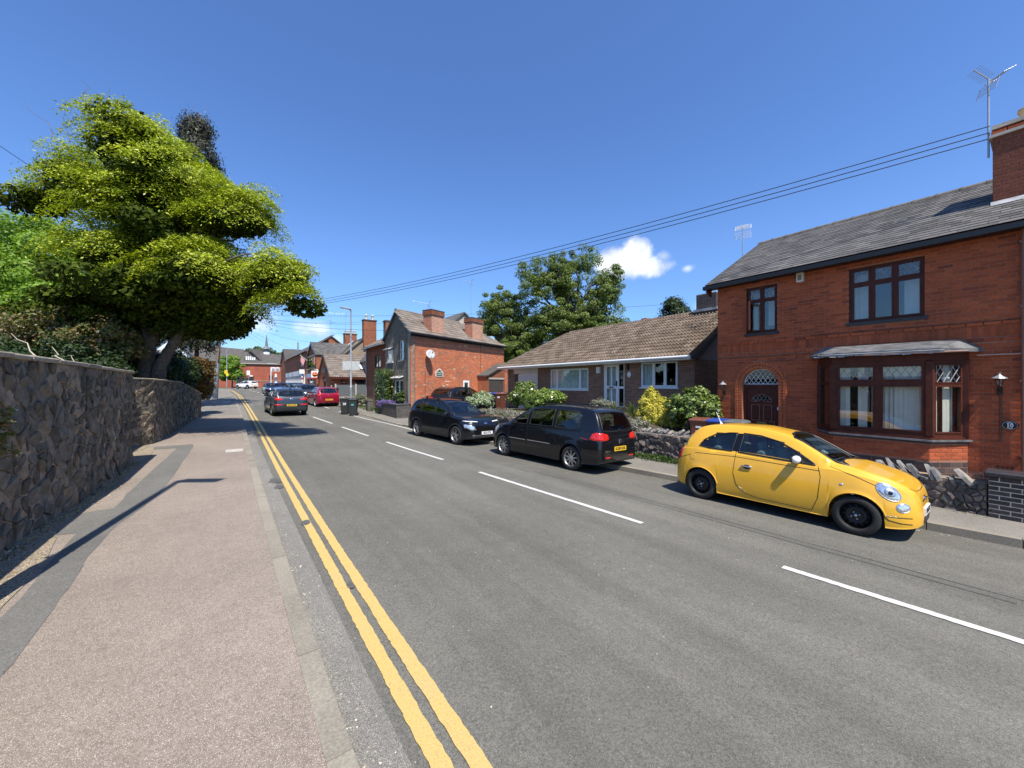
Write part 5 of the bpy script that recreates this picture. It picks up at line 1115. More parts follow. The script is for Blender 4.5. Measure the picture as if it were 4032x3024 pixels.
mb=MB(); fbox(mb,fb_,.4,6.2,.0,.25,2.55,2.70); mb.build('red_canopy',plain('sign_red',(.52,.03,.03),.4),Bk)
mb=MB(); mb.box(6.55,46.9,2.62,7.25,46.98,3.4); mb.tube([(7.3,46.94,3.3),(7.25,46.94,3.3)],.02,4); sg=mb.build('hanging_sign',white,Bk)
mb=MB(); mb.lathe([(0,-.012),(.26,-.012),(.26,0),(0,0)],(6.9,46.9,3.02),'y',24); o=mb.build('sign_roundel',MATS['sign_red'],sg); mb=MB(); mb.box(6.72,46.87,2.98,7.08,46.886,3.06); mb.build('sign_bar',plate_y,sg)
mb=MB(); mb.box(6.55,46.89,2.60,7.25,46.9,2.68); mb.build('sign_strip',MATS['sign_red'],sg)
for a,b,m_ in((.7,1.6,MATS['sign_red']),(1.7,2.0,white),(2.1,3.6,glass),(3.7,4.0,white),(4.1,5.2,glassdark),(5.3,5.8,MATS['sign_red'])): mb=MB(); fbox(mb,fb_,a,b,-.12,-.02,.8,2.55); mb.build('shopfront_panel',m_,Bk)
room(Bk,fb_,.6,5.9,.8,2.6)
mb=MB(); mb.tube([(7.2,54.6,4.9),(6.4,54.8,5.6)],.025,6); mb.build('flag_pole',white,Bk); mb=MB(); mb.add([(6.5,54.8,5.5),(6.95,54.72,5.05),(6.75,54.7,4.3),(6.45,54.8,4.8)],[(0,1,2,3)]); mb.build('flag',plain('flag_pink',(.6,.3,.3),.8),Bk)
# link block between
t=thing('link_wall','narrow brick wall with small white lights between shop and post office','wall',(7.5,47.8,.7)); mb=MB(); mb.box(7.5,46.95,.3,9,48.55,3.6); mb.build('wall',brickold,t); mb=MB(); mb.lathe([(0,0),(.1,.03),(.1,.1),(0,.13)],(7.3,48.2,3.5),'z',8); mb.lathe([(0,0),(.1,.03),(.1,.1),(0,.13)],(7.3,47.6,3.4),'z',8); mb.build('wall_light',white,t)
# long brick terrace with white shopfronts
C=thing('shop_terrace','long dark brick terrace with white painted shopfronts and slate roof','shop',(7.3,70,.9)); fC=fr(7.3,82.2)
mb=MB(); wallcore(mb,fC,0,26.6,.4,6.35,[],.25); cw=mb.build('wall',mortar_red,C)
brickwall(cw,fC,0,26.6,3.95,6.3,brickold,limit=60,L=.45,H=.14); 
slab('roof',C,[(7.05,82.2,6.3),(7.05,55.6,6.2),(10.5,55.6,8.6),(10.5,82.2,8.8)],.1,slate_m)
mb=MB(); mb.tube([(7.03,82.2,6.28),(7.03,55.6,6.2)],.06,6); mb.build('gutter',blacksm,C)
cols_=[(white),(plain('sign_pale_blue',(.32,.58,.72),.5)),(white),(plain('sign_lilac',(.55,.58,.7),.5)),(white)]
for i in range(8):
    u=.8+i*3.0
    mb=MB(); fbox(mb,fC,u,u+2.9,.02,.14,3.15+.0,3.85); mb.build('shop_sign',cols_[i%5],C)
    mb=MB()
    for j in range(4): fbox(mb,fC,u+j*.92,u+j*.92+.14,.0,.1,.9,3.15)
    fbox(mb,fC,u,u+2.9,.0,.09,.9,1.25); mb.build('shopfront_frame',white,C)
    mb=MB(); fbox(mb,fC,u+.14,u+2.76,.01,.03,1.25,3.12); mb.build('shop_window',glassdark if i%2 else glass,C)
for y in(59.9,58.6): mb=MB(); mb.cbox((7.22,y,4.75),(.08,.55,.75),bev=.03); mb.build('wall_lamp',plate_w,C)
mb=MB(); mb.cbox((6.9,57.3,3.6),(.6,.1,.55)); mb.build('hanging_sign',white,C)
for z,m_ in((2.3,white),(2.55,MATS['sign_red']),(2.8,white),(3.05,binblue)): mb=MB(); mb.lathe([(.1,0),(.1,.22)],(6.95,57.4,z),'z',10); mb.build('barber_pole_band',m_,C)
gableblock('end_gable','red brick gable building with slate roof at the far end of the terrace','house',7.3,14,82.4,92,.9,6.2,8.75,brickold,slate_m,.2,None,None,[(5.2,6.4,5.4,6.4)],yr=86.5,lim=20)
mb=MB(); mb.tube([(9,80,8.0),(9,80,9.6)],.14,8); o=mb.build('flue',steel); tag(o,'thin grey metal flue above the slate roof of the far terrace','flue')
t=thing('small_gable','small brick gable with dark verge peeping above the post office roof','house',(10.5,60,2)); mb=MB(); mb.prism([(9.4,60,4),(12.4,60,4),(12.4,60,7.6),(10.9,60,8.7),(9.4,60,7.6)],(0,4,0)); mb.build('wall',brickold,t); mb=MB(); mb.prism([(9.2,59.85,7.45),(10.9,59.85,8.75),(12.6,59.85,7.45),(12.6,59.85,7.6),(10.9,59.85,8.95),(9.2,59.85,7.6)],(0,4.2,0)); mb.build('roof',slate_m,t)
# tall rendered gable with big chimney
t=thing('rendered_gable_house','beige rendered gable house with slate roof and tall brick chimney with two pale pots','house',(10.5,47.5,.7))
yg=46.6; mb=MB(); mb.prism([(8.4,yg,.4),(17,yg,.4),(17,yg,4.4),(13.0,yg,7.1),(11.3,yg,6.9),(8.4,yg,4.0)],(0,.3,0)); mb.build('gable_wall',renderbeige,t)
sr_=slab('roof',t,[(8.2,yg-.2,3.95),(8.2,yg-.2,3.95),(12.2,yg-.2,7.5),(12.2,58,7.5)],.1,slate_m) if False else None
mb=MB(); mb.prism([(8.2,yg-.15,3.95),(12.2,yg-.15,7.5),(12.2,yg-.15,7.35),(8.2,yg-.15,3.8)],(0,11.5,0)); mb.prism([(12.2,yg-.15,7.5),(17.2,yg-.15,4.2),(17.2,yg-.15,4.05),(12.2,yg-.15,7.35)],(0,11.5,0)); rr=mb.build('roof',slate_m,t)
mb=MB(); mb.prism([(9.3,yg+5.0,4.98),(9.3,yg+5.2,4.98),(12.0,yg+5.2,7.42),(12.0,yg+5.0,7.42)],(0,0,.08)); mb.build('coping',white,t)
def stackc(parent,x0,y0,x1,y1,z0,z1,pots,mat=brickold,pm=claypale,lim=50):
    c=brickbox(parent,x0,y0,x1,y1,z0,z1,mat,mortar_red,limit=lim,faces='ws',name='chimney'); mb=MB(); mb.box(x0-.06,y0-.06,z1-.02,x1+.06,y1+.06,z1+.12); mb.build('chimney_band',brickplinth,c)
    for k in range(pots): mb=MB(); pot(mb,(x0+(x1-x0)*(k+.5)/pots,(y0+y1)/2,z1+.12),.15,.62 if pots==2 else .42); mb.build('chimney_pot',pm,c)
    return c
stackc(t,11.9,46.25,13.35,46.95,6.3,9.35,2)
stackc(t,11.4,53.6,12.9,54.4,6.6,8.5,4)
t=thing('rear_chimney_house','grey roofed house with square brick chimney just left of the roughcast gable','house',(12.6,38.5,1)); mb=MB(); mb.prism([(10.6,38.0,1.5),(15,38.0,1.5),(15,38.0,4.2),(12.8,38,6.2),(10.6,38,4.2)],(0,6,0)); mb.build('wall',renderbeige,t); mb=MB(); mb.prism([(10.4,37.9,4.1),(12.8,37.9,6.35),(15.2,37.9,4.1),(15.2,37.9,4.25),(12.8,37.9,6.55),(10.4,37.9,4.25)],(0,6.2,0)); mb.build('roof',slate_m,t)
stackc(t,11.6,37.2,12.7,37.9,4.6,8.0,0)
# ================================================================ FAR END: HALL, CHURCH ROOFS, SPIRELET
redwall=plain('far_red_brick',(.34,.095,.055),.9,0,.18,.6,bumps=.2); fslate=plain('far_slate',(.085,.075,.068),.85,0,.18,1.5,bumps=.2)
t=thing('church_hall','red brick hall with dark roofs and small spirelet closing the street','hall',(4,118,1.2))
mb=MB(); mb.prism([(-2,119.5,1),(12.5,113.5,1),(12.5,113.5,6.9),(-2,119.5,7.1)],(3,7,0)); mb.build('wall',redwall,t)
mb=MB(); mb.prism([(-2.3,119.2,7.1),(13,112.9,6.9),(13,112.9,7.05),(-2.3,119.2,7.35)],(3,7,0)); mb.build('cornice',concrete,t)
mb=MB(); mb.add([(-2.3,119.2,7.4),(13.2,112.8,7.1),(11.5,121,9.6),(4.0,123,10.6),(-1.0,122,9.0)],[(0,1,2,3,4)]); mb.prism([(-2,120.3,7.9),(4.6,117.9,7.7),(2.0,121,10.4),(-.6,122,10.2)],(1,3,-.5)); mb.prism([(1.2,119,8.0),(4.9,117.6,7.9),(2.6,119.5,11.0)],(3,5,0)); mb.build('roof',fslate,t)
mb=MB(); mb.prism([(2.2,118.6,10.9),(2.6,118.4,10.9),(5.2,117.3,7.9),(4.8,117.4,7.9)],(0,.3,.3)); mb.build('verge_board',fslate,t)
mb=MB()
for k in range(5): mb.box(1.7+k*.42,118.3-k*.16,8.0,2.0+k*.42,118.45-k*.16,8.75+.25*(k<3))
mb.build('clerestory_window',white,t)
mb=MB(); mb.lathe([(.75,0),(.7,1.0),(1.05,1.0),(.35,1.9),(0.03,5.0),(0,5.1)],(6.3,121.5,10.2),'z',8,smooth=False); mb.build('spirelet',lead_m,t)
mb=MB(); mb.lathe([(.8,0),(.8,1.1)],(6.3,121.5,9.3),'z',8,smooth=False); mb.tube([(6.3,121.5,15.2),(6.3,121.5,16.0)],.05,4); mb.build('spirelet_base',white,t)
mb=MB(); mb.prism([(-10,130,1),(0,128,1),(0,128,8.2),(-10,130,8.2)],(2,8,0)); mb.build('rear_wall',redwall,t); mb=MB(); mb.prism([(-11,129,8.2),(1,126.5,8.2),(1.5,131,11.5),(-10,133,12.4)],(0,.5,.2)); mb.build('rear_roof',fslate,t)
for x,y in((2.8,117.3),(6.9,115.6)): mb=MB(); mb.cbox((x,y-.15,3.9),(.7,.2,.5)); mb.build('wall_notice',white if x<5 else black,t)
t=thing('low_wall','low red brick boundary wall in front of the far hall','wall',(5,110,1.2)); mb=MB(); mb.prism([(-1,113,1.0),(12,107.5,1.0),(12,107.5,2.6),(-1,113,2.6)],(.15,.3,0)); mb.build('wall',redwall,t); mb=MB(); mb.prism([(-1.1,112.9,2.6),(12.1,107.4,2.6),(12.1,107.4,2.72),(-1.1,112.9,2.72)],(.2,.4,0)); mb.build('coping',concrete,t)
# grey roofed houses on the left beyond the trees
for (x,y,w,ze,zr,n_,lb) in((-11,52,8,5.2,8.2,'rear_house','grey roofed house half hidden behind the maple on the left'),(-8.5,78,6.5,5.6,9.0,'white_house','white rendered house with round topped gable behind the telegraph pole')):
    t=thing(n_,lb,'house',(x,y,.8)); mb=MB(); mb.box(x-w/2,y,0,x+w/2,y+9,ze); mb.prism([(x-w/2,y,ze),(x+w/2,y,ze),(x,y,zr)],(0,9,0)); mb.build('wall',white if n_=='white_house' else renderpale,t)
    mb=MB(); mb.prism([(x-w/2-.3,y-.3,ze-.2),(x,y-.3,zr+.15),(x+w/2+.3,y-.3,ze-.2),(x+w/2+.3,y-.3,ze),(x,y-.3,zr+.35),(x-w/2-.3,y-.3,ze)],(0,9.6,0)); mb.build('roof',fslate,t)
    for k in(-1,1): mb=MB(); mb.cbox((x+k*w*.2,y-.02,3.2),(1.0,.06,1.2)); mb.build('window',glassdark,t)
print('part4 ok')
# ================================================================ VEHICLES
def cr_(P,t):   # Catmull-Rom through section points
    n=len(P)-1; s_=min(max(t,0),.99999)*n; i=int(s_); u=s_-i
    p0=P[max(0,i-1)];p1=P[i];p2=P[i+1];p3=P[min(n,i+2)]
    return tuple(.5*((2*b)+(-a+c)*u+(2*a-5*b+4*c-d)*u*u+(-a+3*b-3*c+d)*u**3) for a,b,c,d in zip(p0,p1,p2,p3))
paints={}
def paint(name,col,metal=0.0,rough=.32,flake=0):
    if name in paints: return paints[name]
    m,t,b=nmat(name); n=noise(t,1.4,3); c=ramp(t,n,[(.3,tuple(q*.95 for q in col)),(.7,tuple(min(1,q*1.05) for q in col))]); ln(t,c,b.inputs['Base Color'])
    b.inputs['Metallic'].default_value=metal; b.inputs['Roughness'].default_value=rough; b.inputs['Specular IOR Level'].default_value=.25; b.inputs['Coat Weight'].default_value=.85; b.inputs['Coat Roughness'].default_value=.02
    tc=t.nodes.new('ShaderNodeTexCoord'); n2=noise(t,2.2,2,vec=tc.outputs['Object']); bump(t,b,n2,.06,.02); paints[name]=m; return m
def car(S):
    L,Wd=S['L'],S['W']/2; xr,xf=S['xr'],S['xf']; Rt=S['R']; Ra=S.get('Ra',Rt+.055); hi=S.get('hi',True); step=.03 if hi else .09
    top,belt,bot,plan=S['top'],S['belt'],S['bot'],S['plan']; kin=S.get('kin',.42); cl=S.get('clad',0)
    xs=set([0,.015,.04,.08,.13,L-.13,L-.08,L-.04,L-.015,L]); x=0
    while x<L: xs.add(round(x,4)); x+=step
    if hi or True:
        for xc in(xr,xf):
            for k in range(0,13): a=PI*k/12; xs.add(round(xc+Ra*math.cos(a),4))
            xs.add(round(xc+Ra+.004,4)); xs.add(round(xc-Ra-.004,4))
    xs=sorted(x for x in xs if 0<=x<=L); NS=len(xs); NQ=44 if hi else 22
    def zlow(x):
        z=pchip(bot,x)
        for xc in(xr,xf):
            if abs(x-xc)<=Ra: z=max(z,Rt+math.sqrt(Ra*Ra-(x-xc)**2))
        return z
    def section(x):
        zl=zlow(x); w=Wd*pchip(plan,x); zt=pchip(top,x); zs=min(pchip(belt,x),zt-.012); gh=zt-zs; arch=zl>pchip(bot,x)+.02
        zl=min(zl,zs-.03); H=zs-zl; wf=w*(1.0 if not arch else 1.0); z8=zs+gh*.90; ws=w*S.get('shoulder',.93); y8=max(.3*w,ws-kin*(z8-zs)-.02)
        if gh<.16: y8=ws-.06-.2*gh*2
        m=(zs+z8)/2
        zb0=pchip(bot,x); ys=lambda z:w*pchip([(0,.968),(.10,.992),(.25,1.0),(.5,1.0),(.76,S.get('tum',.972)),(1,S.get('shoulder',.93)+.004)],(z-zb0)/max(.05,zs-zb0))
        P=[(0,zl),(.5*w,zl),(ys(zl)-(.03 if arch else .02),zl),(ys(zl+.02)+(.004 if arch else 0),zl+min(.02,H*.1)),(ys(zl+H*.22),zl+H*.22),(ys(zl+H*.5),zl+H*.5),(ys(zl+H*.78),zl+H*.78),(ws+.004,zs-min(.012,H*.1)),(ws-.006,zs+.01 if gh>.05 else zs),
           ((ws+y8)/2+.015*(gh>.2),m),(y8,z8),(y8*.86,z8+(zt-z8)*.62),(y8*.5,z8+(zt-z8)*.93),(0,zt)]
        return P
    vs=[];secs=[section(x) for x in xs]
    # denser samples where the windows are
    for i,x in enumerate(xs):
        for k in range(NQ+1): y,z=cr_(secs[i],k/NQ); vs.append((x,-max(0,y),z))
    n1=NQ+1
    for i,x in enumerate(xs):
        for k in range(NQ+1): y,z=cr_(secs[i],k/NQ); vs.append((x,max(0,y),z))
    fs=[];off=NS*n1
    for i in range(NS-1):
        for k in range(NQ):
            a,b,c,d=i*n1+k,(i+1)*n1+k,(i+1)*n1+k+1,i*n1+k+1
            fs.append((a,b,c,d)); fs.append((off+d,off+c,off+b,off+a))
    fs.append(tuple(k for k in range(n1))+tuple(off+k for k in range(n1-1,-1,-1)))
    e=(NS-1)*n1; fs.append(tuple(e+k for k in range(n1-1,-1,-1))+tuple(off+e+k for k in range(n1)))
    me=bpy.data.meshes.new('body'); me.from_pydata(vs,[],fs); bm=bmesh.new(); bm.from_mesh(me); bmesh.ops.remove_doubles(bm,verts=bm.verts,dist=.0008)
    bmesh.ops.recalc_face_normals(bm,faces=bm.faces)
    bvh=BVHTree.FromBMesh(bm)
    T=thing(S['name'],S['label'],S['cat'],group=S.get('group'))
    def inside(p,poly):
        c=False; j=len(poly)-1
        for i in range(len(poly)):
            if (poly[i][1]>p[1])!=(poly[j][1]>p[1]) and p[0]<(poly[j][0]-poly[i][0])*(p[1]-poly[i][1])/(poly[j][1]-poly[i][1])+poly[i][0]: c=not c
            j=i
        return c
    wins=S.get('side_windows',[]); fr_w=S.get('front_window'); re_w=S.get('rear_window')   # polygons (x,z) / (y,z)
    und=bm.faces.layers.int.new('g'); groups={}
    for f_ in bm.faces:
        c=f_.calc_center_median(); g=0
        for wi,poly in enumerate(wins):
            if abs(c.y)>Wd*.45 and abs(f_.normal.y)>.12 and inside((c.x,c.z),poly): g=10+wi*2+(c.y>0); break
        if g==0 and fr_w and f_.normal.x>.25 and c.x>L*.45 and inside((c.y,c.z),fr_w): g=2
        if g==0 and re_w and f_.normal.x<-.2 and c.x<L*.4 and inside((c.y,c.z),re_w): g=3
        if g: groups.setdefault(g,[]).append(f_)
        f_[und]=g
        zb=pchip(bot,c.x); near=any(abs(math.hypot(c.x-xc,c.z-Rt)-Ra)<cl*.55 for xc in(xr,xf))
        f_.material_index=1 if (f_.normal.z<-.6 and c.z<Rt+Ra+.1) or (cl and (c.z<zb+cl or near)) else 0
    for g,fl in groups.items():
        vm={};vv=[];ff=[]
        for f_ in fl:
            ix=[]
            for v in f_.verts:
                if v.index not in vm: vm[v.index]=len(vv); vv.append(tuple(v.co-v.normal*.004))
                ix.append(vm[v.index])
            ff.append(ix)
        m2=bpy.data.meshes.new('window'); m2.from_pydata(vv,[],ff); m2.polygons.foreach_set('use_smooth',[True]*len(ff))
        m2.materials.append((S.get('privacy') and g>=12 and cglassd) or cglass); new_obj('windscreen' if g==2 else 'rear_window' if g==3 else 'side_window',m2,T)
    allf=[f_ for fl in groups.values() for f_ in fl]; bmesh.ops.delete(bm,geom=allf,context='FACES')
    for f_ in bm.faces: f_.smooth=True
    bm.to_mesh(me); bm.free(); me.materials.append(S['paint']); me.materials.append(black); body=new_obj('body',me,T)
    def ray(axis,a,b,sgn=1):
        if axis=='y': o=Vector((a,-3*sgn if False else 3*sgn,b)); d=Vector((0,-sgn,0))
        elif axis=='x': o=Vector((L+2 if sgn>0 else -2,a,b)); d=Vector((-sgn,0,0))
        else: o=Vector((a,b,4)); d=Vector((0,0,-1))
        h=bvh.ray_cast(o,d)
        if h[0] is None: h=bvh.find_nearest(Vector((a,(Wd*.97 if axis=='y' else 0)*sgn,b)) if axis=='y' else (Vector(((L*.97 if sgn>0 else L*.03),a,b)) if axis=='x' else Vector((a,b,1.4))))
        return (h[0],h[1]) if h[0] is not None else (None,None)
    def panel(name,poly,axis,sgn,mat,off=.008,rings=4,parent=None,smooth=True,inner=None):
        c=(sum(p[0] for p in poly)/len(poly),sum(p[1] for p in poly)/len(poly)); P=[]
        n=len(poly)
        for i in range(n):
            a,b=poly[i],poly[(i+1)%n]; m=max(1,int(math.hypot(b[0]-a[0],b[1]-a[1])/.03)); 
            for q in range(m): P.append((a[0]+(b[0]-a[0])*q/m,a[1]+(b[1]-a[1])*q/m))
        n=len(P); vs=[];ok=True;last=None
        for r in range(rings+1):
            k=1-r/rings
            for p in (P if r<rings else [c]):
                q=(c[0]+(p[0]-c[0])*k,c[1]+(p[1]-c[1])*k); h,nr=ray(axis,q[0],q[1],sgn)
                if h is None: h,nr=(last if last else (Vector((0,0,0)),Vector((0,0,1))))
                last=(h,nr); o_=off if r else off*.2
                vs.append(h+nr*(o_ if nr.dot({'y':Vector((0,sgn,0)),'x':Vector((sgn,0,0)),'z':Vector((0,0,1))}[axis])>0 else -o_))
        fs=[(r*n+i,r*n+(i+1)%n,(r+1)*n+(i+1)%n,(r+1)*n+i) for r in range(rings-1) for i in range(n)]+[((rings-1)*n+i,(rings-1)*n+(i+1)%n,rings*n) for i in range(n)]
        mb=MB(); mb.add(vs,fs,0,smooth); o=mb.build(name,mat,parent or T,local=True); return o
    def line(name,pts,axis,sgn,mat,r=.004,parent=None,closed=False,off=0,mb=None,dn=.05):
        own=mb is None; mb=mb or MB(); P=[]
        m=len(pts)
        for i in range(m if closed else m-1):
            a,b=pts[i],pts[(i+1)%m]; k=max(1,int(math.hypot(b[0]-a[0],b[1]-a[1])/dn))
            for q in range(k): P.append((a[0]+(b[0]-a[0])*q/k,a[1]+(b[1]-a[1])*q/k))
        if not closed: P.append(pts[-1])
        Q=[]
        for p in P:
            h,nr=ray(axis,p[0],p[1],sgn)
            if h is not None: Q.append(h+(nr*off if off else Vector((0,0,0))))
        if len(Q)>1: mb.tube(Q,r,5,cap=False,closed=closed)
        if own: return mb.build(name,mat,parent or T,local=True)
    sides=(1,-1)
    # window seals
    for s_ in sides:
        mb=MB()
        for poly in wins: line('',poly,'y',s_,None,.015 if hi else .02,closed=True,mb=mb,dn=.04)
        if wins: mb.build('window_seal',S.get('seal',black),T,local=True)
    mb=MB()
    if fr_w: line('',fr_w,'x',1,None,.018,closed=True,mb=mb,dn=.05); mb.build('windscreen_seal',black,T,local=True); mb=MB()
    if re_w: line('',re_w,'x',-1,None,.018,closed=True,mb=mb,dn=.05)
    mb.build('rear_screen_seal',black,T,local=True)
    for s_ in sides:
        mb=MB()
        for pts in S.get('seams',[]): line('',pts,'y',s_,None,.0045,mb=mb)
        if mb.v: mb.build('door_seam',blacksm,T,local=True)
    mb=MB()
    for pts,ax,sg in S.get('seams2',[]): line('',pts,ax,sg,None,.0045,mb=mb)
    if mb.v: mb.build('panel_seam',blacksm,T,local=True)
    for nm,poly,axis,both,mat,off in S.get('panels',[]):
        for s_ in (sides if both in('both',) else (both,)):
            pl=[(p[0]*(s_ if axis=='xm' else 1),p[1]) for p in poly]
            if axis=='xf': 
                for m_ in sides: panel(nm,[(p[0]*m_,p[1]) for p in poly],'x',1,mat,off)
                break
            if axis=='xr':
                for m_ in sides: panel(nm,[(p[0]*m_,p[1]) for p in poly],'x',-1,mat,off)
                break
            panel(nm,poly,axis,s_,mat,off)
    # wheels
    def wheel(x,sg):
        w=.2 if Rt<.31 else .215; yo=(Wd-.015)*sg; r=Rt; rr=S.get('rim_r',Rt*.66)
        tw=MB(); prof=[(rr*.98,-w+.02),(rr*1.0,-w),(r*.93,-w),(r*.985,-w+.025),(r,-w+.05),(r,-.05),(r*.985,-.022),(r*.93,0),(rr*1.08,.004),(rr*1.0,-.004),(rr*.97,-.02)]
        tw.lathe([(a,h*sg) for a,h in (prof if sg<0 else prof)],(x,yo,r),'y',36 if hi else 18); wh=MB()
        tyre=tw.build('wheel',rubber,T,local=True)
        c=Vector((x,yo-.03*sg,r)); sty=S.get('rim','spoke'); rm=S.get('rimmat',alu); q=MB()
        q.lathe([(rr*1.0,.02*sg),(rr*.965,.012*sg),(rr*.93,-.03*sg),(rr*.90,-.09*sg)],c,'y',32,0)
        if sty=='steel':
            q.lathe([(rr*.92,-.07*sg),(rr*.80,-.055*sg),(rr*.70,-.045*sg),(rr*.62,-.018*sg),(rr*.52,-.012*sg),(rr*.42,-.03*sg),(rr*.30,-.035*sg),(rr*.2,-.02*sg),(0,-.018*sg)],c,'y',32,0)
            q.build('rim',rm,tyre,local=True); b=MB()
            for k in range(4): a=k*PI/2+.4; b.lathe([(0,.0),(.012,.0),(.014,-.02)],c+Vector((math.cos(a)*.05,-.012*sg,math.sin(a)*.05)),'y',6)
            b.lathe([(0,.004*sg),(.02,.0),(.026,-.02*sg)],c,'y',10); b.build('wheel_bolt',alu,tyre,local=True); b=MB()
            for k in range(12): a=k*PI/6; b.lathe([(0,0),(.014,0)],c+Vector((math.cos(a)*rr*.72,-.03*sg,math.sin(a)*rr*.72)),'y',8)
            b.build('vent_hole',dark_in,tyre,local=True)
        else:
            n=S.get('nsp',8)
            for k in range(n):
                a=2*PI*k/n+.2; d=Vector((math.cos(a),0,math.sin(a))); t_=Vector((-math.sin(a),0,math.cos(a)))
                h=S.get('spw',.032)
                def spoke(off_): 
                    p=[c+d*.05+t_*(off_*.4-h*.5),c+d*.05+t_*(off_*.4+h*.5),c+d*rr*.95+t_*(off_+h*.42),c+d*rr*.95+t_*(off_-h*.42)]
                    q.prism([v+Vector((0,-.012*sg,0)) for v in p],(0,.018*sg,0))
                if S.get('twin'): spoke(.035); spoke(-.035)
                else: spoke(0)
            q.lathe([(0,.012*sg),(.045,.01*sg),(.065,-.01*sg)],c,'y',14); q.build('rim',rm,tyre,local=True)
            b=MB(); b.lathe([(0,-.075*sg),(rr*.93,-.07*sg)],c,'y',20); b.build('brake_disc',black,tyre,local=True)
    for x in(xr,xf):
        for sg in sides: wheel(x,sg)
    # mirrors
    mx,mz=S.get('mirror',(xf-.55,pchip(belt,xf-.6)+.08)); mm=S.get('mirmat',S['paint'])
    for s_ in sides:
        h,nr=ray('y',mx,mz-.03,s_); yy=abs(h.y) if h is not None else Wd*.9
        q=MB(); prof=[(.0,-.085),(.045,-.08),(.075,-.04),(.08,.0),(.074,.04),(.045,.075),(0,.085)]
        q.lathe(prof,(0,0,0),'y',14); qv=[(v[0]*.75+mx+.02,v[1]*1.15+(yy+.095)*s_,v[2]*.80+mz+.02) for v in q.v]; q.v=qv; mo=q.build('door_mirror',mm,T,local=True)
        q=MB(); q.cbox((mx-.035,(yy+.11)*s_,mz+.02),(.02,.15,.09),bev=.008); q.tube([(mx+.02,yy*s_*.97,mz-.05),(mx+.01,(yy+.07)*s_,mz-.03)],.022,6); q.build('mirror_glass',black,mo,local=True)
    # interior
    q=MB(); fl=pchip(bot,L/2)+.10; q.box(xr+.1,-Wd*.8,fl,xf-.25,Wd*.8,fl+.05); q.box(xf-.62,-Wd*.78,fl,xf-.35,Wd*.78,pchip(belt,xf-.6)-.02); q.box(xr-.35,-Wd*.76,fl,xr-.3,Wd*.76,pchip(belt,xr)-.08); q.build('cabin_floor',black,T,local=True)
    if S.get('seats',True):
        bz=pchip(belt,L/2)
        for sx in S.get('seatx',[xf-1.25,xr+.35]):
            for s_ in(-.36,.36):
                q=MB(); mrot=Matrix.Rotation(-.22,3,'Y'); q.cbox((sx,s_,bz-.18),(.14,.46,.62),rot=mrot,bev=.04); q.cbox((sx-.10,s_,bz+.19),(.09,.25,.17),rot=mrot,bev=.035); q.cbox((sx+.25,s_,bz-.45),(.5,.46,.14),bev=.04); q.build('seat',S.get('seatmat',fabric),T,local=True)
        q=MB(); q.lathe([(.17,-.012),(.185,0),(.17,.012),(.155,0),(.17,-.012)],(0,0,0),'x',20); o=q.build('steering_wheel',black,T,local=True); o.location=(xf-.85,S.get('wheel_y',-.36),bz+.0); o.rotation_euler=(0,-.4,0)
    if S.get('plate_r'): 
        z,bd,x_=S['plate_r']; x_=min(ray('x',0,z,-1)[0].x,ray('x',.2,z,-1)[0].x)-.006; q=MB(); q.box(x_-.008,-.26,z-.055,x_+.02,.26,z+.055); p=q.build('number_plate',plate_y,T,local=True)
        if bd: txt('plate_text',bd,.098,black,p,Matrix.Translation((x_-.010,0,z))@Matrix(((0,0,-1,0),(-1,0,0,0),(0,1,0,0),(0,0,0,1))),.001,.003)
    if S.get('plate_f'):
        z,bd,x_=S['plate_f']; x_=max(ray('x',0,z,1)[0].x,ray('x',.2,z,1)[0].x)+.006; q=MB(); q.box(x_-.02,-.26,z-.055,x_+.008,.26,z+.055); p=q.build('number_plate',plate_w,T,local=True)
        if bd: txt('plate_text',bd,.098,black,p,Matrix.Translation((x_+.010,0,z))@Matrix(((0,0,1,0),(1,0,0,0),(0,1,0,0),(0,0,0,1))),.001,.003)
    if S.get('rails'):
        for s_ in sides:
            pts=S['rails']; Q=[]
            for x,z0 in pts: h,nr=ray('z',x,S['raily']*s_,1); Q.append(Vector((x,S['raily']*s_,(h.z if h else 1.5)+z0)))
            q=MB(); q.tube(Q,.016,6); q.build('roof_rail',black,T,local=True)
    if S.get('bars'):
        for x in S['bars']:
            q=MB(); zt=pchip(top,x); q.cbox((x,0,zt+.075),(.07,S['W']*.72,.03),bev=.01)
            for s_ in sides: q.cbox((x,s_*S['W']*.34,zt+.02),(.1,.05,.12),bev=.01)
            q.build('roof_bar',black,T,local=True)
    S['ray']=ray; S['panel']=panel; S['line']=line
    return T
def ell(cx,cz,a,b,n=22,rot=0): return [(cx+a*math.cos(2*PI*k/n)*math.cos(rot)-b*math.sin(2*PI*k/n)*math.sin(rot),cz+a*math.cos(2*PI*k/n)*math.sin(rot)+b*math.sin(2*PI*k/n)*math.cos(rot)) for k in range(n)]
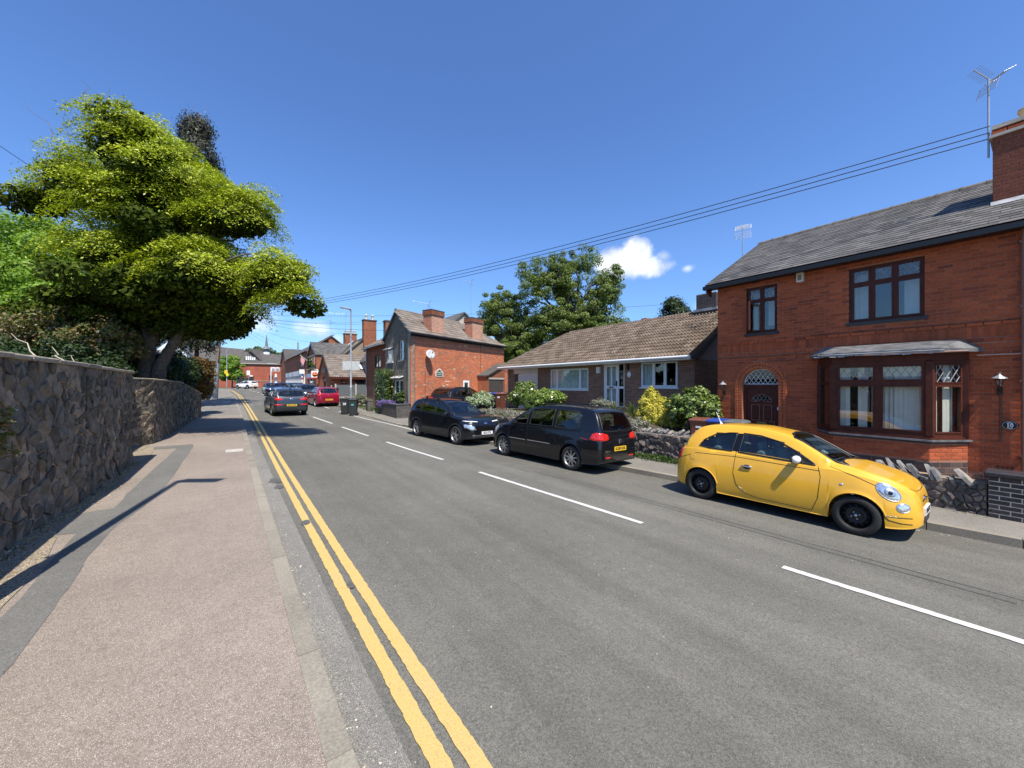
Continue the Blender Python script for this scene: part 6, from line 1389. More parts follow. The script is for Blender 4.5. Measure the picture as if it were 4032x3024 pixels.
def put(T,x,y,hd,L,c=.5,pitch=0,z=None):
    """hd: heading in degrees measured from +y towards +x ; (x,y) is the middle of the car"""
    d=Vector((math.sin(R(hd)),math.cos(R(hd)),0)); o=Vector((x,y,0))-d*L*c
    zz=(road(x,y) if z is None else z); zf=road(x+d.x,y+d.y) if z is None else z; zb=road(x-d.x,y-d.y) if z is None else z
    sl_=math.atan2(zf-zb,2); zl=road(x-d.y,y+d.x) if z is None else z; zr_=road(x+d.y,y-d.x) if z is None else z
    T.rotation_euler=(0,0,0); ang=math.atan2(d.y,d.x)
    M=Matrix.Translation((x,y,zz))@Matrix.Rotation(ang,4,'Z')@Matrix.Rotation(-sl_,4,'Y')@Matrix.Rotation(math.atan2(zl-zr_,2)*1.0,4,'X')@Matrix.Translation((-L*c,0,0)); T.matrix_world=M; T.location=M.translation; T.rotation_euler=M.to_euler()
indic=plain('amber_lens',(.8,.35,.05),.2)
# ---- yellow hatchback
yel=paint('paint_yellow',(.76,.41,.034),0,.4)
SF=dict(name='parked_car',label='bright yellow three door hatchback with black steel wheels and white mirrors',cat='car',L=3.545,W=1.63,xr=.585,xf=2.885,R=.288,Ra=.320,paint=yel,
 top=[(0,.62),(.02,.72),(.06,.86),(.14,.98),(.22,1.10),(.34,1.28),(.46,1.395),(.62,1.445),(.95,1.482),(1.35,1.485),(1.75,1.435),(2.0,1.375),(2.3,1.21),(2.55,1.055),(2.62,1.015),(2.8,.985),(3.05,.925),(3.22,.875),(3.35,.815),(3.44,.745),(3.50,.66),(3.53,.56),(3.545,.42)],
 belt=[(0,.60),(.06,.80),(.2,.93),(.5,.965),(1.2,.95),(2.2,.92),(2.6,.905),(3.0,.85),(3.22,.79),(3.36,.73),(3.46,.64),(3.52,.52),(3.545,.39)],tum=.965,shoulder=.905,
 bot=[(0,.30),(.06,.26),(.25,.22),(1,.185),(2.4,.185),(3.2,.19),(3.42,.21),(3.50,.23),(3.545,.26)],
 plan=[(0,.70),(.03,.78),(.12,.88),(.3,.96),(.6,1.0),(1.2,.985),(2.2,.985),(2.85,1.0),(3.15,.955),(3.35,.86),(3.46,.74),(3.52,.62),(3.545,.5)],kin=.46,
 side_windows=[[(.52,1.03),(.60,1.15),(.78,1.265),(1.02,1.315),(1.16,1.325),(1.12,1.0),(.72,1.005)],[(1.24,.995),(1.27,1.33),(1.55,1.315),(1.85,1.245),(2.12,1.115),(2.36,.965),(2.38,.945),(1.9,.965)]],
 front_window=[(-.58,.985),(-.50,1.34),(-.3,1.385),(0,1.40),(.3,1.385),(.50,1.34),(.58,.985),(.3,1.01),(0,1.02),(-.3,1.01)],rear_window=[(-.50,1.06),(-.44,1.30),(0,1.35),(.44,1.30),(.50,1.06),(0,1.04)],
 seams=[[(1.20,1.0),(1.18,.62),(1.24,.42),(1.42,.28),(1.62,.245),(2.36,.235),(2.44,.45),(2.46,.78),(2.42,.93)],[(.02,.70),(.5,.885),(1.2,.905),(2.45,.865)],[(2.56,.955),(2.85,.87),(3.12,.76)],[(3.16,.63),(3.32,.58)]],
 seams2=[([(-.50,.76),(-.3,.71),(0,.70),(.3,.71),(.50,.76)],'x',1)],
 panels=[('headlight',ell(3.225,.70,.145,.078,24,-.72),'y','both',headl,.012),('fog_light',ell(3.375,.50,.06,.058),'y','both',headl,.012),
  ('lower_grille',[(-.30,.25),(-.33,.32),(-.30,.355),(.30,.355),(.33,.32),(.30,.25)],'x',1,black,.006),('tail_light',[(.05,.66),(.03,.78),(.08,.93),(.15,.97),(.17,.90),(.14,.76)],'y','both',redlens,.012),
  ('b_pillar',[(1.13,1.0),(1.165,1.32),(1.265,1.325),(1.235,.997)],'y','both',blacksm,.008),('quarter_glass',[(2.16,.985),(2.32,.985),(2.30,1.01)],'y','both',black,.006),('fuel_cap',ell(.42,.80,.075,.075),'y','both',yel,.004),('badge',ell(0,.59,.045,.045),'x',1,chrome,.012),('indicator',ell(2.72,.72,.025,.014),'y','both',headl,.008)],
 rim='steel',rimmat=plain('steel_wheel_black',(.02,.02,.021),.4,.3,.2,12),rim_r=.195,mirror=(2.13,.985),mirmat=white,seatmat=fabricpale,seatx=[1.6,.85],wheel_y=-.34,plate_f=(.425,'EF16 FZX',3.565),plate_r=(.5,'',-.01))
T=car(SF)
for s_ in(1,-1):
    q=MB(); h,n_=SF['ray']('y',1.36,.765,s_); q.lathe([(0,-.09),(.014,-.085),(.017,0),(.014,.085),(0,.09)],(0,0,0),'x',10); q.v=[(v[0]+1.40,v[1]+h.y+.02*s_,v[2]*.95+.765) for v in q.v]; q.build('door_handle',chrome,T,local=True)
    SF['line']('headlight_ring',ell(3.225,.70,.15,.083,24,-.72),'y',s_,alu,.008,closed=True); SF['line']('fog_light_ring',ell(3.375,.50,.064,.062),'y',s_,alu,.006,closed=True); SF['panel']('reflector_bowl',ell(3.24,.69,.075,.055,18,-.72),'y',s_,glassdark if False else alu,.02); SF['panel']('bulb_shade',ell(3.245,.685,.03,.03),'y',s_,blacksm,.026); 
    SF['panel']('handle_recess',ell(1.40,.755,.06,.04),'y',s_,black,.004)
    SF['line']('bumper_groove',[(3.18,.37),(3.35,.365),(3.46,.365)],'y',s_,blacksm,.006); SF['line']('bumper_groove',[(3.19,.36),(3.24,.31),(3.36,.285),(3.46,.28)],'y',s_,blacksm,.006)
    # arch lip
    for xc in(.585,2.885): SF['line']('arch_lip',[(xc+.330*math.cos(a),.292+.330*math.sin(a)) for a in [PI*k/16 for k in range(1,16)]],'y',s_,yel,.012)
SF['line']('grille_bar',[(-.25,.575),(-.06,.59)],'x',1,chrome,.010); SF['line']('grille_bar',[(.06,.59),(.25,.575)],'x',1,chrome,.010)
q=MB(); q.lathe([(.03,0),(.018,.03),(.006,.07),(.004,.26),(0,.27)],(0,0,0),'z',8); o=q.build('aerial',white,T,local=True); o.location=(.62,0,1.44); o.rotation_euler=(0,-.42,0)
put(T,8.20,2.88,177.5,3.545,.489)
# ---- black people carrier
blk=paint('paint_black',(.0045,.0045,.006),.0,.3); 
ST=dict(name='parked_car',label='black people carrier with roof rails seen from behind between the two others',cat='car',L=4.40,W=1.79,xr=.90,xf=3.58,R=.318,Ra=.37,paint=blk,
 top=[(0,.60),(.02,.85),(.07,1.05),(.15,1.25),(.25,1.45),(.36,1.575),(.6,1.625),(1.2,1.655),(1.9,1.65),(2.4,1.59),(2.75,1.47),(3.1,1.28),(3.4,1.11),(3.6,1.03),(3.95,.96),(4.2,.86),(4.32,.76),(4.38,.62),(4.40,.52)],
 belt=[(0,.58),(.05,.92),(.2,1.035),(.6,1.03),(2.0,1.01),(3.0,.99),(3.5,.965),(3.95,.89),(4.2,.80),(4.33,.70),(4.40,.50)],
 bot=[(0,.33),(.05,.28),(.3,.24),(1.5,.20),(3.2,.20),(4.1,.21),(4.33,.25),(4.40,.36)],
 plan=[(0,.80),(.03,.86),(.12,.94),(.35,.985),(.9,1.0),(2.2,.99),(3.5,1.0),(3.95,.95),(4.2,.84),(4.35,.66),(4.4,.55)],kin=.30,clad=.0,
 side_windows=[[(2.62,1.05),(2.60,1.47),(2.80,1.39),(3.05,1.25),(3.28,1.10),(3.32,1.05)],[(1.62,1.06),(1.62,1.53),(2.1,1.53),(2.48,1.50),(2.50,1.06)],[(.72,1.10),(.70,1.42),(.80,1.50),(1.1,1.52),(1.50,1.53),(1.50,1.06),(.85,1.06)]],
 front_window=[(-.64,1.10),(-.56,1.46),(0,1.54),(.56,1.46),(.64,1.10),(0,1.14)],rear_window=[(-.66,1.08),(-.64,1.2),(-.58,1.50),(0,1.535),(.58,1.50),(.64,1.2),(.66,1.08),(.4,1.05),(-.4,1.05)],
 seams=[[(2.55,1.0),(2.53,.30)],[(3.35,.98),(3.28,.6),(3.14,.32)],[(1.55,1.03),(1.48,.75),(1.30,.60),(1.22,.50)],[(.35,.64),(.62,.72),(.9,.76)]],
 seams2=[([(-.78,.60),(.78,.60)],'x',-1),([(-.50,.45),(.50,.45)],'x',-1)],
 panels=[('tail_light',[(.50,.85),(.46,.90),(.50,.98),(.66,1.02),(.80,1.03),(.86,.98),(.86,.84),(.7,.835)],'xr',-1,redlens,.014),('tail_light',[(.02,.85),(.02,1.0),(.14,1.02),(.27,1.0),(.33,.86),(.2,.835)],'y','both',redlens,.012),('headlight',[(4.0,.70),(3.85,.86),(3.95,.93),(4.18,.84),(4.30,.70)],'y','both',headl,.01),
  ('reflector',[(.42,.40),(.42,.435),(.62,.435),(.62,.40)],'xr',-1,redlens,.008),('boot_recess',[(-.46,.47),(-.46,.72),(.46,.72),(.46,.47)],'x',-1,blacksm,.003),('reflector_glass',[(.47,.05),(.47,.06),(.48,.06)],'y','both',black,.001)],
 rim='spoke',nsp=9,spw=.036,rim_r=.215,rails=[(.62,.0),(.72,.055),(1.2,.065),(1.9,.06),(2.3,.055),(2.42,0)],raily=.60,plate_r=(.62,'KU58 RXK',.045),plate_f=(.4,'',4.41),seatx=[2.35,1.45,.75])
T=car(ST)
for s_ in(1,-1):
    for (a,b) in((1.62,2.50),(2.58,3.30)): ST['line']('rubbing_strip',[(a,.60),(b,.605)],'y',s_,plain('strip_grey',(.16,.16,.165),.35) if 'strip_grey' not in MATS else MATS['strip_grey'],.014)
    for x in(1.72,2.74): q=MB(); h,n_=ST['ray']('y',x,.86,s_); q.cbox((x,h.y+.018*s_,.86),(.17,.03,.028),bev=.008); q.build('door_handle',blacksm,T,local=True)
h=.86
q=MB(); q.lathe([(.048,-.004),(.056,-.009),(.056,.004),(.048,.004),(.048,-.004)],(0,0,0),'x',24); 
for pts in([(-.03,.038),(-.013,.004),(0,.03),(.013,.004),(.03,.038)],[(-.045,.012),(-.022,-.04),(0,.0),(.022,-.04),(.045,.012)]): q.tube([(-.004,p[0],p[1]) for p in pts],.005,5)
o=q.build('badge',chrome,T,local=True); o.location=(-.008+.018,0,.80); hh_,_=ST['ray']('x',0,.80,-1); o.location=(hh_.x-.006,0,.80)
q=MB(); h1,_=ST['ray']('x',.0,1.10,-1); q.tube([(h1.x-.02,-.05,1.08),(h1.x-.03,-.3,1.10),(h1.x-.035,-.52,1.12)],.009,5); q.cbox((h1.x-.02,-.05,1.08),(.05,.09,.05),bev=.01); q.build('rear_wiper',black,T,local=True)
h1,_=ST['ray']('x',.5,.60,-1); txt('model_script','TOURAN',.05,chrome,T,Matrix.Translation((h1.x-.006,.55,.575))@Matrix(((0,0,-1,0),(-1,0,0,0),(0,1,0,0),(0,0,0,1))),.001,.001); txt('engine_script','TDI',.04,chrome,T,Matrix.Translation((h1.x-.004,-.58,.575))@Matrix(((0,0,-1,0),(-1,0,0,0),(0,1,0,0),(0,0,0,1))),.001,.001)
put(T,7.70,8.62,-6.1,4.40,.507)
# ---- black crossover facing us
def suvspec(**k):
    d=dict(name='parked_car',cat='car',L=4.2,W=1.80,xr=.86,xf=3.46,R=.335,Ra=.385,paint=blk,
     top=[(0,.62),(.02,.86),(.08,1.05),(.2,1.22),(.38,1.42),(.55,1.50),(1.0,1.555),(1.7,1.565),(2.2,1.51),(2.6,1.36),(2.95,1.15),(3.15,1.04),(3.5,1.0),(3.85,.94),(4.05,.86),(4.14,.76),(4.19,.64),(4.2,.56)],
     belt=[(0,.60),(.05,.90),(.2,1.03),(.6,1.06),(1.5,1.01),(2.6,.97),(3.1,.96),(3.5,.92),(3.85,.86),(4.05,.78),(4.15,.68),(4.2,.54)],
     bot=[(0,.36),(.06,.30),(.3,.27),(1.3,.22),(3.0,.22),(3.9,.24),(4.12,.28),(4.2,.38)],
     plan=[(0,.78),(.03,.85),(.12,.93),(.35,.985),(.86,1.0),(2.2,.98),(3.4,1.0),(3.8,.95),(4.0,.87),(4.14,.72),(4.2,.60)],kin=.36,clad=.10,
     side_windows=[[(2.05,1.04),(2.05,1.42),(2.35,1.37),(2.62,1.24),(2.88,1.06),(2.9,1.03)],[(1.10,1.06),(1.10,1.44),(1.5,1.46),(1.95,1.43),(1.95,1.04)],[(.62,1.14),(.72,1.26),(.9,1.38),(1.02,1.41),(1.02,1.08),(.8,1.10)]],
     front_window=[(-.66,1.07),(-.56,1.40),(0,1.47),(.56,1.40),(.66,1.07),(0,1.10)],rear_window=[(-.60,1.14),(-.54,1.38),(0,1.42),(.54,1.38),(.60,1.14),(0,1.12)],
     seams=[[(2.0,1.02),(1.98,.35)],[(2.9,1.0),(2.85,.6),(2.75,.36)],[(1.1,1.04),(1.18,.75),(1.25,.5)]],
     panels=[('tail_light',[(.42,.88),(.44,.97),(.60,1.0),(.80,1.0),(.84,.9),(.6,.86)],'xr',-1,redlens,.012),('headlight',[(3.72,.78),(3.7,.84),(3.95,.84),(4.1,.76),(4.0,.74)],'y','both',headl,.01),('headlight',[(.42,.80),(.45,.85),(.72,.86),(.72,.80)],'xf',1,headl,.01),('grille',[(-.40,.50),(-.45,.60),(.45,.60),(.40,.50)],'x',1,black,.006)],
     rim='spoke',nsp=5,twin=True,spw=.03,rim_r=.225,seatx=[2.0,1.1])
    d.update(k); return d
SK=suvspec(label='black crossover with roof bars facing the camera beyond the people carrier',bars=[1.15,1.95],rails=[(.7,.0),(.8,.03),(1.5,.035),(2.1,.03),(2.3,0)],raily=.58,plate_f=(.47,'B15 STX',4.215),privacy=True,
 panels=[('running_light',[(.34,.845),(.36,.865),(.60,.885),(.80,.885),(.80,.865),(.58,.86)],'xf',1,plain('led_white',(.85,.87,.9),.1),.012),('headlight',[(.50,.58),(.56,.70),(.70,.76),(.80,.76),(.80,.66),(.68,.58)],'xf',1,headl,.01),('headlight',[(3.9,.64),(3.84,.76),(3.94,.77),(4.05,.66)],'y','both',headl,.01),('grille',[(-.5,.34),(-.6,.56),(-.45,.74),(.45,.74),(.6,.56),(.5,.34)],'x',1,blacksm,.004),('badge',ell(0,.80,.075,.035),'x',1,chrome,.01),('tail_light',[(.02,.80),(.04,.98),(.2,1.0),(.22,.9)],'y','both',redlens,.01)])
T=car(SK)
for z in(.305,.35,.395): SK['line']('bumper_strip',[(-.62,z+.0),(-.3,z),(.3,z),(.62,z)],'x',1,alu,.007,off=.006)
put(T,7.0,13.88,170.5,4.2,.514)
# ---- driving away: grey crossover
gry=paint('paint_grey',(.060,.070,.085),.65,.35); SS=suvspec(label='dark grey crossover with red tail lights driving away up the left lane',name='moving_car',L=4.44,W=1.86,paint=gry,clad=.13,top=[(x*1.057,z*1.05) for x,z in suvspec()['top']],belt=[(x*1.057,z*1.05) for x,z in suvspec()['belt']],bot=[(x*1.057,z) for x,z in suvspec()['bot']],plan=[(x*1.057,z) for x,z in suvspec()['plan']],xr=.93,xf=3.57,R=.35,Ra=.40,privacy=True,
 side_windows=[[(a*1.057,b*1.05) for a,b in p] for p in suvspec()['side_windows']],front_window=[(a,b*1.05) for a,b in suvspec()['front_window']],rear_window=[(-.66,1.20),(-.60,1.44),(-.3,1.49),(.3,1.49),(.60,1.44),(.66,1.20),(.3,1.16),(-.3,1.16)],
 panels=[('tail_light',[(.46,.96),(.44,1.02),(.62,1.09),(.86,1.12),(.89,1.0),(.7,.95)],'xr',-1,redlens,.014),('reflector',[(.46,.66),(.46,.72),(.84,.74),(.84,.66)],'xr',-1,redlens,.008),('badge',ell(0,1.03,.09,.035),'x',-1,chrome,.01),('headlight',[(4.0,.8),(3.98,.88),(4.2,.88),(4.3,.8)],'y','both',headl,.01),('boot_recess',[(-.36,.60),(-.30,.73),(.30,.73),(.36,.60)],'x',-1,black,.003)],plate_r=(.665,'KM15 UPC',-.0),rim_r=.235)
T=car(SS); SS['line']('rear_wiper',[(0,1.20),(.2,1.20),(.42,1.22)],'x',-1,black,.01,off=.01); q=MB(); q.prism([(.5,-.03,1.58),(.75,-.03,1.60),(.62,-.03,1.66)],(0,.06,0)); q.build('aerial_fin',gry,T,local=True)
put(T,2.42,28.0,-4.0,4.44,.51)
# ---- red hatchback
red=paint('paint_red',(.30,.008,.035),.3,.3)
SR=dict(name='parked_car',label='crimson red hatchback parked beyond the wheelie bins',cat='car',L=4.03,W=1.69,xr=.72,xf=3.23,R=.305,Ra=.35,paint=red,hi=True,
 top=[(0,.60),(.02,.80),(.08,.98),(.18,1.14),(.33,1.34),(.5,1.42),(1,1.48),(1.6,1.485),(2.1,1.42),(2.5,1.26),(2.9,1.05),(3.1,.97),(3.5,.9),(3.8,.80),(3.95,.68),(4.03,.5)],
 belt=[(0,.58),(.06,.86),(.2,.97),(.6,.99),(1.5,.96),(2.6,.92),(3.1,.90),(3.5,.82),(3.8,.72),(3.95,.6),(4.03,.46)],bot=[(0,.4),(.06,.28),(.3,.22),(2,.19),(3.7,.2),(3.95,.25),(4.03,.35)],
 plan=[(0,.74),(.03,.82),(.12,.91),(.35,.975),(.8,1),(2.2,.985),(3.2,1),(3.6,.94),(3.85,.8),(3.98,.62),(4.03,.5)],kin=.42,
 side_windows=[[(1.65,1.0),(1.66,1.37),(2.0,1.35),(2.35,1.22),(2.62,1.04),(2.66,.98)],[(.72,1.06),(.85,1.24),(1.1,1.36),(1.56,1.375),(1.56,1.0)]],front_window=[(-.6,1.02),(-.5,1.32),(0,1.39),(.5,1.32),(.6,1.02)],rear_window=[(-.58,1.08),(-.52,1.32),(-.25,1.37),(.25,1.37),(.52,1.32),(.58,1.08),(.2,1.04),(-.2,1.04)],
 seams=[[(1.6,.98),(1.6,.35)],[(2.7,.94),(2.62,.35)]],panels=[('tail_light',ell(.66,.94,.08,.085),'xr',-1,redlens,.012),('tail_light',ell(.12,.93,.07,.09),'y','both',redlens,.01),('headlight',[(3.4,.72),(3.35,.8),(3.6,.78),(3.8,.66)],'y','both',headl,.01),('badge',ell(0,.90,.035,.035),'x',-1,chrome,.008)],rim='steel',rimmat=white,rim_r=.20,plate_r=(.55,'WA59 LCT',.01))
T=car(SR); put(T,5.52,33.8,-4.2,4.03,.49)
# ---- cars further up (lighter meshes)
nav=paint('paint_navy',(.012,.018,.06),.4,.25); wht_p=paint('paint_white',(.75,.75,.74),0,.3); slv=paint('paint_silver',(.28,.29,.29),.8,.35); brn=paint('paint_charcoal',(.05,.045,.045),.5,.35)
def saloon(**k):
    d=dict(name='parked_car',cat='car',L=4.7,W=1.85,xr=.95,xf=3.72,R=.33,Ra=.375,hi=False,paint=nav,
    top=[(0,.62),(.03,.9),(.12,1.0),(.6,1.04),(.95,1.2),(1.3,1.37),(1.7,1.43),(2.3,1.43),(2.7,1.33),(3.1,1.12),(3.3,1.0),(3.8,.95),(4.3,.86),(4.55,.76),(4.66,.62),(4.7,.5)],belt=[(0,.6),(.06,.86),(.3,.95),(1.5,.95),(3,.91),(3.5,.89),(4.3,.78),(4.6,.65),(4.7,.46)],
    bot=[(0,.4),(.08,.28),(1,.2),(4,.2),(4.6,.25),(4.7,.36)],plan=[(0,.76),(.05,.85),(.2,.93),(.6,.985),(1.5,1),(3.6,1),(4.2,.92),(4.5,.8),(4.66,.65),(4.7,.55)],
    side_windows=[[(2.2,.97),(2.2,1.33),(2.6,1.27),(3.05,1.0)],[(1.2,1.05),(1.45,1.28),(2.1,1.34),(2.1,.97),(1.25,.98)]],front_window=[(-.64,1.04),(-.52,1.3),(0,1.35),(.52,1.3),(.64,1.04)],rear_window=[(-.6,1.1),(-.5,1.3),(.5,1.3),(.6,1.1)],
    panels=[('headlight',ell(.50,.70,.10,.10),'xf',1,headl,.012),('headlight',ell(.72,.72,.06,.07),'xf',1,headl,.012),('grille',[(-.34,.52),(-.3,.72),(.3,.72),(.34,.52)],'x',1,chrome,.008)],plate_f=(.42,'',4.71),nsp=7,seatx=[2.2,1.4]); d.update(k); return d
def simple(**k):
    d=suvspec(hi=False,seats=True,**k); return d
put(car(saloon(label='navy saloon with chrome grille coming towards the camera in the far lane',name='moving_car')),3.6,57.5,176,4.7)
put(car(simple(label='white crossover turning off at the far bend',name='moving_car',paint=wht_p,clad=.14,plate_r=(.6,'',-.01),L=4.2)),1.5,92.0,-38,4.2,z=1.03)
put(car(simple(label='charcoal off roader with silver nose parked facing us behind the red hatchback',paint=brn,plate_f=(.45,'',4.21),W=1.95,panels=[('headlight',[(.5,.74),(.5,.86),(.84,.86),(.84,.74)],'xf',1,headl,.012),('grille',[(-.42,.68),(-.45,.86),(.45,.86),(.42,.68)],'x',1,black,.01),('bumper_plate',[(-.5,.32),(-.5,.42),(.5,.42),(.5,.32)],'x',1,alu,.01)])),5.35,40.6,175,4.2)
put(car(simple(label='black estate with roof rails parked in the row by the shops',paint=blk,rails=[(.7,0),(.8,.04),(2,.04),(2.2,0)],raily=.6)),5.3,48.5,175,4.2)
put(car(saloon(label='dark blue saloon parked furthest up by the white shopfronts',paint=nav)),5.2,63.5,176,4.7)
put(car(simple(label='pale teal small car glimpsed between charcoal off roader and red hatchback',paint=paint('paint_teal',(.16,.26,.28),.3),L=4.2)),6.3,44.8,184,4.2) if False else None
# ---- black car with roof rails on the cottage drive, in front of the side wall
p_=O0+dC*2.6+nC*1.55
put(car(suvspec(label='black hatchback crossover parked on the drive against the orange brick cottage wall',rails=[(.7,0),(.8,.03),(2,.035),(2.2,0)],raily=.6,hi=True,privacy=True,paint=blk)),p_.x+.1,p_.y,67.5,4.2,.5,z=.22)
# silver car glimpsed over the left wall
put(car(simple(label='silver blue car seen over the wall at the left edge behind the shrubs',paint=slv)),-9.2,16.5,60,4.2,z=1.35)
print('cars ok')
# ================================================================ VEGETATION
def leafcloud(name,parent,mats,P,Nm,size,asp=.55,fold=.25,jit=.6,mi=None,droop=0):
    n=len(P); Nn=Nm+rng.normal(0,jit,(n,3)); Nn/=np.linalg.norm(Nn,axis=1)[:,None]+1e-9
    a=rng.normal(0,1,(n,3)); a[:,2]-=droop; t_=a-Nn*(a*Nn).sum(1)[:,None]; t_/=np.linalg.norm(t_,axis=1)[:,None]+1e-9; b=np.cross(Nn,t_)
    s=size*rng.uniform(.6,1.35,n)[:,None]
    V=np.empty((n,4,3)); V[:,0]=P-t_*s; V[:,1]=P+b*s*asp-Nn*s*fold*.3; V[:,2]=P+t_*s; V[:,3]=P-b*s*asp-Nn*s*fold*.3
    if parent is not None: V-=np.array(rootof(parent).location)
    me=bpy.data.meshes.new(name); me.vertices.add(4*n); me.vertices.foreach_set('co',V.reshape(-1)); me.loops.add(4*n); me.polygons.add(n)
    me.loops.foreach_set('vertex_index',np.arange(4*n,dtype=np.int32)); me.polygons.foreach_set('loop_start',np.arange(0,4*n,4,dtype=np.int32)); me.polygons.foreach_set('loop_total',np.full(n,4,dtype=np.int32))
    for m in (mats if isinstance(mats,(list,tuple)) else [mats]): me.materials.append(m)
    if mi is not None: me.polygons.foreach_set('material_index',mi.astype(np.int32))
    me.update(); me.validate(); return new_obj(name,me,parent)
def sph(n): v=rng.normal(0,1,(n,3)); return v/np.linalg.norm(v,axis=1)[:,None]
def clumps(ells,n,r0,r1,shell=.55,zmin=-1.0,gap=None):
    """clump centres through the ellipsoids, denser towards the outside"""
    vol=np.array([e[3]*e[4]*e[3] for e in ells]); vol=vol**.8; vol/=vol.sum(); out=[]
    while len(out)<n:
        i=rng.choice(len(ells),p=vol); x,y,z,rh,rz=ells[i][:5]; d=sph(1)[0]
        if d[2]<zmin: continue
        r=rng.uniform(shell,1.0); out.append((np.array([x+d[0]*rh*r,y+d[1]*rh*r,z+d[2]*rz*r]),d,rng.uniform(r0,r1)))
    return out
def bush_pts(cl,per,flat=.75,up=.5,hollow=.35):
    Ps=[];Ns=[]
    for c,d,r in cl:
        v=sph(per); q=rng.uniform(hollow,1,per)[:,None]**.6*r; p=c+v*q*np.array([1,1,flat]); Ps.append(p); nn=v*.7+d*.5+np.array([0,0,up]); Ns.append(nn)
    return np.concatenate(Ps),np.concatenate(Ns)
def pad_pts(cl,per,dr=.45,thick=.12):
    Ps=[];Ns=[]
    for c,d,r in cl:
        k=int(per*(r/.8)**2); rho=np.sqrt(rng.uniform(0,1,k))*r*rng.uniform(.75,1.15,k); ph=rng.uniform(0,2*PI,k)
        out=np.array([d[0],d[1],0]); ol=np.linalg.norm(out)+1e-6; out/=ol; tilt=.62*min(1,ol)
        x=np.cos(ph)*rho; y=np.sin(ph)*rho; z=-dr*rho*rho/r+rng.normal(0,thick,k)*(.4+rho/r*.6)-(x*out[0]+y*out[1])*tilt
        wob=.10*np.sin(x*7+c[0]*9)*np.cos(y*6+c[1]*5); Ps.append(c+np.stack([x*1.15,y*1.15,z+wob],1)); Ns.append(np.tile(np.array([0,0,1.0])+out*tilt,(k,1)))
    return np.concatenate(Ps),np.concatenate(Ns)
def limbs(mb,base,tips,r0,rng_=random,seg=6,sag=.0,wob=.15,r1=.02):
    b=Vector(base)
    for t_ in tips:
        t_=Vector(t_); P=[];n=seg
        for i in range(n+1):
            f=i/n; p=b.lerp(t_,f); p+=Vector((rng_.uniform(-1,1),rng_.uniform(-1,1),rng_.uniform(-.6,.6)))*wob*math.sin(PI*f); p.z+=sag*math.sin(PI*f); P.append(p)
        mb.tube(P,[r0*(1-i/n)**.8+r1 for i in range(n+1)],6)
lm_maple=leafmat('maple_leaf',[(0,(.085,.115,.006)),(.3,(.22,.29,.014)),(.6,(.36,.43,.022)),(.85,(.50,.54,.035)),(1,(.58,.58,.08))],.30,.45)
lm_maple_shade=leafmat('maple_shade_leaf',[(0,(.022,.034,.004)),(.6,(.045,.065,.006)),(1,(.08,.11,.010))],.15,.7,.08)  # darker copy of the maple leaf, shade inside the crown put into the colour
lm_light=leafmat('lime_green_leaf',[(0,(.12,.21,.02)),(.5,(.20,.33,.035)),(1,(.32,.44,.08))],.45)
lm_mid=leafmat('mid_green_leaf',[(0,(.03,.065,.012)),(.5,(.055,.105,.018)),(1,(.10,.16,.03))],.3)
lm_dark=leafmat('dark_green_leaf',[(0,(.012,.028,.008)),(.6,(.028,.055,.014)),(1,(.055,.09,.025))],.2)
lm_ash=leafmat('ash_leaf',[(0,(.05,.075,.016)),(.4,(.12,.175,.03)),(.8,(.20,.26,.05)),(1,(.31,.35,.13))],.35)
lm_conif=leafmat('conifer_needle',[(0,(.028,.032,.018)),(.6,(.05,.052,.03)),(1,(.085,.085,.055))],.1)
lm_yellow=leafmat('golden_conifer',[(0,(.42,.36,.05)),(.4,(.62,.55,.08)),(.8,(.74,.68,.16)),(1,(.5,.45,.08))],.3)
lm_red=leafmat('bronze_leaf',[(0,(.10,.03,.015)),(.4,(.18,.07,.02)),(.75,(.26,.13,.04)),(1,(.10,.12,.03))],.35)
lm_mix=leafmat('shrub_mixed_leaf',[(0,(.05,.08,.015)),(.4,(.13,.18,.035)),(.65,(.22,.17,.06)),(.85,(.22,.10,.06)),(1,(.35,.32,.25))],.35)
lm_rhodo=leafmat('glossy_leaf',[(0,(.045,.08,.014)),(.45,(.11,.17,.025)),(.8,(.24,.30,.06)),(1,(.42,.46,.15))],.2,.25,.6)
lm_var=leafmat('variegated_leaf',[(0,(.06,.11,.04)),(.4,(.20,.28,.13)),(.7,(.45,.50,.32)),(1,(.62,.64,.46))],.3)
lm_lav=leafmat('lavender_leaf',[(0,(.12,.15,.07)),(.4,(.22,.24,.13)),(.65,(.30,.29,.2)),(.8,(.30,.25,.30)),(1,(.42,.36,.42))],.25)
lm_purp=leafmat('purple_flower',[(0,(.16,.10,.36)),(.6,(.26,.17,.55)),(.9,(.34,.24,.62)),(1,(.08,.12,.05))],.3)
lm_ivy=leafmat('ivy_leaf',[(0,(.03,.055,.012)),(.5,(.07,.11,.02)),(.9,(.14,.19,.04)),(.96,(.55,.58,.28)),(1,(.7,.7,.4))],.2,.3,.5)
lm_grass=leafmat('blade_leaf',[(0,(.05,.09,.025)),(.6,(.11,.16,.05)),(1,(.26,.25,.12))],.3)
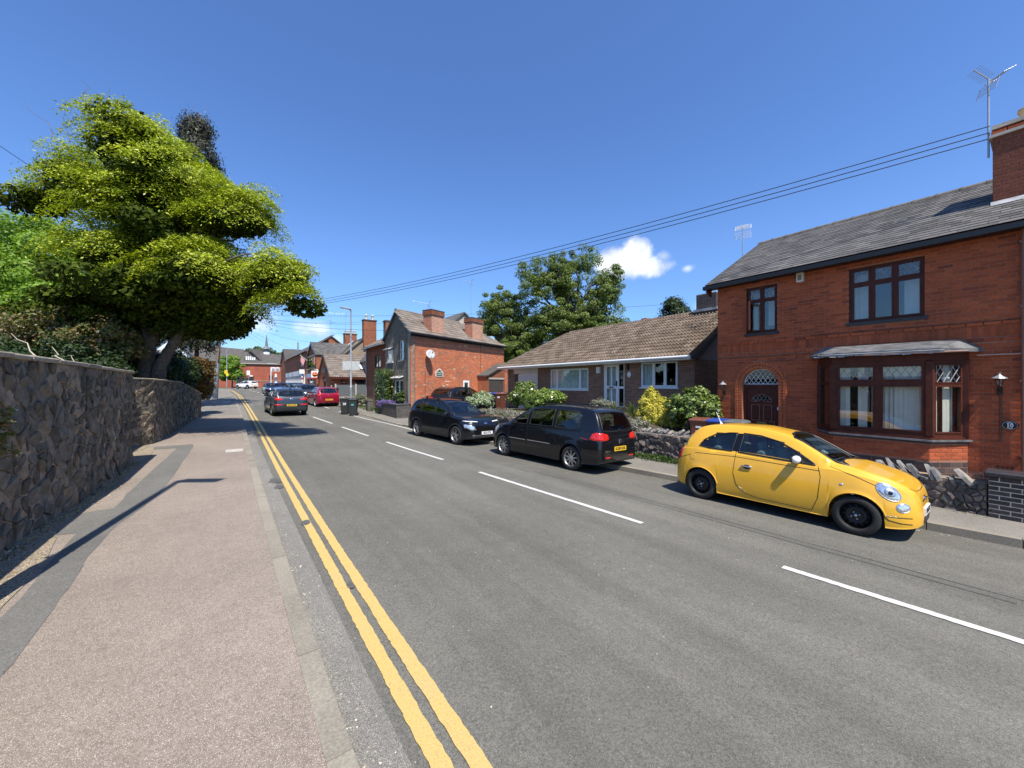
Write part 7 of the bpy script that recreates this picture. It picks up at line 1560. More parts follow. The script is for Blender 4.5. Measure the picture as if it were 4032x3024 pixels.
def simple_bush(name,label,cat,ells,ncl,per,size,mat,r=(.15,.3),loc=None,group=None,trunk=True,flat=.8,asp=.55,extra=None,zmin=-.6,shell=.5,droop=0,jit=.6):
    e=ells[0]; zb=min(q[2]-q[4] for q in ells); t=thing(name,label,cat,loc or (e[0],e[1],zb),group=group)
    P,Nm=bush_pts(clumps(ells,ncl,r[0],r[1],shell,zmin),per,flat)
    if extra is not None:
        mi=(rng.random(len(P))<extra[1]).astype(int); leafcloud('crown',t,[mat,extra[0]],P,Nm,size,asp,mi=mi,droop=droop,jit=jit)
    else: leafcloud('crown',t,mat,P,Nm,size,asp,droop=droop,jit=jit)
    if trunk:
        mb=MB(); base=Vector((t.location.x,t.location.y,t.location.z-.1)); tips=[(q[0]+random.uniform(-.4,.4)*q[3],q[1]+random.uniform(-.4,.4)*q[3],q[2]+random.uniform(-.1,.4)*q[4]) for q in ells for _ in range(3)]
        limbs(mb,base,tips,.03+.01*len(ells)+.01*e[3],wob=.1*e[3],r1=.006); mb.build('trunk',barkdark,t)
    return t
# --- the big maple
mp=thing('maple_tree','broad yellow green maple with layered drooping foliage leaning over the left wall','tree',(-2.62,18.6,2.0))
mb=MB()
mb.tube([(-2.66,18.6,1.7),(-2.62,18.58,2.2),(-2.60,18.5,2.9),(-2.52,18.45,3.5)],[.36,.26,.22,.20],12); mb.tube([(-2.3,18.35,1.8),(-2.25,18.35,2.6),(-1.95,18.2,3.2),(-1.62,17.9,3.9),(-1.5,17.8,4.6),(-1.7,18,6)],[.24,.19,.16,.14,.11,.06],10)
mb.tube([(-2.52,18.45,3.4),(-2.24,18.3,4.05),(-1.77,17.97,4.28),(-1.24,17.59,4.68),(-.57,17.12,5.1),(.09,16.64,5.5),(.9,15.6,5.7)],[.19,.14,.11,.09,.075,.055,.03],10)
mb.tube([(-2.52,18.45,3.4),(-2.62,18.5,4.4),(-2.9,18.7,5.4),(-3.2,19.0,7.0)],[.19,.15,.12,.05],10); mb.tube([(-2.3,18.4,4.0),(-2.1,18.2,5.2),(-1.2,17.3,7.4),(-1.0,17,9.0)],[.13,.11,.08,.03],8)
tr=mb.build('trunk',plain('maple_bark',(.085,.07,.055),.95,0,.5,9,bumps=1.0),mp)
ME=[(-2.0,17.7,8.1,2.85,2.7),(-2.71,17.7,10.1,1.75,1.15),(-4.5,20.2,9.5,1.5,1.2),(.05,16.2,7.9,1.55,1.5),(1.15,15.0,5.7,1.5,.95),(1.6,14.5,4.9,1.1,.65),(-3.2,18.3,6.5,1.8,1.1),(-1.0,16.3,5.9,2.1,1.05),(-2.7,19.6,6.2,1.9,1.2),(-5.7,21.5,9.0,1.0,.6),(-.2,17.6,5.0,1.1,.8)]
ME=[(a,b,c,d*.86,e*.88) for a,b,c,d,e in ME]; cl=clumps(ME,520,.28,.68,.45,-.45); P,Nm=pad_pts(cl,900,.62,.085); 
leafcloud('crown',mp,lm_maple,P,Nm,.047,.38,jit=.45,droop=.7)
cl2=clumps([(e[0],e[1],e[2]-.35,e[3]*.82,e[4]*.8) for e in ME]+[(-2.2,18.0,5.0,2.7,.8),(-.5,17.4,4.5,1.1,.6),(-3.3,19.3,4.6,1.6,.8),(-1.2,17.5,5.0,2.0,.7),(-1.0,18.6,4.2,1.5,.5),(-4.6,20.0,4.6,1.6,1.0)],200,.5,.95,.1,-1); P,Nm=bush_pts(cl2,420,.5); leafcloud('shade_foliage',mp,lm_maple_shade,P,Nm,.085,.6)  # dark filler leaves added to block light and darken the crown's core
mb=MB(); limbs(mb,(-2.55,18.45,4.6),[tuple(c[0]) for c in cl[:60]],.055,wob=.5,sag=.5,r1=.012); mb.build('branch',bark,mp)
# bare twigs above the crown
mb=MB(); 
for (a,b) in(((-5.2,21.0,10.6),(-6.5,22.3,12.6)),((-3.8,19.5,11.2),(-4.6,20.2,12.9)),((-3.4,19,11),(-3.9,19.6,12.8)),((-5.0,21,10.4),(-5.2,21.2,12.0))): limbs(mb,a,[b],.012,wob=.25,r1=.003)
mb.build('bare_twig',bark,mp)
def tree(name,label,base,ells,ncl,per,size,mat,cl_r,trunk_r,group=None,flat=.7,shell=.45,zmin=-.8,bark_=bark,nb=26,asp=.5,droop=0,jit=.7):
    t=thing(name,label,'tree',base,group=group); cl=clumps(ells,ncl,cl_r[0],cl_r[1],shell,zmin); P,Nm=bush_pts(cl,per,flat); leafcloud('crown',t,mat,P,Nm,size,asp,droop=droop,jit=jit)
    mb=MB(); c=np.mean([e[:3] for e in ells],axis=0); b=Vector(base); m=Vector((float(c[0]),float(c[1]),float(c[2])-.3*(float(c[2])-b.z)))
    mb.tube([b-Vector((0,0,.5)),b.lerp(m,.5)+Vector((trunk_r,0,0)),m],[trunk_r*1.25,trunk_r*.9,trunk_r*.65],9); limbs(mb,m,[tuple(q[0]) for q in cl[:nb]],trunk_r*.5,wob=trunk_r*2,sag=-.2,r1=.02); mb.build('trunk',bark_,t); return t
tree('background_tree','fresh light green tree filling the left edge behind the maple',(-8.6,32,1.5),[(-9.98,34.1,9.6,2.9,2.3),(-8.1,31.6,7.6,2.4,2.2),(-9.9,32.9,6.4,2.5,2.3),(-6.9,29.6,6.0,2.0,2.0),(-12,33,7.5,3,3)],260,230,.10,lm_light,(.5,1.0),.22)
tree('background_tree','darker green tree low behind the layered maple trunk',(-5.5,24.5,1.8),[(-5.0,24.4,4.4,1.7,1.2),(-3.9,23.2,4.2,1.5,1.0),(-6.9,26.8,3.9,1.8,1.1)],100,240,.08,lm_dark,(.35,.7),.15,bark_=barkdark)
simple_bush('mixed_shrub','bronze and green mottled shrub rising over the left wall','shrub',[(-6.0,20.6,3.7,1.5,.9),(-4.5,19.2,3.6,1.5,.85),(-3.5,17.9,3.3,.9,.75)],150,210,.05,lm_mix,(.2,.42),(-4.8,19.6,2.0))
simple_bush('dark_shrub','dark shaded shrub close behind the left wall coping','shrub',[(-4.2,17.2,2.7,1.3,.6),(-5.2,16.0,2.5,1.2,.5),(-3.1,15.2,2.3,.6,.4)],90,220,.05,lm_dark,(.2,.4),(-4.3,17.0,1.8))
simple_bush('hedge','dark green hedge behind the low shaded wall right of the maple trunk','hedge',[(-2.55,21.4,2.5,.8,.85),(-2.45,23.6,2.6,.8,.95),(-2.3,25.4,2.5,.75,.9),(-3.0,20.2,2.6,.8,.7)],130,220,.05,lm_dark,(.2,.4),(-2.6,22,1.6),zmin=-.9)
simple_bush('bronze_bush','copper and gold leaved bush at the end of the shaded wall','bush',[(-1.85,27.3,2.5,.85,1.0),(-1.8,28.6,2.0,.7,.9),(-2.2,26.6,2.8,.7,.6)],110,170,.06,lm_red,(.2,.38),(-2.0,27.5,1.0),extra=(lm_mid,.22),zmin=-.9)
simple_bush('trailing_shrub','flowering shrub twig poking in from the left edge by the rubble wall','shrub',[(-1.72,5.47,1.5,.08,.28)],12,40,.018,lm_mix,(.04,.08),(-1.8,5.6,.1),zmin=-1,trunk=False)
# tall dark conifer behind the maple
t=thing('conifer_tree','tall thin dark conifer poking up behind the maple crown','tree',(-2.24,33.6,.3)); Ps=[];Ns=[]
for _ in range(420):
    h=rng.uniform(0,1); z=4.5+15.2*h; r=(min(2.3*(1-h)**.5,.7+2.6*h)*(1+.35*math.sin(h*40)))*rng.uniform(.4,1.1)+.2; a=rng.uniform(0,6.28); c=np.array([-2.24+math.cos(a)*r,33.54+math.sin(a)*r,z]); v=rng.normal(0,1,(110,3))*np.array([.22,.22,.30]); Ps.append(c+v); Ns.append(v+np.array([math.cos(a),math.sin(a),.2]))
leafcloud('crown',t,lm_conif,np.concatenate(Ps),np.concatenate(Ns),.10,.35,droop=1.2); mb=MB(); mb.tube([(-2.24,33.54,.3),(-2.24,33.54,20.3)],[.14,.03],8); mb.build('trunk',barkdark,t)
# big ash group behind the bungalow: two crowns
tree('ash_tree','large grey green ash tree with visible pale branches behind the bungalow roof',(24.6,26.3,.8),[(23.7,27.3,11.2,3.2,3.0),(25.6,25.9,13.2,2.3,1.6),(26.9,23.9,10.2,2.2,3.2),(25.3,26.2,8.0,3.8,2.4),(28.0,23.0,11.4,.9,1.2),(27.0,24.0,7.2,2.6,1.8),(24.0,27.2,7.0,3.2,2.0)],640,180,.078,lm_ash,(.3,.65),.34,nb=60,shell=.3,droop=.6)
tree('ash_tree','lower dense ash crown between cottage chimneys and the taller ash',(21.2,30.0,.8),[(20.9,30.5,9.3,2.4,2.1),(22.0,29.8,6.8,2.8,2.4),(19.6,31.2,7.4,1.7,1.8),(22,29.5,5.0,3.2,2.2)],430,180,.076,lm_ash,(.28,.6),.26,nb=40,shell=.3,droop=.5)
# small dome of conifer above the bungalow ridge
t=thing('conifer_tree','small dark conifer top above the bungalow ridge','tree',(29.5,18.2,1)); Ps=[];Ns=[]
for _ in range(120):
    h=rng.uniform(0,1)**.8; z=5.5+3.45*h; r=1.35*math.sqrt(max(0,1-h*h))*rng.uniform(.4,1)+.05; a=rng.uniform(0,6.28); c=np.array([29.5+math.cos(a)*r,18.2+math.sin(a)*r,z]); v=rng.normal(0,1,(110,3))*np.array([.2,.2,.14]); Ps.append(c+v); Ns.append(v+np.array([math.cos(a),math.sin(a),.5]))
leafcloud('crown',t,lm_dark,np.concatenate(Ps),np.concatenate(Ns),.09,.4); mb=MB(); mb.tube([(29.5,18.2,1),(29.5,18.2,8.6)],[.3,.05],8); mb.build('trunk',barkdark,t)
# far trees
lmfar=leafmat('far_leaf',[(0,(.05,.085,.025)),(.5,(.08,.12,.035)),(1,(.13,.17,.06))],.2)
tree('far_tree','dark wide topped pine beyond the church spirelet',(8,150,1.3),[(6.0,150,12.2,4.2,1.7),(9.5,147,10.6,3.4,2.0),(2.5,152,12.6,2.0,1.0)],70,120,.30,lmfar,(.8,1.4),.4,nb=8,flat=.4)
tree('far_tree','pale green tree right of the spirelet above the hall roof',(14,150,1.3),[(13,146,10.5,2.6,2.6),(15.5,145,9.0,2.2,2.5)],50,120,.28,lm_ash,(.8,1.3),.3,nb=8)
tree('far_tree','small dark tree top above the slate roof of the far terrace',(16,118,1.2),[(15.9,118,10.6,1.5,.8)],18,100,.2,lm_dark,(.4,.8),.2,nb=4)
tree('lime_tree','rounded bright green young tree on the left pavement at the far bend',(-1.0,108,1.1),[(-1.15,108,6.0,2.35,2.7),(-1.2,108,4.0,2.5,1.7)],130,170,.17,lm_light,(.5,.9),.14,nb=14,shell=.35)
for i,(x,y,w,h) in enumerate(((-16,60,6,7),(-20,44,7,9),(-13,40,4,5),(20,60,5,8),(27,48,6,8),(34,36,6,8))):
    tree('background_tree',['green tree between the grey roofs on the far left','tall green tree deep behind the left garden','bushy tree in the left garden depth','tree hidden among the roofs right of the shops','tree behind the cottage to the right','tree far behind the small conifer'][i],(x,y,.8),[(x,y,h*.62,w*.5,h*.38),(x+w*.3,y,h*.5,w*.4,h*.3)],60,120,.2,[lm_mid,lm_dark][i%2],(.6,1.2),.25,nb=8)
# raised gardens
mb=MB(); mb.add([(10.12,5.4,.42),(9.65,14,.45),(9.3,20.3,.42),(15,21.5,.42),(14.2,20.3,.42),(14.2,7.9,.80),(14.2,6.0,.2),(10.4,5.5,.40),(11.0,8.0,.72),(11.0,14,.70),(11.0,17,.5)],[(0,7,8),(0,8,1),(1,8,9),(1,9,10,2),(2,10,4,3),(8,7,6,5),(8,5,9),(9,5,4,10)]); st(mb.build('garden_soil',soil_m))
mb=MB(); mb.add([(10.1,-3,-.12),(12.0,-3,-.12),(12.0,6.2,-.10),(13,6.4,.2),(10.1,6.4,-.1)],[(0,1,2,3,4)]); st(mb.build('front_yard',pave_grey))
mb=MB(); mb.add([(8.2,21.55,.09),(9.2,20.3,.09),(15,21.3,.35),(19,26.5,.3),(18,26,.3)],[(0,1,2,3,4)]); st(mb.build('driveway',pave_grey))
mb=MB(); mb.add([(-2.2,-3,1.95),(-2.35,12.3,1.95),(-2.8,13,1.95),(-2.4,16,1.9),(-2.1,20,1.85),(-2.0,27.5,1.2),(-3.5,28.5,.9),(-30,28.5,1.3),(-30,-3,1.9)],[(0,1,2,3,4,5,6,7,8)]); st(mb.build('left_garden',soil_m))
mb=MB(); mb.add([(-30,28.5,1.3),(-3.5,28.5,.9),(-3.3,60,.7),(-30,60,1.0)],[(0,1,2,3)]); st(mb.build('left_yard',grass_m))
# planting in front of the bungalow
simple_bush('green_shrub','bright green laurel shrub before the white garage door','shrub',[(12.8,16.5,1.35,.95,.78)],75,150,.055,lm_rhodo,(.16,.3),(12.8,16.5,.6))
simple_bush('green_shrub','lighter spreading shrub below the wide bungalow window','shrub',[(12.6,14.8,1.15,.95,.5),(12.6,14.2,1.25,.6,.35)],70,120,.06,lm_rhodo,(.16,.28),(12.6,14.8,.6),extra=(lm_light,.3))
simple_bush('small_shrub','small fine leaved shrub in front of the laurel','shrub',[(11.6,14.9,.95,.38,.42)],24,120,.03,lm_mid,(.1,.16),(11.6,14.9,.5))
t=simple_bush('golden_conifer','golden yellow conifer bush beside the glazed bungalow door','shrub',[(11.6,7.80,.90,.72,.42),(11.62,7.95,1.20,.50,.38),(11.66,8.10,1.48,.26,.34),(11.6,7.55,1.1,.42,.34),(11.5,7.45,.75,.62,.3)],420,60,.040,lm_yellow,(.05,.11),(11.6,7.8,.4),flat=1.7,zmin=-.9,jit=.9)
simple_bush('rhododendron','large glossy rhododendron against the corner of the red brick house','shrub',[(11.35,6.30,1.36,.62,.50),(11.35,6.65,1.22,.55,.42),(11.4,5.98,1.28,.42,.42),(11.3,6.4,1.05,.7,.35)],190,95,.050,lm_rhodo,(.10,.20),(11.35,6.35,.4),zmin=-.8)
simple_bush('variegated_shrub','cream edged variegated shrub beside the brown wheelie bin','shrub',[(10.6,17.7,.98,.78,.52)],60,120,.055,lm_var,(.14,.24),(10.6,17.7,.4))
for (x,y,lb) in((12.0,10.0,'spiky green cordyline left of the bungalow door'),(11.9,9.0,'spiky green cordyline next to the golden conifer')):
    t=thing('cordyline',lb,'plant',(x,y,.7)); mb=MB()
    for _ in range(70):
        a=random.uniform(0,6.28); el=random.uniform(.5,1.5); L_=random.uniform(.45,.78); d=Vector((math.cos(a)*math.cos(el),math.sin(a)*math.cos(el),math.sin(el))); s_=Vector((-math.sin(a),math.cos(a),0))*.012
        p0=Vector((x,y,.72)); p1=p0+d*L_*.6; p2=p0+d*L_+Vector((math.cos(a),math.sin(a),-.9))*.12*L_; mb.add([p0-s_,p0+s_,p1+s_,p1-s_,p2],[(0,1,2,3),(3,2,4)])
    mb.build('leaf_blades',lm_grass,t)
simple_bush('grey_herb','low grey green herb clump at the foot of the glazed door','plant',[(12.3,10.8,1.05,.5,.3)],30,90,.03,lm_lav,(.1,.18),(12.3,10.8,.7))
def hedge_line(name,label,pts,rz,rh,mat,n,per,size,loc,extra=None,r=(.1,.2)):
    e=[]
    for i in range(len(pts)-1):
        a=Vector(pts[i]); b=Vector(pts[i+1]); m=max(1,int((b-a).length/.4))
        for k in range(m): p=a.lerp(b,k/m); e.append((p.x,p.y,p.z,rh*random.uniform(.85,1.15),rz*random.uniform(.8,1.2)))
    return simple_bush(name,label,'plant',e,n,per,size,mat,r,loc,trunk=False,extra=extra,zmin=-.7)
hedge_line('lavender_bed','grey green lavender spilling over the wall between people carrier and golden conifer',[(10.0,11.6,.68),(10.1,9.5,.70),(10.15,7.0,.66)],.24,.36,lm_lav,180,90,.026,(10.1,9,.45),r=(.09,.18))
hedge_line('lavender_bed','dry lavender along the wall top above the black crossover bonnet',[(9.35,19.2,.52),(9.55,16,.58),(9.75,12.6,.62)],.2,.36,lm_lav,200,90,.03,(9.5,16,.4),r=(.09,.18))
def groundcover(name,label,n,fx,mat,size,h=.1):
    P=[];
    for _ in range(n): x,y,z=fx(); P.append((x,y,z+random.uniform(0,h)))
    P=np.array(P); o=leafcloud(name,None,mat,P,np.tile(np.array([0,0,1.]),(n,1)),size,.5,jit=.8); tag(o,label,kind='stuff'); return o
groundcover('wall_foot_weeds','green weeds growing along the foot of the slate garden wall',2600,lambda:((lambda y:(lin([(5,9.55),(9,9.25),(14,9.15)],y)+.28-abs(random.gauss(0,.14)),y,road(9,y)+.1))(random.triangular(4.8,9.0,6.4))),lm_mid,.028,.2)
groundcover('wall_foot_weeds','dry moss and weeds at the kerb of the right wall',500,lambda:((lambda y:(9.98-abs(random.gauss(0,.03)),y,-.22))(random.uniform(.6,5))),lm_lav,.012,.03)
groundcover('bank_weeds','small plants between wall and planter near the bins',1600,lambda:(random.uniform(7.0,7.6),random.uniform(24.5,36),.2),lm_mid,.04,.25)
def blades(name,label,n,fx,mat,h):
    mb=MB()
    for _ in range(n):
        x,y,z=fx(); a=random.uniform(0,6.3); w=.006; hh=h*random.uniform(.5,1.2); mb.add([(x-w,y,z),(x+w,y,z),(x+math.cos(a)*hh*.4,y+math.sin(a)*hh*.4,z+hh)],[(0,1,2)])
    tag(mb.build(name,mat),label,kind='stuff')
blades('wall_top_grass','thin grass along the foot of the left wall',90,lambda:((lambda y:(wl(y)+.2+abs(random.gauss(0,.05)),y,lin(GP,y)+.1))(random.uniform(5,12.3))),lm_grass,.07)
# moss and twigs on left wall top
mb=MB(); 
for (a,b) in(((-2.6,10.9,2.2),(-3.2,12.3,2.75)),((-2.7,11.2,2.2),(-3.0,12.6,2.6)),((-2.5,9.5,2.2),(-3.6,11.8,2.95)),((-2.5,12.6,2.25),(-2.3,14.0,2.32))): limbs(mb,a,[b],.011,wob=.08,r1=.004)
tag(mb.build('fallen_branch',plain('pale_twig',(.42,.36,.28),.8)),'pale bare twigs lying across the top of the left wall','branch')
# cottage planting
t=thing('climbing_hydrangea','dense glossy climber with creamy flowers covering the left part of the roughcast gable','climber',(7.95,25.8,.2)); n=9000
P=np.stack([rng.uniform(7.62,8.15,n),rng.uniform(24.5,27.0,n),rng.uniform(.5,3.05,n)],1); keep=(P[:,2]<2.75+.25*np.sin(P[:,1]*5)+.2*(P[:,1]<25.2)) ; P=P[keep]; leafcloud('foliage',t,lm_ivy,P,np.tile(np.array([-1.,-.25,.5]),(len(P),1)),.06,.6,jit=.45)
mb=MB(); limbs(mb,(8.0,25.6,.1),[(7.9,25+random.uniform(-.5,1.8),2.5) for _ in range(6)],.03,wob=.2); mb.build('stem',barkdark,t)
simple_bush('rose_bush','thin rose bush on cane stakes at the right of the roughcast gable','plant',[(7.95,22.5,1.1,.3,.5)],26,70,.045,lm_mid,(.1,.2),(7.95,22.5,.6),extra=(lm_var,.08))
mb=MB(); 
for y in(21.95,22.15,22.3): mb.tube([(8.05,y,.6),(8.12,y-.02,2.15)],.014,5)
t_=thing('plant_stakes','tall bare stakes standing against the roughcast gable','stakes',(8.08,22.1,.6)); mb.build('stake',bark,t_)
simple_bush('purple_aubrieta','purple flowers tumbling over the dark planter wall','flowers',[(7.55,24.6,.80,.34,.14),(7.6,23.8,.82,.3,.12),(7.34,24.3,.62,.16,.28),(7.75,22.6,.84,.28,.09),(7.6,23.2,.84,.28,.1),(7.6,25.3,.68,.28,.14),(8.0,21.95,.84,.16,.07)],100,80,.03,lm_purp,(.07,.14),(7.6,24,.6),trunk=False,extra=(lm_mid,.15))
simple_bush('grey_bush','rounded grey green lavender bush behind the two black wheelie bins','shrub',[(7.55,30.2,.72,.62,.5)],50,110,.04,lm_lav,(.14,.24),(7.55,30.2,.3),extra=(lm_mid,.4))
for i,(x,y) in enumerate(((-4.2,36),(-4.5,40),(-3.9,50),(-4.5,56),(-5.5,66),(-6,74))):
    simple_bush('garden_bush',['dark garden bush behind the telegraph pole','second dark bush left of the pole','shaded bush beyond the pole on the left','green bush further along the left gardens','bush near the far left wall','furthest bush on the left before the lime tree'][i],'bush',[(x,y,2.0,1.3,1.4),(x-.6,y+1.4,2.3,1.2,1.3)],60,120,.08,[lm_dark,lm_mid][i%2],(.3,.55),(x,y,.6))
print('plants ok')
# ================================================================ STREET FURNITURE, BINS, WIRES
def bin_(label,x,y,rz,body,lid,z=None,text=None,group=None,sticker=None,h=1.07):
    t=thing('wheelie_bin',label,'wheelie bin',(x,y,road(x,y) if z is None else z),rz,group)
    w,d=.50,.58; mb=MB(); 
    def ringz(z,w,d,r=.05):
        pts=[]
        for cx,cy,a0 in((1,1,0),(-1,1,90),(-1,-1,180),(1,-1,270)):
            for k in range(4): a=R(a0+k*30); pts.append((cx*(w/2-r)+math.cos(a)*r,cy*(d/2-r)+math.sin(a)*r,z))
        return pts
    rs=[ringz(.04,w*.76,d*.70),ringz(.10,w*.79,d*.74),ringz(.86,w*.96,d*.98),ringz(.93,w*1.0,d*1.02),ringz(.96,w*1.04,d*1.05)]; n=16; vs=[p for r_ in rs for p in r_]
    mb.add(vs,[(i*n+k,i*n+(k+1)%n,(i+1)*n+(k+1)%n,(i+1)*n+k) for i in range(4) for k in range(n)]+[tuple(range(n-1,-1,-1)),tuple(range(4*n,5*n))]); mb.build('body',body,t,local=True)
    mb=MB(); rs=[ringz(.965,w*1.08,d*1.10),ringz(.99,w*1.08,d*1.10),ringz(1.02,w*.98,d*1.0),ringz(1.045,w*.7,d*.72)]; vs=[p for r_ in rs for p in r_]; mb.add(vs,[(i*n+k,i*n+(k+1)%n,(i+1)*n+(k+1)%n,(i+1)*n+k) for i in range(3) for k in range(n)]+[tuple(range(n-1,-1,-1)),tuple(range(3*n,4*n))]); mb.tube([(-.2,d*.58,.99),(.2,d*.58,.99)],.018,6); mb.build('lid',lid,t,local=True)
    for s_ in(-1,1): mb=MB(); mb.lathe([(0,-.03),(.095,-.03),(.1,0),(.095,.03),(0,.03)],(s_*.22,.27,.10),'x',16); mb.build('wheel',rubber,t,local=True)
    mb=MB(); mb.tube([(-.2,.27,.10),(.2,.27,.10)],.015,6); mb.build('axle',steel,t,local=True)
    FR=Matrix(((1,0,0,0),(0,0,-1,0),(0,1,0,0),(0,0,0,1)))
    if text: txt('bin_number',text,.20,white,t,Matrix.Translation((.02,-.292,.66))@Matrix.Rotation(.10,4,'X')@FR,.002,.006)
    if sticker: 
        for k,(m_,dz) in enumerate(sticker): mb=MB(); mb.cbox((0,-.280-.006,.70-dz),(.15,.004,.05),rot=Matrix.Rotation(.10,3,'X')); mb.build('sticker',m_,t,local=True)
    return t
green_s=plain('sticker_green',(.1,.5,.2),.5); blue_s=plain('sticker_blue',(.1,.3,.6),.5)
bin_('charcoal wheelie bin with white number 28 standing in the road',5.52,25.9,R(-22),binblack,binblack,text='28')
bin_('charcoal wheelie bin with green and blue sticker standing in the road',5.78,24.85,R(-24),binblack,binblack,sticker=((green_s,0),(blue_s,.06)))
bin_('large dark bin by the grey fence behind the numbered bin',7.0,37.0,R(-20),binblack,binblack).scale=(1.25,1.25,1.25)
bin_('brown wheelie bin with two small labels behind the cap stones',10.72,5.78,R(-75),binbrown,binbrown,z=-.04,sticker=((white,-.1),(white,.02)))
bin_('blue lidded wheelie bin between the brown and the grey lidded bins',10.8,5.32,R(-80),binblack,binblue,z=-.04)
bin_('grey lidded wheelie bin next to the arched door',10.85,4.88,R(-80),binblack,plain('lid_grey',(.10,.12,.12),.5),z=-.04)
bin_('brown wheelie bin with white label beside the variegated shrub',12.2,18.2,R(-60),binbrown,binbrown,z=.42,sticker=((white,-.12),(white,-.07)))
bin_('blue lidded wheelie bin behind the variegated shrub',12.35,18.9,R(-60),binblack,binblue,z=.42)
t=thing('low_render_wall','low pale grey rendered wall behind the brown bin by the garage','wall',(13.2,19.6,.3)); mb=MB(); mb.box(12.6,20.2,.0,14.1,20.4,1.35); mb.build('wall',plain('wall_grey',(.27,.26,.24),.9),t); mb=MB(); mb.box(12.55,20.15,1.35,14.15,20.45,1.42); mb.build('coping',concrete,t)
# lamp post on the right
def lamp_post(x,y,z,h,head,label,arm=.5):
    t=thing('street_lamp',label,'street lamp',(x,y,z)); mb=MB(); mb.tube([(0,0,0),(0,0,1.5)],.10,12); mb.build('base_column',steel,t,local=True); mb=MB(); mb.tube([(0,0,1.5),(0,0,1.56),(0,0,h)],[.10,.07,.055],12); mb.build('column',steel,t,local=True)
    d=Vector(head).normalized(); mb=MB(); mb.tube([Vector((0,0,h-.15)),Vector((0,0,h))+d*.12],.03,8); mb.cbox(Vector((0,0,h+.03))+d*(.1+arm/2),(arm+.15,.28,.08),rot=Matrix.Rotation(math.atan2(d.y,d.x),3,'Z')@Matrix.Rotation(-.08,3,'Y'),bev=.02); mb.build('lantern_head',steel,t,local=True)
    mb=MB(); mb.cbox(Vector((0,0,h-.012))+d*(.1+arm/2),(arm*.7,.16,.02),rot=Matrix.Rotation(math.atan2(d.y,d.x),3,'Z')); mb.build('lens',headl,t,local=True)
    mb=MB(); mb.cbox((0,-.088,1.0),(.10,.01,.45)); mb.build('access_door',steel,t,local=True); return t
T_=lamp_post(6.72,29.6,.25,7.15,(-.85,.0,0),'tall grey street lamp beside the two black wheelie bins',.55)
mb=MB(); 
for s_ in(-.31,.31): mb.cbox((s_,-.075,3.05),(.56,.015,.62),bev=.003)
mb.build('sign_plate',plain('sign_back_grey',(.47,.50,.50),.5),T_,local=True)
lamp_post(-1.77,5.14,.10,7.95,(.75,-.53,0),'street lamp just outside the left edge whose shadow crosses the pavement',.62)
lamp_post(-1.9,104,1.1,8.6,(.9,0,0),'distant pale lamp post with yellow bus stop signs',.4)
t=thing('bus_stop_sign','yellow bus stop flags on the distant left post','sign',(-1.9,103.8,3.5)); mb=MB(); mb.box(-2.3,103.8,4.2,-1.75,103.86,4.95); mb.build('upper_flag',plate_y,t); mb=MB(); mb.box(-2.0,103.7,3.65,-1.6,103.76,4.25); mb.build('lower_flag',plain('bus_yellow',(.85,.62,.03),.4),t)
t=thing('direction_sign','white twin panel traffic sign on a tall white post before the far hall','sign',(5.9,98,1.1)); mb=MB(); mb.tube([(5.9,98,1.0),(5.9,98,5.6)],.10,8); mb.build('post',white,t)
for x in(6.3,7.1): 
    mb=MB(); mb.box(x-.36,97.9,4.75,x+.36,97.96,5.6); p=mb.build('panel',white,t)
    for z in(4.95,5.22): mb=MB(); mb.cbox((x,97.89,z),(.5,.01,.17),bev=.0); mb.build('panel_marking',black,p)
t=thing('bus_shelter','dark glazed bus shelter at the far bend','bus shelter',(1.0,102,1.1)); mb=MB(); mb.box(-.2,101.5,3.45,3.0,103,3.6); mb.build('roof',black,t); mb=MB()
for x in(-.1,1.4,2.9): mb.box(x-.05,101.6,1.1,x+.05,101.7,3.45)
mb.build('post',plain('shelter_green',(.05,.12,.07),.5),t); mb=MB(); mb.box(-.1,102.9,1.4,2.9,102.93,3.3); mb.build('glass_back',glassdark,t)
t=thing('white_road_sign','tall plain white sign board near the bus shelter','sign',(1.9,100.5,1.1)); mb=MB(); mb.tube([(1.9,100.5,1.1),(1.9,100.5,4)],.05,6); mb.build('post',steel,t); mb=MB(); mb.box(1.6,100.4,3.9,2.2,100.45,4.85); mb.build('panel',white,t)
t=thing('war_memorial','small white stone memorial pillar before the far hall','memorial',(6.9,99.5,1.1)); mb=MB(); mb.lathe([(.55,0),(.5,.9),(.35,1.1),(.28,2.2),(.42,2.35),(.2,2.6),(.25,2.9),(0,3.2)],(6.9,99.5,1.1),'z',10); mb.build('shaft',offwhite,t)
for i,x in enumerate((-3.4,2.9)): 
    t=thing('bollard','white bollard on the far left pavement' if i==0 else 'white topped bollard at the mouth of the side road','bollard',(x,96,1.05)); mb=MB(); mb.cbox((x,96,1.6),(.35,.2,1.1),bev=.04); mb.build('shell',white,t)
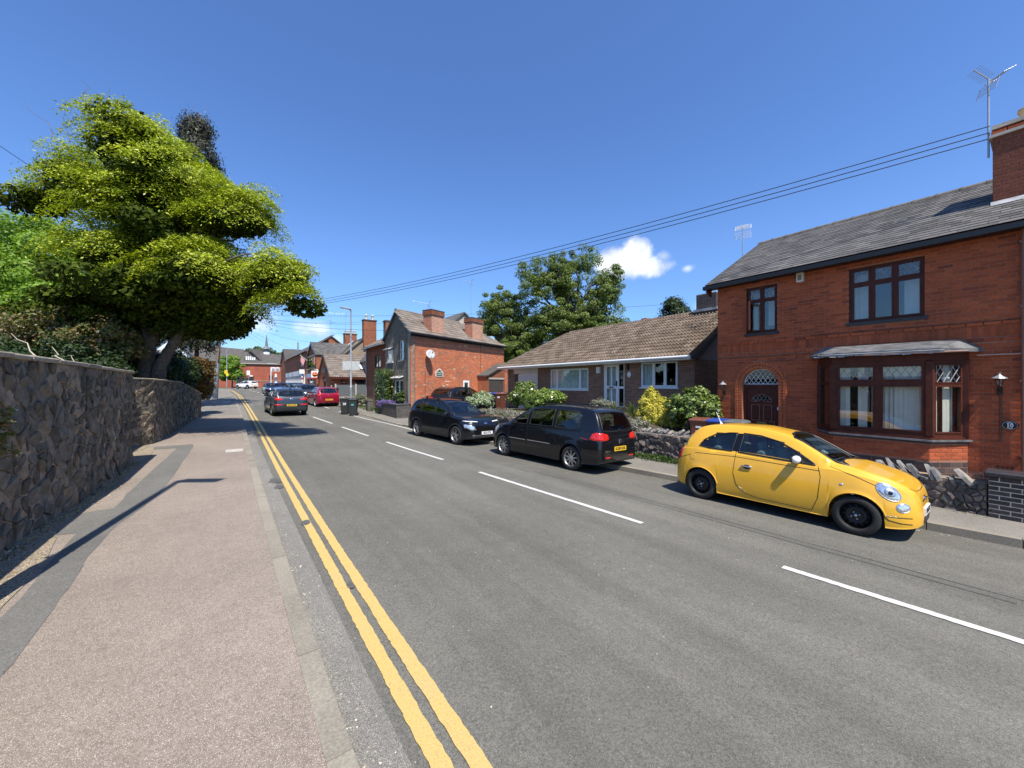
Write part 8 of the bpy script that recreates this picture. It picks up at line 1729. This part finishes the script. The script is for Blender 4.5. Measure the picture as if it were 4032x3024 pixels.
# telegraph pole
t=thing('telegraph_pole','leaning brown wooden telegraph pole with metal sleeve on the left pavement','telegraph pole',(-1.62,43.9,.55)); mb=MB(); mb.tube([(-1.62,43.9,.3),(-1.5,43.9,3),(-1.28,43.9,8.9)],[.17,.155,.12],12); mb.build('pole',wood_pole,t)
mb=MB(); mb.tube([(-1.64,43.88,.5),(-1.50,43.88,3.9)],[.20,.18],12); mb.build('sleeve',steel,t); mb=MB(); mb.tube([(-1.42,43.7,3.9),(-1.2,43.75,6.0),(-1.16,43.8,8.6)],.03,6); mb.build('cable_riser',black,t); mb=MB(); mb.lathe([(.0,0),(.12,0),(.12,.3),(0,.3)],(-1.27,43.9,8.4),'z',8); mb.build('junction_box',black,t)
mb=MB(); mb.tube([(-1.65,43.85,.55),(-1.65,43.85,.72)],[.21,.20],12); mb.build('base_band',offwhite,t)
# dark gate piers and railings along the far left
t=thing('gate_pier','dark banded brick pier at the driveway mouth before the telegraph pole','pier',(-2.55,42.6,.5)); mb=MB(); mb.box(-2.75,42.3,.3,-2.3,43.0,2.0); c_=mb.build('core',mortarL,t); brickwall(c_,(Vector((-2.75,42.3,0)),Vector((1,0,0)),Vector((0,-1,0))),0,.45,.5,1.95,brickplinth,limit=20,back=.02); mb=MB(); mb.box(-2.8,42.25,2.0,-2.25,43.05,2.08); mb.build('cap',concrete,t)
t=thing('dark_fence','dark close boarded fence running beyond the telegraph pole','fence',(-2.4,52,.6))
for k in range(30): y=43.2+k*.9; x=lin([(43,-2.2),(60,-2.5),(72,-3.3)],y); mb=MB(); mb.box(x-.04,y,lin(GP,y),x,y+.88,lin(GP,y)+1.75); mb.build('fence_panel',darkwood,t)
# aerials
def yagi(name,label,base,top,d,n,ln_,el=.45,mat=alu,tilt=0,group=None):
    t=thing(name,label,'tv aerial',base,group=group); b=Vector(base); tp=Vector(top); mb=MB(); mb.tube([b,tp],.018,6); mb.build('mast',steel,t); d=Vector(d).normalized(); s_=d.cross(Z3).normalized(); up=s_.cross(d)
    mb=MB(); mb.tube([tp-d*.1,tp+d*ln_],.012,5)
    for k in range(n): p=tp+d*(ln_*(k+.5)/n); mb.tube([p-s_*el/2,p+s_*el/2],.005,4)
    for sg in(-1,1):
        for k in range(5): p=tp-d*.08+up*sg*(.06+.055*k)-d*.02*k; mb.tube([p-s_*el*.62,p+s_*el*.62],.006,4)
        for e_ in(-1,1): mb.tube([tp-d*.08+up*sg*.06+s_*el*.62*e_,tp-d*.18+up*sg*.28+s_*el*.62*e_],.009,4)
    mb.build('antenna_array',mat,t); return t
yagi('tv_aerial','large grid tv aerial on a mast strapped to the red brick chimney',(13.35,.80,6.9),(13.35,.80,8.62),(-.5,.5,.6),8,.36,.32)
yagi('tv_aerial','white panel tv aerial on a pole behind the left end of the slate roof',(15.7,6.85,6.2),(15.7,6.85,7.85),(-.9,-.3,.25),6,.3,.42,white)
def mast(label,base,top,d,ln_,n=8): yagi('tv_aerial',label,base,top,d,n,ln_,.35)
mast('thin tv aerial above the ridge of the cottage',(11.3,26.4,6.3),(11.3,26.4,7.8),(-.9,.2,.1),1.1); mast('tall thin aerial mast left of the ash tree behind the cottage',(17.3,30.6,7.5),(17.2,30.6,11.2),(-.9,.2,.1),.9)
mast('twin bar aerial left of the tall brick chimney',(11.4,53.2,8.0),(11.4,53.2,11.0),(-.9,.1,0),1.9); mast('small aerial above the dark roofed gable',(11.0,60.5,8.5),(11.0,60.5,10.9),(.7,.3,0),.8)
# overhead wires
def wire(label,a,b,sag,r=.011,n=24):
    a=Vector(a);b=Vector(b); mb=MB(); P=[a.lerp(b,i/n)-Vector((0,0,sag*4*(i/n)*(1-i/n))) for i in range(n+1)]; mb.tube(P,r,4,cap=False); tag(mb.build('overhead_wire',black),label,'wire')
pt=(-1.28,43.9,8.5)
wire('uppermost of the three wires from the red brick chimney to the telegraph pole',(13.3,.78,7.56),(-1.28,43.9,8.75),.95); wire('middle of the three wires from the red brick chimney to the telegraph pole',(13.3,.79,7.42),(-1.28,43.9,8.6),.95); wire('lowest of the three wires from the red brick chimney to the telegraph pole',(13.3,.81,7.29),(-1.28,43.9,8.45),.95)
wire('wire from the telegraph pole down to the roughcast gable',pt,(8.3,26.2,5.6),.4,.010); wire('long thin wire crossing above the cottage toward the ash tree',(-1.28,43.9,8.3),(29,17,8.4),.5,.010)
for i,(x,y,z) in enumerate(((7.2,82,6.6),(7.2,70,6.6),(7.2,60,6.5),(7.3,52,7.0),(11.6,53.8,8.6),(12.6,46.5,9.3),(11.9,37.5,7.9))): wire(['wire to the far end of the terrace','wire to the middle of the terrace','wire to the near end of the terrace','wire to the post office gable','wire to the four pot chimney','wire to the two pot chimney','wire to the plain chimney beside the gable'][i],pt,(x,y,z),.5,.009)
wire('upper wire entering at the left edge toward the maple',(-9.5,15.0,11.4),(-4.4,22,8.8),.15,.010); wire('lower wire entering at the left edge behind the maple',(-9.5,15.5,9.1),(-4.4,23,7.6),.1,.010)
# shed glimpsed over the wall at the left edge
t=thing('brick_outbuilding','pinkish brick outbuilding glimpsed over the wall at the left edge','building',(-10.8,20.5,1.9)); mb=MB(); mb.box(-14,19.5,1.5,-8.3,23,3.9); w_=mb.build('wall',plain('pink_brick',(.50,.27,.19),.9,0,.2,8),t); mb=MB(); mb.box(-14.2,19.3,3.9,-8.1,23.2,4.0); mb.build('roof',renderpale,t)
for o in bpy.data.objects:
    if o.parent or 'label' not in o: continue
    g={'wheelie_bin':'wheelie bins along the street','overhead_wire':'overhead wires over the street','tv_aerial':'tv aerials on the roofs','street_lamp':'street lamps','ash_tree':'ash trees behind the bungalow','far_tree':'far trees beyond the roofs','background_tree':'trees behind the gardens','garden_bush':'bushes along the left gardens','cordyline':'cordylines by the bungalow door','lavender_bed':'lavender beds on the garden wall','green_shrub':'green shrubs before the garage','bollard':'white bollards at the bend'}.get(o.name.split('.')[0])
    if o.name.split('.')[0]=='parked_car' and 'drive' not in o['label'] and 'left edge' not in o['label']: g='cars parked along the kerb'
    if g: o['group']=g
print('objects:',len(bpy.data.objects))
